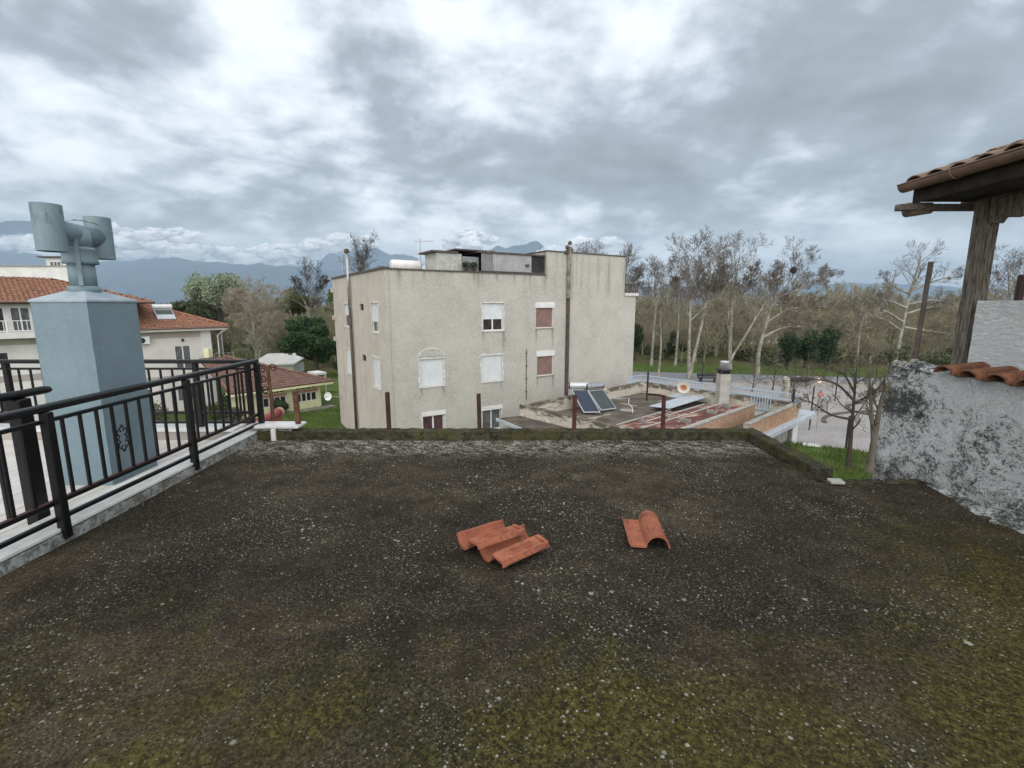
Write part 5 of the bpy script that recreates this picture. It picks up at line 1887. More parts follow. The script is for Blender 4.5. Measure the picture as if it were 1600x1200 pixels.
blk = [(5.4, 6.75, 'grey concrete block lying on the rusty sheets nearest to the annex chimney', 0.0), (7.55, 6.45, 'pale concrete block on the far end of the rusty sheets', 0.3), (2.9, 6.75, 'grey concrete block on the near end of the rusty sheets', 0.1),
       (2.6, 4.80, 'dark small block at the lower left edge of the rusty sheets', 0.6), (4.3, 5.35, 'pale rough stone on the peeling part of the rusty sheets', 1.0)]
for (a_, b_, lab, rot) in blk:
    z_ = -3.80 + (b_ - 4.45) * 0.144 + 0.02
    d1 = AV * math.cos(rot) + BV * math.sin(rot)
    d2 = BV * math.cos(rot) - AV * math.sin(rot)
    T = thing('concrete_block', lab, 'block', Q(a_, b_, z_), 'blocks weighing down the rusty roof')
    m = M()
    m.obox(Vector(Q(a_, b_, z_)), d1 * 0.17, d2 * 0.48, (0, 0, 0.21))
    m.build('block_body', MAT['concrete'], T, bevel=0.025)
    for s_ in (0.08, 0.27):
        M().obox(Vector(Q(a_, b_, z_ + 0.2085)) + d1 * 0.045 + d2 * s_, d1 * 0.08, d2 * 0.13, (0, 0, 0.003)).build('hollow', MAT['dark_hole'], T)


# ------------------------------------------------------------------ houses on the left
HD, HN = Vector((0.654, 0.756, 0)), Vector((0.756, -0.654, 0))


def tiled(thing_, E0, e, s, L_, D_, rise, clip, mat, base, tw=0.26, tl=0.38):
    """one roof slope: eave start E0, unit e along eave, unit s horizontally up-slope; clip(u, d) keeps a tile"""
    E0, e, s = Vector(E0), Vector(e), Vector(s)
    up_ = s * D_ + Vector((0, 0, rise))
    SLn = up_.length
    un = up_ / SLn
    nn = e.cross(un)
    if nn.z < 0:
        nn = -nn
    m = M()
    nr, nc = int(SLn / tl) + 1, int(L_ / tw)
    rg = random.Random(int(L_ * 100))
    for r_ in range(nr):
        d0 = r_ * tl
        d1 = min(SLn, d0 + tl * 1.12)
        for c_ in range(nc):
            u0 = c_ * tw
            if not clip((u0 + tw / 2) / L_, (d0 + d1) / 2 / SLn):
                continue
            k = len(m.v)
            j_ = rg.uniform(-0.008, 0.008)
            for (d_, lift, sc_) in ((d0, 0.045, 1.0), (d1, 0.012, 0.9)):
                for q_ in range(5):
                    x_ = (q_ / 4)
                    hgt = (0.055 * math.sin(max(0, (x_ - 0.40) / 0.60) * math.pi) if x_ > 0.40 else 0.0) * sc_
                    m.v.append(tuple(E0 + e * (u0 + tw * x_) + un * d_ + nn * (hgt + lift + j_)))
            for q_ in range(4):
                m.f.append((k + q_, k + q_ + 1, k + 5 + q_ + 1, k + 5 + q_))
            m.f.append((k, k + 4, k + 3, k + 2, k + 1))
    m.build('roof_tile', MAT[mat], thing_, stuff=True)
    b_ = M()
    pts = base
    b_.add([tuple(E0 + e * (p[0] * L_) + un * (p[1] * SLn)) for p in pts], [tuple(range(len(pts)))])
    b_.prism([tuple(E0 + e * (p[0] * L_) + un * (p[1] * SLn) - nn * 0.02) for p in pts], -nn * 0.12)
    b_.build('roof', MAT['roof_base'], thing_)


def hwin(parent, fr, ex, nx, u0, u1, z0, z1, n, glass, fmat='white_paint', t_=0.06):
    fm = M()
    for (a, b, c, d) in ((u0, u1, z0, z0 + t_), (u0, u1, z1 - t_, z1), (u0, u0 + t_, z0 + t_, z1 - t_), (u1 - t_, u1, z0 + t_, z1 - t_)):
        fm.obox(fr(a, c, -0.115), ex * (b - a), nx * 0.10, (0, 0, d - c))
    W = (u1 - u0 - 2 * t_)
    for i in range(1, n):
        a = u0 + t_ + W * i / n
        fm.obox(fr(a - 0.04, z0 + t_, -0.115), ex * 0.08, nx * 0.10, (0, 0, z1 - z0 - 2 * t_))
    wd = fm.build('window', MAT[fmat], parent)
    for i in range(n):
        a, b = u0 + t_ + W * i / n, u0 + t_ + W * (i + 1) / n
        g_ = M().obox(fr(a, z0 + t_, -0.112), ex * (b - a), nx * 0.02, (0, 0, z1 - z0 - 2 * t_))
        g_.build('pane', MAT[glass], wd)
    return wd


# pale two storey house with the hipped orange roof
HP = Vector((-25.6, 40, 0))
H1 = thing('pale_house', 'pale two storey house with a hipped orange tile roof right behind the chimney', 'house', (HP.x, HP.y, GZ))
hf = lambda u, z, n=0.0: tuple(HP + HD * u + HN * n + Vector((0, 0, z)))
w = M()
q = HP - HD * 9.0
hw = [(-2.46, -1.32, -3.55, -1.62), (-6.2, -5.0, -3.2, -1.7), (-2.6, -1.3, -6.2, -4.9), (-5.6, -4.2, -6.2, -4.9)]
w.wall((q.x, q.y), (HD.x, HD.y), (HN.x, HN.y), 9.2, GZ, -0.42, [(a + 9, b + 9, c, d) for a, b, c, d in hw], 0.12)
w.obox(hf(0.2, GZ, -0.002), -HN * 7.0, HD * -0.2, (0, 0, 6.58))
w.obox(hf(-9, GZ, -6.8), HD * 9.2, -HN * 0.2, (0, 0, 6.58))
w.build('wall', MAT['pale_wall'], H1)
M().obox(hf(-8.9, -0.98, 0.003), HD * 8.3, HN * 0.03, (0, 0, 0.50)).build('frieze_band', MAT['greige_band'], H1)
M().obox(hf(-8.9, -4.35, 0.003), HD * 9.1, HN * 0.05, (0, 0, 0.35)).build('storey_band', MAT['greige_band'], H1)
M().obox(hf(-0.55, GZ, 0.003), HD * 0.76, HN * 0.08, (0, 0, 6.5)).build('corner_pilaster', MAT['white_wall'], H1)
M().obox(hf(-9.4, -0.44, -0.6), HD * 10.6, HN * 1.25, (0, 0, 0.26)).build('fascia', MAT['white_wall'], H1)
for (a, b, c, d) in hw:
    hwin(H1, hf, HD, HN, a, b, c, d, 2, 'glass_grey')
L_ = 11.0
tiled(H1, hf(-9.6, -0.16, 0.70), HD, -HN, L_, 5.0, 1.95, lambda u, d: u < 1 - d * 0.455, 'roof_orange', [(0, 0), (1, 0), (0.545, 1), (0, 1)])
tiled(H1, hf(1.4, -0.16, 0.70), -HN, -HD, 10.0, 5.0, 1.95, lambda u, d: d * 0.5 < u < 1 - d * 0.5, 'roof_orange', [(0, 0), (1, 0), (0.5, 1)])
M().tube([hf(-9.6, -0.20, 0.78), hf(1.45, -0.20, 0.78)], 0.07, 8).build('gutter', MAT['gutter'], H1)
M().tube([hf(-3.6, 1.86, -4.3), hf(-1.1, 0.90, -1.9), hf(1.4, -0.08, 0.70)], 0.11, 8).build('hip_ridge', MAT['roof_orange'], H1)
M().tube([hf(1.35, -0.3, 0.72), hf(0.7, -0.9, 0.15), hf(0.7, -3.0, 0.12), hf(0.3, -3.5, 0.1)], 0.045, 6).build('downpipe', MAT['white_paint'], H1)
sbm = M().obox(hf(0.25, -3.55, 0.3), HD * 1.6, -HN * 4.0, (0, 0, 0.22)).build('balcony_slab', MAT['white_wall'], H1)
rl = M()
for i in range(5):
    rl.bar(hf(0.3 + i * 0.36, -3.33, 0.26), hf(0.3 + i * 0.36, -2.45, 0.26), 0.03, 0.03)
for zz in (-2.45, -2.75, -3.05):
    rl.bar(hf(0.28, zz, 0.26), hf(1.84, zz, 0.26), 0.03, 0.03)
rl.bar(hf(1.0, -3.33, 0.2), hf(1.0, -0.5, 0.2), 0.05, 0.05)
rl.build('balcony_rail', MAT['galv'], sbm, stuff=True)
a_ = thing('air_conditioner', 'white air conditioner unit on the pale house wall right of the chimney', 'air conditioner', hf(-4.5, -1.2, 0.2))
M().obox(hf(-4.9, -1.35, 0.06), HD * 0.85, HN * 0.32, (0, 0, 0.58)).build('casing', MAT['white_paint'], a_, bevel=0.02)
q = Vector(hf(-4.55, -1.06, 0.385))
fm = M()
fm.tube([q, q + HN * 0.012], 0.21, 16)
fm.build('fan_grille', MAT['corr_dark'], a_)
M().lathe(hf(-1.85, 0, 0.16)[0], hf(-1.85, 0, 0.16)[1], [(0.05, -1.30), (0.09, -1.28), (0.09, -1.14), (0.04, -1.06)], 10).build('wall_lamp', MAT['corr_dark'], H1)
# solar heater on that roof
S_ = thing('solar_water_heater', 'solar water heater with a white tank on the hipped orange roof', 'solar heater', hf(-2.6, 0.5, -1.0))
b0 = Vector(hf(-3.15, 0.45, -0.75))
w_, h_ = HD * 1.25, -HN * 1.0 + Vector((0, 0, 0.75))
nn = w_.cross(h_).normalized()
nn = nn if nn.z > 0 else -nn
M().obox(b0, w_, h_, nn * 0.08).build('collector_case', MAT['alu'], S_)
M().obox(b0 + w_ * 0.04 + h_ * 0.04 + nn * 0.081, w_ * 0.92, h_ * 0.40, nn * 0.006).build('collector_glass', MAT['alu'], S_)
M().obox(b0 + w_ * 0.04 + h_ * 0.47 + nn * 0.081, w_ * 0.92, h_ * 0.47, nn * 0.006).build('collector_glass', MAT['panel_green'], S_)
M().tube([b0 + h_ * 1.15 - w_ * 0.04 + Vector((0, 0, 0.16)), b0 + h_ * 1.15 + w_ * 1.04 + Vector((0, 0, 0.16))], 0.20, 14).build('tank', MAT['white_paint'], S_)
for f_ in (0.1, 0.9):
    M().bar(b0 + w_ * f_ + h_ * 1.1 - Vector((0, 0, 0.6)), b0 + w_ * f_ + h_ * 1.15 + Vector((0, 0, 0.1)), 0.05, 0.05).build('leg', MAT['alu'], S_)

# taller house at the far left
TP = Vector((-29.0, 36.3, 0))
T1 = thing('tall_house', 'taller white house with an orange roof and a railed balcony at the far left', 'house', (TP.x, TP.y, GZ))
tf = lambda u, z, n=0.0: tuple(TP + HD * u + HN * n + Vector((0, 0, z)))
w = M()
q = TP - HD * 13.0
tw_ = [(-8.3, -6.50, -0.10, 1.50), (-6.25, -5.30, -0.1, 1.50), (-7.6, -6.62, -2.6, -1.42), (-3.6, -2.2, -0.1, 1.4), (-4.0, -2.5, -2.6, -1.4), (-7.4, -6.2, -5.6, -4.2)]
w.wall((q.x, q.y), (HD.x, HD.y), (HN.x, HN.y), 13.0, GZ, 1.72, [(a + 13, b + 13, c, d) for a, b, c, d in tw_], 0.25)
w.obox(tf(0, GZ, -0.002), -HN * 8, -HD * 0.2, (0, 0, 8.7))
w.obox(tf(-13, GZ, -7.9), HD * 12.9, -HN * 0.2, (0, 0, 8.7))
w.build('wall', MAT['white_wall'], T1)
for i, (a, b, c, d) in enumerate(tw_):
    hwin(T1, tf, HD, HN, a, b, c, d, 2, 'glass_dark' if i != 1 else 'glass_grey')
sl = M().obox(tf(-13, -0.52, 0.005), HD * 13.1, HN * 1.0, (0, 0, 0.40)).build('balcony_slab', MAT['white_wall'], T1)
for (z0, z1) in ((-0.98, -0.56),):
    M().obox(tf(-13, z0, 0.004), HD * 13.0, HN * 0.06, (0, 0, z1 - z0)).build('storey_band', MAT['greige_band'], T1)
M().obox(tf(-13, -3.4, 0.004), HD * 13.0, HN * 0.06, (0, 0, 0.4)).build('storey_band', MAT['greige_band'], T1)
for zz in (0.63, -0.02):
    M().bar(tf(-13, zz, 0.93), tf(0.05, zz, 0.93), 0.05, 0.05).build('balcony_rail', MAT['white_paint'], sl)
bme = M().box(-0.015, 0.015, -0.015, 0.015, 0, 0.64).mesh('baluster', MAT['white_paint'])
for i in range(60):
    put('baluster', bme, sl, tf(-12.9 + i * 0.215, -0.02, 0.93))
bme = M().box(-0.045, 0.045, -0.045, 0.045, 0, 0.74).mesh('rail_post', MAT['white_paint'])
for i in range(9):
    put('rail_post', bme, sl, tf(-12.9 + i * 1.6, -0.12, 0.93))
M().obox(tf(-13.3, 1.70, -0.5), HD * 14.2, HN * 1.2, (0, 0, 0.14)).build('eave_soffit', MAT['beam'], T1)
tiled(T1, tf(-13.5, 1.86, 0.85), HD, -HN, 15.0, 5.2, 1.75, lambda u, d: u < 1 - d * 0.36, 'roof_orange', [(0, 0), (1, 0), (0.64, 1), (0, 1)])
tiled(T1, tf(1.5, 1.86, 0.85), -HN, -HD, 10.4, 5.2, 1.75, lambda u, d: d * 0.5 < u < 1 - d * 0.5, 'roof_orange', [(0, 0), (1, 0), (0.5, 1)])
M().tube([tf(-13.5, 1.84, 0.92), tf(1.5, 1.84, 0.92)], 0.07, 8).build('gutter', MAT['gutter'], T1)
M().tube([tf(0.1, 1.6, 0.3), tf(-0.05, 0.6, 0.12), tf(-0.05, -5, 0.12)], 0.05, 6).build('downpipe', MAT['gutter'], T1)

# white block of flats behind them
WB = thing('white_flats', 'plain white flat roofed block rising behind the orange roof at the far left', 'building', (-66, 66, GZ))
M().box(-92, -57.3, 63, 64.6, GZ, 6.45).build('wall', MAT['white_wall'], WB)
M().box(-92.2, -57.1, 62.9, 64.7, 6.45, 6.62).build('roof_edge', MAT['concrete'], WB)
M().box(-63.5, -60.6, 66.5, 68, GZ, 7.9).build('stair_head', MAT['white_wall'], WB)
M().box(-64.2, -60.0, 66.0, 68.4, 7.92, 8.08).build('roof_slab', MAT['dark_edge'], WB)
hq = lambda u, z, n=0.0: (u, 66.5 - n + 0.1, z)
hwin(WB, lambda u, z, n=0.0: (u, 66.47 - n - 0.12, z), Vector((1, 0, 0)), Vector((0, -1, 0)), -62.9, -61.4, 6.8, 7.4, 3, 'glass_dark')
M().tube([(-61.6, 67, 8.0), (-61.6, 67, 9.0)], 0.03, 5).build('mast', MAT['galv'], WB)

# low yellow house
YP = Vector((-16.3, 39.7, 0))
Y1 = thing('yellow_house', 'low pale yellow house with a broad brown hipped tile roof beside the lawn', 'house', (YP.x, YP.y, GZ))
yf = lambda u, z, n=0.0: tuple(YP + HD * u + HN * n + Vector((0, 0, z)))
w = M()
q = YP - HD * 7.0
yw = [(-2.12, -0.36, -6.30, -5.56), (-4.7, -2.9, -6.30, -5.56), (-2.05, -0.36, -5.26, -5.06), (-4.6, -2.95, -5.26, -5.06)]
w.wall((q.x, q.y), (HD.x, HD.y), (HN.x, HN.y), 7.0, GZ, -4.98, [(a + 7, b + 7, c, d) for a, b, c, d in yw], 0.12)
w.obox(yf(0, GZ, -0.002), -HN * 9.0, -HD * 0.2, (0, 0, 2.02))
w.build('wall', MAT['yellow_wall'], Y1)
for i, (a, b, c, d) in enumerate(yw):
    hwin(Y1, yf, HD, HN, a, b, c, d, 4, 'glass_dark', 'white_paint' if i < 2 else 'yellow_wall', 0.05 if i < 2 else 0.03)
for (a, b) in ((-2.2, -0.28), (-4.8, -2.85)):
    M().obox(yf(a, -5.54, 0.003), HD * (b - a), HN * 0.06, (0, 0, 0.22)).build('lintel_band', MAT['pink_band'], Y1)
M().obox(yf(-7.2, -5.06 + 0.07, -0.5), HD * 8.0, HN * 1.27, (0, 0, 0.17)).build('fascia', MAT['yellow_wall'], Y1)
M().obox(yf(-3.3, GZ - 0.01, 0.02), HD * 4.2, HN * 0.8, (0, 0, 0.10)).build('apron', MAT['concrete'], Y1)
tiled(Y1, yf(-7.2, -4.78, 0.72), HD, -HN, 8.0, 6.2, 2.15, lambda u, d: u < 1 - d * 0.775, 'roof_brown', [(0, 0), (1, 0), (0.225, 1), (0, 1)], 0.27, 0.40)
tiled(Y1, yf(0.8, -4.78, 0.72), -HN, -HD, 12.4, 6.2, 2.15, lambda u, d: d * 0.5 < u < 1 - d * 0.5, 'roof_brown', [(0, 0), (1, 0), (0.5, 1)], 0.27, 0.40)
M().tube([yf(-5.4, -2.55, -5.4), yf(-2.3, -3.6, -2.35), yf(0.8, -4.72, 0.72)], 0.11, 8).build('hip_ridge', MAT['roof_brown'], Y1)
q = yf(-6.4, 0, -5.8)
M().box(q[0] - 0.2, q[0] + 0.2, q[1] - 0.2, q[1] + 0.2, -3.2, -1.9).build('chimney', MAT['yellow_wall'], Y1)
q = yf(1.7, 0, -3.5)
o = thing('side_porch', 'small white flat canopy behind the right corner of the yellow house', 'canopy', (q[0], q[1], GZ))
M().obox(yf(0.9, -4.6, -4.0), HD * 1.0, HN * 1.6, (0, 0, 0.20)).build('slab', MAT['white_wall'], o)
for dd in (-3.9, -2.5):
    M().bar(yf(1.8, GZ, dd), yf(1.8, -4.61, dd), 0.10, 0.10).build('post', MAT['white_wall'], o)
o = thing('white_shed', 'low white roofed shed among trees behind the yellow house', 'shed', (-29, 59, GZ))
M().prism([(-32.0, 57, -5.6), (-32.0, 62, -4.7), (-32.0, 62, -4.85), (-32.0, 57, -5.75)], (5.0, 1.6, 0)).build('roof', MAT['white_wall'], o)
M().prism([(-31.5, 57.6, GZ), (-27.4, 59, GZ), (-27.4, 62, GZ), (-31.5, 61, GZ)], (0, 0, 1.2)).build('wall', MAT['white_wall'], o)
# red sheet roof beyond the railing corner
RR = thing('red_roof', 'red painted sheet lean-to roof with a rounded ridge just beyond the railing corner', 'roof', (-4.6, 8, -0.4))
for i in range(6):
    M().obox((-3.62 - (i + 1) * 0.5, 6.16, 0.02 - (i + 1) * 0.05), (0.49, 0, 0.049), (0, 1.55, -0.28), (0, 0, 0.02)).build('roof_sheet', MAT['red_sheet'], RR)
RRr = M()
RRr.tube([(-3.50, 6.14, 0.095), (-3.50, 6.95, 0.095)], 0.062, 14)
RRr.build('ridge_cap', MAT['red_sheet'], RR, smooth=True)
M().tube([(-3.50, 6.93, 0.095), (-3.50, 6.99, 0.095)], 0.075, 14).build('ridge_end', MAT['pink_band'], RR)
M().box(-3.58, -3.47, 6.14, 6.95, -0.75, 0.04).build('wall', MAT['red_sheet'], RR)
M().obox((-6.8, 7.68, -0.62), (3.2, 0, 0.3), (0, 0.05, 0), (0, 0, -0.3)).build('front_fascia', MAT['red_sheet'], RR)
# dish on the apartment side wall
DS = thing('satellite_dish', 'white satellite dish on a bracket at the left side wall of the apartment block', 'dish', Lf(11.0, -4.9, 0.3))
cd = Vector(Lf(11.2, -4.75, 0.95))
dv = Vector((-0.25, -0.95, 0.2)).normalized()
sx_ = dv.cross(Vector((0, 0, 1))).normalized()
sz_ = sx_.cross(dv)
dm = M()
dm.grid(dish(0.30), 20, 5)
dm.grid(dish(0.30, 0.012), 20, 5)
dm.build('reflector', MAT['white_paint'], DS, smooth=True)
M().tube([cd + dv * 0.02, cd + dv * 0.4 - sz_ * 0.15], 0.02, 5).build('feed_arm', MAT['corr_dark'], DS)
M().tube([cd - dv * 0.1, Lf(11.2, -4.9, 0.0)], 0.03, 5).build('bracket', MAT['galv'], DS)


# ------------------------------------------------------------------ trees
class TreeB:
    def __init__(s, seed):
        s.r = random.Random(seed)
        s.lines = []

    def grow(s, p, d, L_, r0, lev, maxl, up_, kids, seg=4, wig=0.16, taper=0.45):
        rg = s.r
        pts, rs = [p.copy()], [r0]
        d = d.normalized()
        for i in range(seg):
            d = (d + Vector((rg.gauss(0, wig), rg.gauss(0, wig), rg.gauss(0, wig) + up_ * 0.12))).normalized()
            p = p + d * (L_ / seg)
            pts.append(p.copy())
            rs.append(r0 * (1 - (1 - taper) * (i + 1) / seg))
        s.lines.append((lev, pts, rs))
        if lev >= maxl:
            return
        s.branch(pts, rs, L_, lev, maxl, up_, kids, wig)

    def branch(s, pts, rs, L_, lev, maxl, up_, kids, wig, t0=0.25, ratio=(0.42, 0.72)):
        rg = s.r
        nk = kids[min(lev, len(kids) - 1)]
        seg = len(pts) - 1
        ph = rg.uniform(0, 6.28)
        for k_ in range(nk):
            t = t0 + (1 - t0) * (k_ + rg.random()) / nk
            i = min(int(t * seg), seg - 1)
            f = t * seg - i
            q = pts[i].lerp(pts[i + 1], f)
            dd = (pts[i + 1] - pts[i]).normalized()
            ph += 2.4 + rg.uniform(-0.4, 0.4)
            a = dd.orthogonal().normalized()
            b = dd.cross(a)
            sd = a * math.cos(ph) + b * math.sin(ph)
            sp = rg.uniform(0.55, 1.0)
            nd = (dd * (1.05 - 0.5 * sp) + sd * sp + Vector((0, 0, 0.25 * up_))).normalized()
            rr = (rs[i] * (1 - f) + rs[i + 1] * f)
            s.grow(q, nd, L_ * rg.uniform(*ratio) * (1.12 - 0.5 * t), rr * rg.uniform(0.42, 0.62), lev + 1, maxl, up_, kids, 4 if lev < 2 else 3, wig * 1.15)

    def meshes(s, split, rmin=0.011, nmap=(8, 6, 4, 3, 3)):
        A_, B_ = M(), M()
        for lev, pts, rs in s.lines:
            tgt = A_ if lev <= split else B_
            tgt.tube(pts, [max(r, rmin) for r in rs], nmap[min(lev, len(nmap) - 1)], cap=False)
        return A_, B_


def curve(pts, n):
    """smooth polyline through points (Catmull-Rom)"""
    P_ = [Vector(p) for p in pts]
    P_ = [P_[0] * 2 - P_[1]] + P_ + [P_[-1] * 2 - P_[-2]]
    out = []
    for i in range(1, len(P_) - 2):
        for j in range(n):
            t = j / n
            a, b, c, d = P_[i - 1], P_[i], P_[i + 1], P_[i + 2]
            out.append(0.5 * ((2 * b) + (c - a) * t + (2 * a - 5 * b + 4 * c - d) * t * t + (3 * b - a - 3 * c + d) * t ** 3))
    out.append(P_[-2])
    return out


PG = 'bare plane trees along the road'


def bare_tree(name, label, group, trunks, r0, seed, limb=(13, 7, 6, 4), maxl=4, t0=0.42, ratio=(0.22, 0.36), up_=0.9, mats=('plane_bark', 'twig'), split=1, rmin=0.0115, sub_ratio=None, nest=None):
    if group == PG:
        r0 *= 0.84
        trunks = [[(p[0], p[1], p[2] if p[2] < 1.0 else 1.0 + (p[2] - 1.0) * 0.68) for p in tr_] for tr_ in trunks]
    base = Vector(trunks[0][0])
    T = thing(name, label, 'tree', base, group)
    tb = TreeB(seed)
    for tr_ in trunks:
        pts = curve(tr_, 5)
        n = len(pts)
        rb = r0 if tr_ is trunks[0] else r0 * 0.55
        rs = [rb * (1 - 0.86 * (i / (n - 1)) ** 0.9) for i in range(n)]
        if tr_ is trunks[0]:
            rs[0] *= 1.35
        tb.lines.append((0, pts, rs))
        L_ = sum((pts[i + 1] - pts[i]).length for i in range(n - 1))
        tb.branch(pts, rs, L_, 0, maxl, up_, limb, 0.14, t0 if tr_ is trunks[0] else 0.3, ratio)
    A_, B_ = tb.meshes(split, rmin)
    A_.build('trunk', MAT[mats[0]], T, smooth=True)
    B_.build('crown', MAT[mats[1]], T)
    return T


# label, trunk lines, radius, seed, options
bare_tree('plane_tree', 'bare plane tree with slender pale trunk just right of the apartment block', PG, [[(19.8, 66.9, -7), (19.9, 66.9, -2.3), (20.0, 66.8, 1.3), (19.8, 66.9, 4.5), (19.7, 66.9, 7.6)]], 0.26, 31, t0=0.5)
bare_tree('plane_tree', 'thin pale plane trunk standing at the roadside in front of the taller plane trees', PG, [[(17.2, 55.2, -7), (17.35, 55.2, -4), (17.3, 55.2, -2), (17.1, 55.2, 0.6)]], 0.19, 32, limb=(6, 4, 3, 2), t0=0.6)
bare_tree('plane_tree', 'bare plane tree carrying a dark round nest on its left side', PG, [[(23.2, 66.9, -7), (23.3, 66.9, -3), (23.3, 66.9, 0), (22.9, 66.9, 4), (22.7, 66.9, 8.4)]], 0.24, 33, t0=0.45)
bare_tree('plane_tree', 'tall straight white plane tree at the left of a forked pair by the road', PG, [[(20.5, 54.3, -7), (20.3, 54.2, -4), (20.2, 54.2, -1.5), (20.1, 54.2, 2.3), (19.8, 54.2, 6), (19.4, 54.2, 9.9)], [(20.1, 54.2, 2.3), (20.9, 53.9, 4.6), (21.2, 53.8, 7.6)]], 0.29, 34, t0=0.45)
bare_tree('plane_tree', 'tall white plane tree leaning right out of the forked pair by the road', PG, [[(21.2, 56.0, -7), (21.7, 56.1, -4), (22.3, 56.2, -0.8), (22.6, 56.2, 2.5), (22.8, 56.2, 6), (22.9, 56.2, 10.0)], [(22.4, 56.2, 1.0), (23.4, 56.0, 3.6), (24.2, 55.8, 7.4)]], 0.29, 35, t0=0.42)
bare_tree('plane_tree', 'broad bare plane tree rising behind the annex chimney', PG, [[(28.6, 61.7, -7), (28.4, 61.7, -3), (28.3, 61.7, 0), (28.2, 61.7, 3), (28.5, 61.7, 7), (28.7, 61.7, 11.0)], [(28.3, 61.7, 2.0), (29.8, 61.4, 5), (30.6, 61.2, 8.6)], [(28.2, 61.7, 2.6), (26.6, 61.5, 5), (26.2, 61.4, 8.8)]], 0.33, 36, t0=0.45)
bare_tree('plane_tree', 'plane tree with a long bare limb leaning up to the right over the road', PG, [[(25.8, 56.2, -7), (26.1, 56.2, -4.8), (27.3, 56.2, -2.5), (28.7, 56.2, 0.2), (29.5, 56.2, 2.2), (29.6, 56.2, 4.6)], [(25.9, 56.2, -5.6), (25.7, 56.2, -2.5), (25.3, 56.2, 1.0), (25.2, 56.2, 4.5)]], 0.24, 37, limb=(8, 5, 4, 3), t0=0.55)
bare_tree('plane_tree', 'big leaning plane tree with a wide crown and a dark nest near its top', PG,
          [[(30.5, 58.3, -7), (30.4, 58.3, -4.5), (30.7, 58.3, -2.3), (31.3, 58.3, 0.5), (31.7, 58.3, 2.4), (33.4, 58.3, 6.0), (34.4, 58.3, 9.3)], [(31.5, 58.3, 1.8), (31.2, 58.0, 4.5), (31.6, 57.8, 8.4)], [(32.2, 58.3, 3.2), (35.4, 58.0, 5.2), (38.0, 57.8, 7.2)],
           [(31.1, 58.3, -0.5), (33.5, 57.6, 1.2), (37.0, 57.0, 1.6)], [(30.6, 58.3, -2.4), (33.2, 57.5, -1.0), (36.8, 57.0, -1.2)]], 0.36, 38, t0=0.5)
bare_tree('plane_tree', 'pale plane tree with long level limbs near the right side behind the stained wall', PG,
          [[(56.7, 69.8, -7), (56.9, 69.8, -4), (57.2, 69.8, -0.6), (57.5, 69.8, 4.0), (57.9, 69.8, 7.6), (58.4, 69.8, 11.8)], [(57.0, 69.8, -2.2), (53.5, 69.2, -0.4), (49.6, 69, -0.2), (46.8, 69, -1.6)], [(57.1, 69.8, -1.6), (60.5, 69.2, -2.2), (64, 69, -2.6)],
           [(57.2, 69.8, 0.2), (60.5, 69.4, 1.4), (65.0, 69.0, 1.2)], [(57.3, 69.8, 1.2), (54.4, 69.2, 2.6), (51.0, 69, 3.4)], [(57.5, 69.8, 4.2), (54.4, 69.4, 6.0), (52.8, 69, 7.8)], [(57.6, 69.8, 4.8), (61.4, 69.4, 7.2), (64.2, 69.2, 7.6)],
           [(57.15, 69.8, -0.9), (53.0, 69.0, 0.9), (48.5, 68.6, 0.4)], [(57.3, 69.8, 1.9), (61.0, 69.0, 2.8), (63.6, 68.6, 0.4)]], 0.42, 39, limb=(9, 5, 5, 3), t0=0.55)
bare_tree('plane_tree', 'plane tree partly hidden behind the timber porch post', PG, [[(68.8, 64.8, -7), (68.2, 64.8, -2), (67.4, 64.8, 1.3), (66.6, 64.8, 5), (65.9, 64.8, 9.6)], [(67.4, 64.8, 1.3), (69.8, 64.8, 5), (70.6, 64.8, 9)]], 0.33, 40, t0=0.4)
bare_tree('plane_tree', 'slim pale trunk standing alone on the grass verge before the thicket', PG, [[(45.2, 61.7, -7), (45.1, 61.7, -4), (45.1, 61.7, -1.4), (45.4, 61.7, 0.6)]], 0.16, 41, limb=(6, 4, 3, 2), t0=0.6)
bare_tree('plane_tree', 'bare treetop showing above the apartment roof right of the flue cowls', PG, [[(11.2, 68.3, -7), (11.2, 68.3, 0), (11.1, 68.3, 6), (11.1, 68.3, 10.0)]], 0.26, 42, t0=0.4)
bare_tree('plane_tree', 'tall bare tree rising behind the right end of the apartment block', PG, [[(15.6, 68.3, -7), (15.8, 68.3, 0), (16.0, 68.3, 5), (16.1, 68.3, 10.6)], [(15.8, 68.3, 1), (17.4, 68.3, 5), (18.0, 68.3, 8.6)]], 0.28, 43, t0=0.4)
for (p, lab) in (((22.5, 66.7, 5.1), 'dark round bird nest high in the left plane tree'), ((33.6, 58.1, 5.7), 'dark bird nest near the top of the big leaning plane tree')):
    m = M()
    rg = random.Random(int(p[0]))
    for i in range(150):
        d = Vector((rg.gauss(0, 1), rg.gauss(0, 1), rg.gauss(0, 0.8))).normalized()
        a = Vector(p) + d * 0.34 * rg.uniform(0.5, 1)
        e_ = d.cross(Vector((rg.gauss(0, 1), rg.gauss(0, 1), rg.gauss(0, 1)))).normalized() * 0.28
        m.tube([a - e_, a + e_], 0.025, 3, cap=False)
    tag(m.build('bird_nest', MAT['twig_dark']), lab, 'nest', 'nests in the plane trees')
GT = 'small bare trees on the garden lawn'
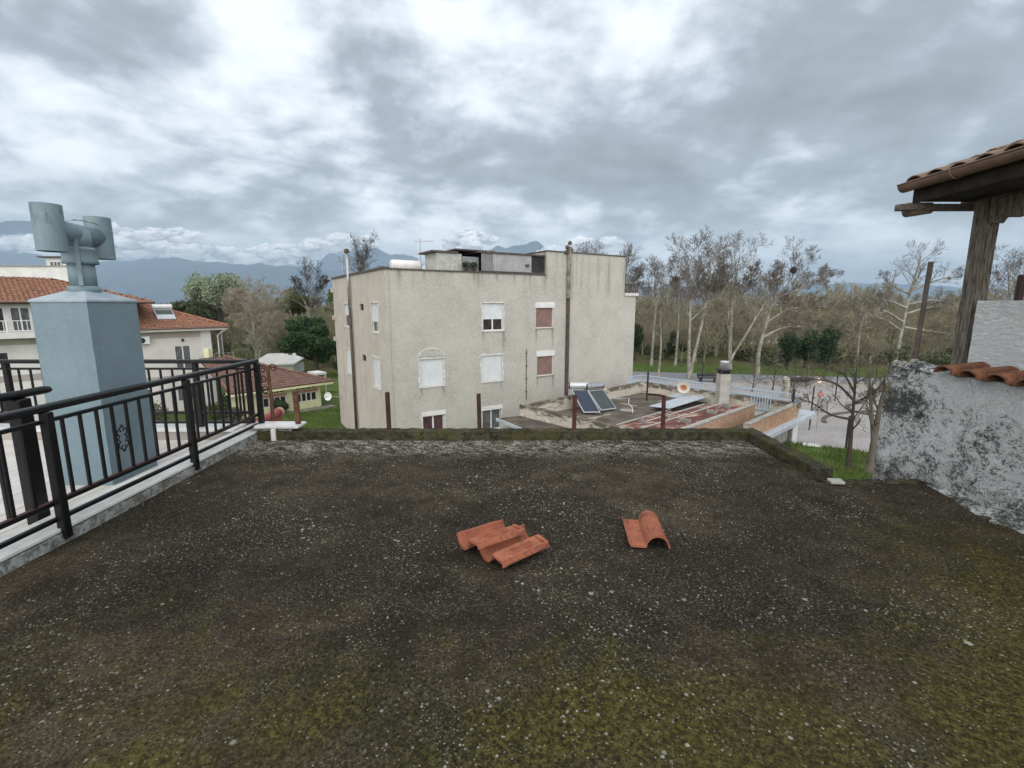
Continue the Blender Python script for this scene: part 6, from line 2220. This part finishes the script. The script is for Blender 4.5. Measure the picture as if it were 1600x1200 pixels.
bare_tree('garden_tree', 'small bare dark tree with wide drooping branches on the lawn, left of the pair', GT,
          [[(14.09, 19.02, -5.1), (14.05, 19.02, -3.9), (14.0, 19.02, -2.6), (13.97, 19.02, -1.5), (13.92, 19.02, -0.4)], [(14.03, 19.02, -3.0), (13.3, 19.3, -2.85), (12.6, 19.5, -2.4), (12.0, 19.8, -2.2)], [(14.0, 19.02, -2.2), (13.2, 19.1, -1.5), (12.2, 19.2, -1.35), (11.3, 19.3, -1.5)],
           [(14.0, 19.0, -2.3), (14.7, 18.9, -1.8), (15.2, 18.9, -1.0)], [(13.99, 19.0, -1.9), (13.4, 19.0, -1.1), (12.6, 19.0, -0.9)]], 0.105, 51, limb=(10, 5, 4, 3), t0=0.30, ratio=(0.16, 0.28), mats=('twig_dark', 'twig'), rmin=0.006, up_=0.5)
bare_tree('garden_tree', 'small bare forked tree with mossy brown trunks beside the stained wall, right of the pair', GT,
          [[(14.60, 18.5, -5.1), (14.62, 18.5, -4.0), (14.66, 18.5, -2.6), (14.8, 18.5, -1.4), (14.95, 18.5, -0.3)], [(14.62, 18.5, -3.9), (14.45, 18.6, -2.6), (14.25, 18.6, -1.5), (14.1, 18.6, -0.6)], [(14.64, 18.5, -3.3), (15.1, 18.4, -2.2), (15.3, 18.4, -1.0)]],
          0.17, 52, limb=(9, 5, 4, 3), t0=0.35, ratio=(0.18, 0.30), mats=('twig', 'twig'), rmin=0.006, up_=0.8)
LT = 'trees beyond the houses on the left'
bare_tree('bare_tree', 'bare pale tree standing above the dark pine', LT, [[(-32.7, 76.5, -7), (-32.4, 76.5, -2), (-32.1, 76.5, 1.5), (-31.9, 76.5, 6.6)], [(-32.2, 76.5, 0.5), (-33.6, 76.5, 3.4), (-34.4, 76.5, 5.2)], [(-32.1, 76.5, 1.2), (-30.4, 76.5, 3.6), (-29.4, 76.5, 5.4)]], 0.26, 61, mats=('plane_bark', 'twig_dark'), t0=0.4)
bare_tree('bare_tree', 'bare treetop peeking over the left corner of the apartment roof', LT, [[(-20.5, 66, -7), (-20.4, 66, 0), (-20.2, 66, 4), (-20.1, 66, 8.2)]], 0.24, 62, mats=('twig', 'twig_dark'), t0=0.4)
bare_tree('bare_tree', 'broad brown bare tree with dense twigs right of the pale green willow', LT, [[(-33.0, 62, -7), (-33.1, 62, -3.5), (-33.0, 62, -1), (-33.2, 62, 1.4), (-33.5, 62, 2.8)], [(-33.0, 62, -3), (-35.0, 62, 0.5), (-36.2, 62, 2.4)], [(-33.0, 62, -3), (-30.8, 62, -0.5), (-29.8, 62, 2.6)], [(-33, 62, -3), (-34, 60, 0), (-34.5, 59, 1.8)]], 0.36, 63,
          limb=(13, 7, 6, 4), t0=0.25, ratio=(0.26, 0.42), mats=('twig_pale', 'twig_pale'), up_=0.6, rmin=0.016)
bare_tree('bare_tree', 'smaller brown bare tree in front of the willow over the pale house roof', LT, [[(-31.0, 57.5, -7), (-31.1, 57.5, -4), (-31.2, 57.5, -1), (-31.3, 57.5, 1.8)], [(-31, 57.5, -4), (-29.4, 57, -2), (-28.4, 57, 0.2)]], 0.24, 64, limb=(12, 6, 6, 4), t0=0.22, mats=('plane_bark', 'twig_pale'), up_=0.5, rmin=0.014)


def leafy(name, label, group, base, blobs, mat, n, s, seed, trunk_r=0.25, tmat='twig_dark', top=None, shell=0.35):
    T = thing(name, label, 'tree', base, group)
    b = Vector(base)
    t_ = Vector(top) if top else b + Vector((0, 0, (blobs[0][0][2] - base[2])))
    m = M().tube(curve([b, b.lerp(t_, 0.5) + Vector((0.15, 0, 0)), t_], 4), [trunk_r * (1 - 0.06 * i) for i in range(9)], 8)
    rg = random.Random(seed)
    for c_, r_ in blobs:
        c_ = Vector(c_)
        m.tube(curve([b.lerp(t_, rg.uniform(0.35, 0.8)), (b.lerp(t_, 0.8) + c_) / 2, c_], 3), [trunk_r * 0.35, trunk_r * 0.3, trunk_r * 0.26, trunk_r * 0.22, trunk_r * 0.18, trunk_r * 0.12, 0.03], 5)
    m.build('trunk', MAT[tmat], T, smooth=True)
    f_ = M()
    tot = sum(r_[0] * r_[1] * r_[2] for _, r_ in blobs) ** 1.0
    for c_, r_ in blobs:
        leaf_cloud(f_, c_, r_, max(40, int(n * r_[0] * r_[1] * r_[2] / tot)), s, rg, shell)
    f_.build('crown', MAT[mat], T)
    return T


def blobset(c, R_, k_, rmin, rmax, seed, flat=0.8, hemi=False):
    rg = random.Random(seed)
    out = []
    for _ in range(k_):
        d = Vector((rg.gauss(0, 1), rg.gauss(0, 1), rg.gauss(0, 1))).normalized()
        if hemi and d.z < -0.35:
            d.z = -d.z
        kk = rg.uniform(0.45, 1.0)
        r_ = rg.uniform(rmin, rmax)
        out.append(((c[0] + d.x * R_[0] * kk, c[1] + d.y * R_[1] * kk, c[2] + d.z * R_[2] * kk), (r_, r_, r_ * flat)))
    return out


leafy('pine_tree', 'dense round dark green pine tree beside the apartment block', LT, (-23.2, 56.2, -7), blobset((-24.1, 56.2, -2.6), (2.9, 2.6, 2.5), 52, 0.62, 1.05, 71, 0.75), 'pine_leaf', 30000, 0.135, 71, 0.27, 'twig_dark', (-23.9, 56.2, -2.5), 0.45)
leafy('pine_tree', 'low dark evergreen tree between the pine and the apartment block wall', LT, (-20.2, 58, -7), blobset((-20.6, 58, -4.6), (1.6, 1.6, 1.9), 22, 0.5, 0.8, 72), 'dark_leaf', 12000, 0.12, 72, 0.2, 'twig_dark', (-20.5, 58, -4.8), 0.45)
leafy('willow_tree', 'large pale green willow coming into leaf behind the pale house', LT, (-47.2, 76.5, -7), blobset((-46.6, 76.5, 2.6), (5.2, 4.5, 3.6), 60, 0.8, 1.6, 73, 1.1, True), 'willow_leaf', 17000, 0.15, 73, 0.5, 'twig', (-46.5, 76.5, 1.5), 0.2)
leafy('bushy_tree', 'dark green bushy tree under the left side of the willow', LT, (-49.0, 72, -7), blobset((-48.2, 72, 0.4), (3.0, 2.5, 1.6), 26, 0.7, 1.1, 74), 'shrub_leaf', 8000, 0.15, 74, 0.3, 'twig_dark', (-48.5, 72, 0.0), 0.3)
leafy('bushy_tree', 'fresh yellow green tree in the middle distance left of the dark pine', LT, (-40.5, 88, -7), blobset((-39.5, 88, 2.2), (3.2, 3, 1.9), 28, 0.8, 1.3, 75), 'spring_leaf', 7000, 0.17, 75, 0.3, 'twig_dark', (-40, 88, 0.8), 0.3)
leafy('bushy_tree', 'olive green tree behind the top of the dark pine by the apartment corner', LT, (-24.5, 72, -7), blobset((-25.2, 72, 2.0), (2.6, 2.5, 2.4), 26, 0.8, 1.2, 76), 'spring_leaf', 6000, 0.15, 76, 0.3, 'twig_dark', (-25, 72, 1.0), 0.25)
RG2 = 'ivy clad trees beyond the road'
for i, (x_, y_, w_, h_, lab) in enumerate(((37.3, 64.0, 1.5, 5.6, 'dark ivy clad tree standing left of the group beyond the road'), (40.0, 64.4, 1.7, 5.3, 'broad dark ivy clad tree in the middle of the group beyond the road'), (42.6, 64.2, 1.4, 6.4, 'tallest dark ivy clad tree at the right of the group beyond the road'),
                                           (19.0, 74, 1.6, 6.2, 'dark evergreen between the pale plane trunks near the apartment block'), (25.5, 74, 2.0, 4.6, 'dark evergreen bush behind the forked pair of plane trees'))):
    leafy('ivy_tree', lab, RG2, (x_, y_, -7), blobset((x_, y_, -7 + h_ * 0.55), (w_ * 0.7, w_ * 0.7, h_ * 0.36), 24, 0.4, 0.8, 80 + i, 1.1), 'dark_leaf', 4800, 0.13, 80 + i, 0.25, 'twig_dark', (x_, y_, -7 + h_ * 0.6), 0.4)
SH = 'shrubs in the yard of the yellow house'
for i, (c_, r_, lab, mt) in enumerate((((-18.4, 36.6, -6.3), (1.0, 0.9, 0.75), 'dark round shrub in front of the yellow house', 'dark_leaf'), ((-20.6, 33.6, -6.3), (1.2, 1.0, 0.8), 'dull shrub left of the dark one, under the red roof', 'shrub_leaf'),
                                       ((-25.5, 32.5, -6.0), (1.6, 1.2, 1.1), 'large garden shrub before the pale house ground floor', 'shrub_leaf'), ((-22.6, 35.5, -6.2), (1.2, 1.0, 0.9), 'leafy garden shrub between the pale house and the yellow house', 'spring_leaf'))):
    T = thing('shrub', lab, 'shrub', (c_[0], c_[1], -7), SH)
    rg = random.Random(90 + i)
    m = M()
    for k_ in range(9):
        a = rg.uniform(0, 6.28)
        m.tube([(c_[0], c_[1], -7), (c_[0] + math.cos(a) * r_[0] * 0.6, c_[1] + math.sin(a) * r_[1] * 0.6, c_[2] + r_[2] * rg.uniform(0.1, 0.6))], [0.03, 0.012], 4)
    m.build('stem', MAT['twig_dark'], T)
    m = M()
    for (cc_, rr_) in blobset(c_, (r_[0] * 0.6, r_[1] * 0.6, r_[2] * 0.6), 10, r_[0] * 0.35, r_[0] * 0.55, 95 + i):
        leaf_cloud(m, cc_, rr_, 260, 0.075, rg, 0.35)
    m.build('foliage', MAT[mt], T)

# thicket and far woods: one tangled mass
import numpy as np


def protos(seeds, h, maxl, limb, rmin):
    out = []
    for sd in seeds:
        tb = TreeB(sd)
        rg = tb.r
        pts = curve([Vector((0, 0, 0)), Vector((rg.uniform(-0.3, 0.3), rg.uniform(-0.3, 0.3), h * 0.4)), Vector((rg.uniform(-0.6, 0.6), rg.uniform(-0.6, 0.6), h))], 4)
        rs = [0.16 * (1 - 0.85 * i / 8) for i in range(9)]
        tb.lines.append((0, pts, rs))
        tb.branch(pts, rs, h, 0, maxl, 0.7, limb, 0.16, 0.12, (0.30, 0.50))
        m = M()
        for lev, p_, r_ in tb.lines:
            m.tube(p_, [max(x, rmin) for x in r_], (5, 4, 3, 3)[min(lev, 3)], cap=False)
        out.append((np.array(m.v, dtype=np.float32), m.f))
    return out


def mass(name, mat, prot, spots, seed):
    rg = random.Random(seed)
    V, Fc, k = [], [], 0
    for (x_, y_, sc_) in spots:
        v_, f_ = prot[rg.randrange(len(prot))]
        a = rg.uniform(0, 6.28)
        c_, s_ = math.cos(a), math.sin(a)
        sz = sc_ * rg.uniform(0.85, 1.15)
        w_ = v_.copy()
        w_[:, 0] = (v_[:, 0] * c_ - v_[:, 1] * s_) * sc_ + x_
        w_[:, 1] = (v_[:, 0] * s_ + v_[:, 1] * c_) * sc_ + y_
        w_[:, 2] = v_[:, 2] * sz + GZ
        V.append(w_)
        Fc.append(np.array([q for q in f_], dtype=np.int64) + k)
        k += len(v_)
    V = np.concatenate(V)
    Fc = np.concatenate(Fc)
    me = bpy.data.meshes.new(name)
    me.vertices.add(len(V))
    me.vertices.foreach_set('co', V.ravel())
    nf = len(Fc)
    me.loops.add(nf * 4)
    me.loops.foreach_set('vertex_index', Fc.ravel().astype(np.int32))
    me.polygons.add(nf)
    me.polygons.foreach_set('loop_start', np.arange(0, nf * 4, 4, dtype=np.int32))
    me.update(calc_edges=True)
    me.materials.append(MAT[mat])
    o = bpy.data.objects.new(name, me)
    C.objects.link(o)
    o['kind'] = 'stuff'
    return o


pr = protos((201, 202, 203, 204), 8.0, 3, (16, 8, 6), 0.028)
rg = random.Random(5)
spots = []
for i in range(155):
    t = rg.uniform(-14, 105)
    s_ = rg.uniform(10.5, 42)
    x_, y_ = rq.x + rd.x * t + 0.19 * s_, rq.y + rd.y * t + 0.98 * s_
    spots.append((x_, y_, (0.78 + 0.010 * s_) * rg.uniform(0.75, 1.15)))
mass('thicket', 'wood_brown', pr, spots, 6)
spots = []
for i in range(60):
    x_ = rg.uniform(-70, -18)
    spots.append((x_, rg.uniform(80, 130), rg.uniform(0.6, 1.1)))
for i in range(40):
    spots.append((rg.uniform(-10, 190), rg.uniform(105, 190), rg.uniform(1.0, 1.5)))
for i in range(18):
    spots.append((rg.uniform(-34, -19), rg.uniform(64, 82), rg.uniform(0.55, 0.9)))
mass('far_woods', 'wood_olive', pr, spots, 7)
# dark undergrowth at the foot of the thicket
ug = M()
rg = random.Random(8)
for i in range(120):
    t = rg.uniform(-12, 100)
    s_ = rg.uniform(10.5, 26)
    x_, y_ = rq.x + rd.x * t + 0.19 * s_, rq.y + rd.y * t + 0.98 * s_
    r_ = rg.uniform(0.9, 1.7)
    leaf_cloud(ug, (x_, y_, GZ + r_ * 0.65), (r_, r_, r_ * 0.85), 230, 0.16, rg, 0.3)
for i in range(70):
    x_, y_ = rg.uniform(-70, -19), rg.uniform(68, 100)
    r_ = rg.uniform(0.9, 1.9)
    leaf_cloud(ug, (x_, y_, GZ + r_ * 0.65), (r_, r_, r_ * 0.85), 230, 0.16, rg, 0.3)
ug.build('undergrowth', MAT['shrub_leaf'], stuff=True)
# far treeline across the plain
tl = M()
rg = random.Random(9)
for i in range(420):
    y_ = rg.uniform(150, 700)
    x_ = rg.uniform(-1.15, 1.2) * y_
    r_ = rg.uniform(2.5, 5.5)
    leaf_cloud(tl, (x_, y_, GZ + r_ * 0.8), (r_ * 1.3, r_, r_), 60, 0.8, rg, 0.3)
tl.build('treeline', MAT['shrub_leaf'], stuff=True)
# a few pale houses glimpsed through the thicket
for (x_, y_, w_, h_, lab) in ((21, 98, 5, 5.6, 'pale house glimpsed through bare branches right of the apartment block'), (52, 105, 9, 5.0, 'cream house with a reddish roof half hidden by the thicket beyond the ivy trees')):
    T = thing('far_house', lab, 'house', (x_ + w_ / 2, y_, GZ))
    M().box(x_, x_ + w_, y_, y_ + 7, GZ, GZ + h_).build('wall', MAT['white_wall'], T)
    M().prism([(x_ - 0.5, y_ - 0.5, GZ + h_), (x_ - 0.5, y_ + 7.5, GZ + h_), (x_ - 0.5, y_ + 3.5, GZ + h_ + 1.9)], (w_ + 1, 0, 0)).build('roof', MAT['roof_brown'], T)
    for i in range(2):
        hwin(T, lambda u, z, n=0.0: (u, y_ - n - 0.12, z), Vector((1, 0, 0)), Vector((0, -1, 0)), x_ + 0.8 + i * 2.0, x_ + 1.8 + i * 2.0, GZ + 2.6, GZ + 4.0, 2, 'glass_dark')

# ------------------------------------------------------------------ plaza furniture
FG = 'fence posts round the garden'
ft = [(20.8, 32.2, -3.9, 'dark fence post at the plaza edge below the red triangle sign'), (16.2, 22.2, -3.6, 'thin fence post at the corner of the garden lawn by the two bare trees'), (29.3, 42.2, -4.4, 'tall dark post alone on the pale plaza'), (24.0, 40.0, -5.9, 'short dark stake on the plaza behind the annex railing')]
for (x_, y_, zt, lab) in ft:
    o = M().bar((x_, y_, GZ - 0.02), (x_ + 0.03, y_, zt), 0.07, 0.07).build('fence_post', MAT['corr_dark'])
    tag(o, lab, 'post', FG)
wf = M()
path = [(12.95, 23.3), (16.2, 22.2), (16.95, 21.15), (19.05, 19.65)]
for i in range(3):
    a, b = Vector((*path[i], 0)), Vector((*path[i + 1], 0))
    n = int((b - a).length / 0.10)
    for j in range(n):
        q = a.lerp(b, j / n)
        wf.bar((q.x, q.y, -5.15), (q.x, q.y, -4.15), 0.006, 0.006)
    for k_ in range(8):
        wf.bar((a.x, a.y, -5.05 + k_ * 0.125), (b.x, b.y, -5.05 + k_ * 0.125), 0.006, 0.006)
T = thing('wire_fence', 'grey wire mesh fence along the far edge of the garden lawn', 'fence', (16.2, 22.2, -5.1))
wf.build('mesh', MAT['galv'], T, stuff=True)
for i in range(4):
    M().bar((*path[i], -5.4), (*path[i], -4.0), 0.05, 0.05).build('fence_stake', MAT['corr_dark'], T)


def sign(label, x_, y_, zt, kind):
    T = thing('traffic_sign', label, 'sign', (x_, y_, GZ))
    M().tube([(x_, y_, GZ - 0.02), (x_, y_, zt)], 0.03, 8).build('pole', MAT['galv'], T)
    m = M()
    if kind == 'tri':
        pts = [(x_ - 0.24, y_ - 0.04, zt - 0.36), (x_ + 0.24, y_ - 0.04, zt - 0.36), (x_, y_ - 0.04, zt + 0.06)]
        m.prism(pts, (0, 0.02, 0))
        m.build('plate', MAT['red_sheet'], T)
        pts = [(x_ - 0.14, y_ - 0.045, zt - 0.31), (x_ + 0.14, y_ - 0.045, zt - 0.31), (x_, y_ - 0.045, zt - 0.06)]
        M().prism(pts, (0, 0.003, 0)).build('sign_face', MAT['pink_band'], T)
    else:
        m.tube([(x_, y_ - 0.05, zt - 0.3), (x_, y_ - 0.03, zt - 0.3)], 0.36, 20)
        m.build('plate', MAT['pink_band'], T)
        m = M().tube([(x_, y_ - 0.056, zt - 0.3), (x_, y_ - 0.051, zt - 0.3)], 0.24, 20)
        m.build('sign_face', MAT['white_paint'], T)
    return T


sign('small red triangle traffic sign on a thin pole in the plaza', 20.9, 31.6, -4.1, 'tri')
sign('faded round red and white traffic sign on the far side of the plaza', 30.2, 46.0, -5.4, 'round')
o = M()
o.box(29.5, 31.6, 49.6, 49.9, GZ + 0.55, GZ + 1.0)
T = thing('notice_board', 'low dark board on two legs at the roadside edge of the plaza', 'board', (30.5, 49.7, GZ))
o.build('board', MAT['corr_dark'], T)
for x_ in (29.7, 31.3):
    M().bar((x_, 49.75, GZ), (x_, 49.75, GZ + 0.6), 0.06, 0.06).build('leg', MAT['corr_dark'], T)
T = thing('notice_board', 'dark plank bench by the road right of the forked plane trees', 'bench', (21.8, 52.8, GZ))
M().box(20.9, 23.1, 52.6, 53.0, GZ + 0.45, GZ + 0.55).build('seat', MAT['corr_dark'], T)
M().box(20.9, 23.1, 53.0, 53.06, GZ + 0.6, GZ + 0.95).build('backrest', MAT['corr_dark'], T)
for x_ in (21.2, 22.8):
    M().box(x_, x_ + 0.1, 52.65, 53.0, GZ, GZ + 0.45).build('leg', MAT['corr_dark'], T)
T.name = 'park_bench'
T = thing('vent_pipe', 'stubby cream vent pipe with a bent top standing in the plaza', 'pipe', (26.0, 44.2, GZ))
M().tube([(26.0, 44.2, GZ), (26.0, 44.2, GZ + 1.5), (25.9, 44.1, GZ + 1.75), (25.65, 44.0, GZ + 1.8), (25.5, 43.9, GZ + 1.65)], [0.24, 0.24, 0.24, 0.22, 0.22], 10).build('pipe_body', MAT['dish_white'], T, smooth=True)
M().lathe(26.0, 44.2, [(0.4, GZ), (0.4, GZ + 0.2), (0.26, GZ + 0.25)], 10).build('foot', MAT['concrete'], T)
# roadside poles and a low wall
for i, (x_, y_, zt, lab) in enumerate(((32.0, 51.0, -3.6, 'thin dark roadside pole right of the big leaning plane tree'), (21.0, 51.8, -4.2, 'thin dark roadside pole between the slim plane trunk and the forked pair'), (38.5, 49.6, -3.9, 'thin dark roadside pole above the right part of the plaza'))):
    o = M().tube([(x_, y_, GZ - 0.02), (x_, y_, zt)], 0.05, 6).build('roadside_pole', MAT['corr_dark'])
    tag(o, lab, 'pole', 'thin poles along the road')
for (pa, pb, dz, lab) in (((21.0, 51.8, -4.25), (32.0, 51.0, -3.7), 0.5, 'long thin overhead wire sagging across the plane trunks to the middle roadside pole'), ((32.0, 51.0, -3.7), (38.5, 49.6, -4.0), 0.35, 'upper of two thin wires between the middle and the farther right roadside poles'), ((32.0, 51.0, -4.1), (38.5, 49.6, -4.4), 0.35, 'lower of two thin wires between the middle and the farther right roadside poles')):
    pa, pb = Vector(pa), Vector(pb)
    m = M().tube([pa.lerp(pb, i / 12) - Vector((0, 0, dz * 4 * (i / 12) * (1 - i / 12))) for i in range(13)], 0.012, 4)
    o = m.build('overhead_wire', MAT['corr_dark'])
    tag(o, lab, 'wire', 'overhead wires along the road')
T = thing('low_wall', 'long low brown wall between the plaza and the road', 'wall', (40, 49, GZ))
a, b = along(rp, 13), along(rp, 55)
M().bar((a[0], a[1] - 1.2, GZ + 0.22), (b[0], b[1] - 1.2, GZ + 0.22), 0.35, 0.44).build('body', MAT['concrete'], T)
a, b = along(rp, 13), along(rp, 55)
M().bar((a[0], a[1] - 1.2, GZ + 0.47), (b[0], b[1] - 1.2, GZ + 0.47), 0.45, 0.06).build('coping', MAT['concrete'], T)
# curved kerbs in the plaza
for (cx2, cy2, r_, a0, a1) in ((33, 38, 5, 2.0, 5.2), (30, 33, 7, 1.2, 2.9), (40, 41, 6, 2.2, 4.4)):
    pts = [(cx2 + r_ * math.cos(a0 + (a1 - a0) * i / 20), cy2 + r_ * 0.7 * math.sin(a0 + (a1 - a0) * i / 20), GZ + 0.03) for i in range(21)]
    km = M()
    for i in range(20):
        km.bar(pts[i], pts[i + 1], 0.25, 0.14)
    structure(km.build('kerb', MAT['dark_edge']))
# brushy saplings at the left of the plaza
for i, (x_, y_, h_, lab) in enumerate(((24.2, 47, 2.8, 'twiggy bare sapling right of the annex chimney'), (26.8, 48, 3.3, 'dense brown sapling in front of the leaning plane tree'), (20.0, 45, 2.2, 'low branching sapling behind the blue railing'), (28.3, 47.0, 2.6, 'brown leafless sapling at the corner of the plaza'))):
    bare_tree('sapling', lab, 'saplings at the edge of the plaza', [[(x_, y_, GZ), (x_ + 0.1, y_, GZ + h_ * 0.5), (x_, y_, GZ + h_)]], 0.07, 120 + i, limb=(9, 5, 4), maxl=3, t0=0.12, ratio=(0.4, 0.6), mats=('twig_dark', 'twig'), rmin=0.012, up_=0.5)

# ------------------------------------------------------------------ low clouds round the peaks
g = N('cloud_white', 1.0, 0.0)
lw = g.nt.nodes.new('ShaderNodeLayerWeight')
lw.inputs['Blend'].default_value = 0.5
tr_ = g.nt.nodes.new('ShaderNodeBsdfTransparent')
df = g.nt.nodes.new('ShaderNodeBsdfTranslucent')
df.inputs[0].default_value = (0.95, 0.96, 0.98, 1)
d2 = g.nt.nodes.new('ShaderNodeBsdfDiffuse')
d2.inputs[0].default_value = (0.95, 0.96, 0.98, 1)
md = g.nt.nodes.new('ShaderNodeMixShader')
md.inputs[0].default_value = 0.25
g.link(d2.outputs[0], md.inputs[1])
g.link(df.outputs[0], md.inputs[2])
fac = g.rng(g.math('ADD', lw.outputs['Facing'], g.math('MULTIPLY', g.math('SUBTRACT', g.noise(0.0045, 7, 0.7), 0.5), 1.3)), 0.10, 0.72)
mx = g.nt.nodes.new('ShaderNodeMixShader')
g.link(fac, mx.inputs[0])
g.link(md.outputs[0], mx.inputs[1])
g.link(tr_.outputs[0], mx.inputs[2])
g.link(mx.outputs[0], g.nt.nodes['Material Output'].inputs[0])
CLOUD = g.m
cl = M()
rg = random.Random(14)


def puff(c, r):
    nu, nv = 18, 11
    sd = rg.uniform(0, 99)

    def fn(u, v):
        th, ph = u * 2 * math.pi, (v - 0.5) * math.pi
        d = Vector((math.cos(ph) * math.cos(th), math.cos(ph) * math.sin(th), math.sin(ph)))
        n = 1 + 0.38 * noise.fractal(d * 1.9 + Vector((sd, 0, 0)), 0.8, 2.1, 4)
        return (c[0] + d.x * r[0] * n, c[1] + d.y * r[1] * n, c[2] + d.z * r[2] * n)
    cl.grid(fn, nu, nv)


def bank(x0, x1, ylo, yhi, n, rs, dist=11000):
    for _ in range(n):
        x_, y_ = rg.uniform(x0, x1), rg.uniform(ylo, yhi)
        dd = dist + rg.uniform(-500, 500)
        r_ = rg.uniform(*rs) * dd / 741.0
        puff((azt(x_, y_) * dd, dd, 1.7 + elv(y_) * dd), (r_ * 1.5, r_, r_ * 0.62))


bank(-260, 40, 366, 396, 26, (12, 24))
bank(40, 330, 378, 404, 30, (12, 24))
bank(165, 300, 352, 392, 14, (10, 20))
bank(300, 480, 386, 412, 22, (9, 18))
bank(480, 575, 372, 396, 12, (9, 15))
bank(640, 690, 398, 424, 10, (7, 13))
bank(700, 770, 366, 400, 12, (9, 16))
bank(845, 960, 376, 420, 12, (9, 16))
cl.build('low_cloud', CLOUD, smooth=True, stuff=True)

# ------------------------------------------------------------------ damp air
g = bpy.data.materials.new('haze')
g.use_nodes = True
nt = g.node_tree
nt.nodes.remove(nt.nodes['Principled BSDF'])
pv = nt.nodes.new('ShaderNodeVolumePrincipled')
pv.inputs['Color'].default_value = (0.60, 0.80, 1.0, 1)
pv.inputs['Density'].default_value = 1.1e-4
pv.inputs['Anisotropy'].default_value = 0.0
nt.links.new(pv.outputs[0], nt.nodes['Material Output'].inputs['Volume'])
hb = M().box(-10400, 10400, -300, 9500, GZ - 1.2, 900)
structure(hb.build('haze', g), 'stuff')
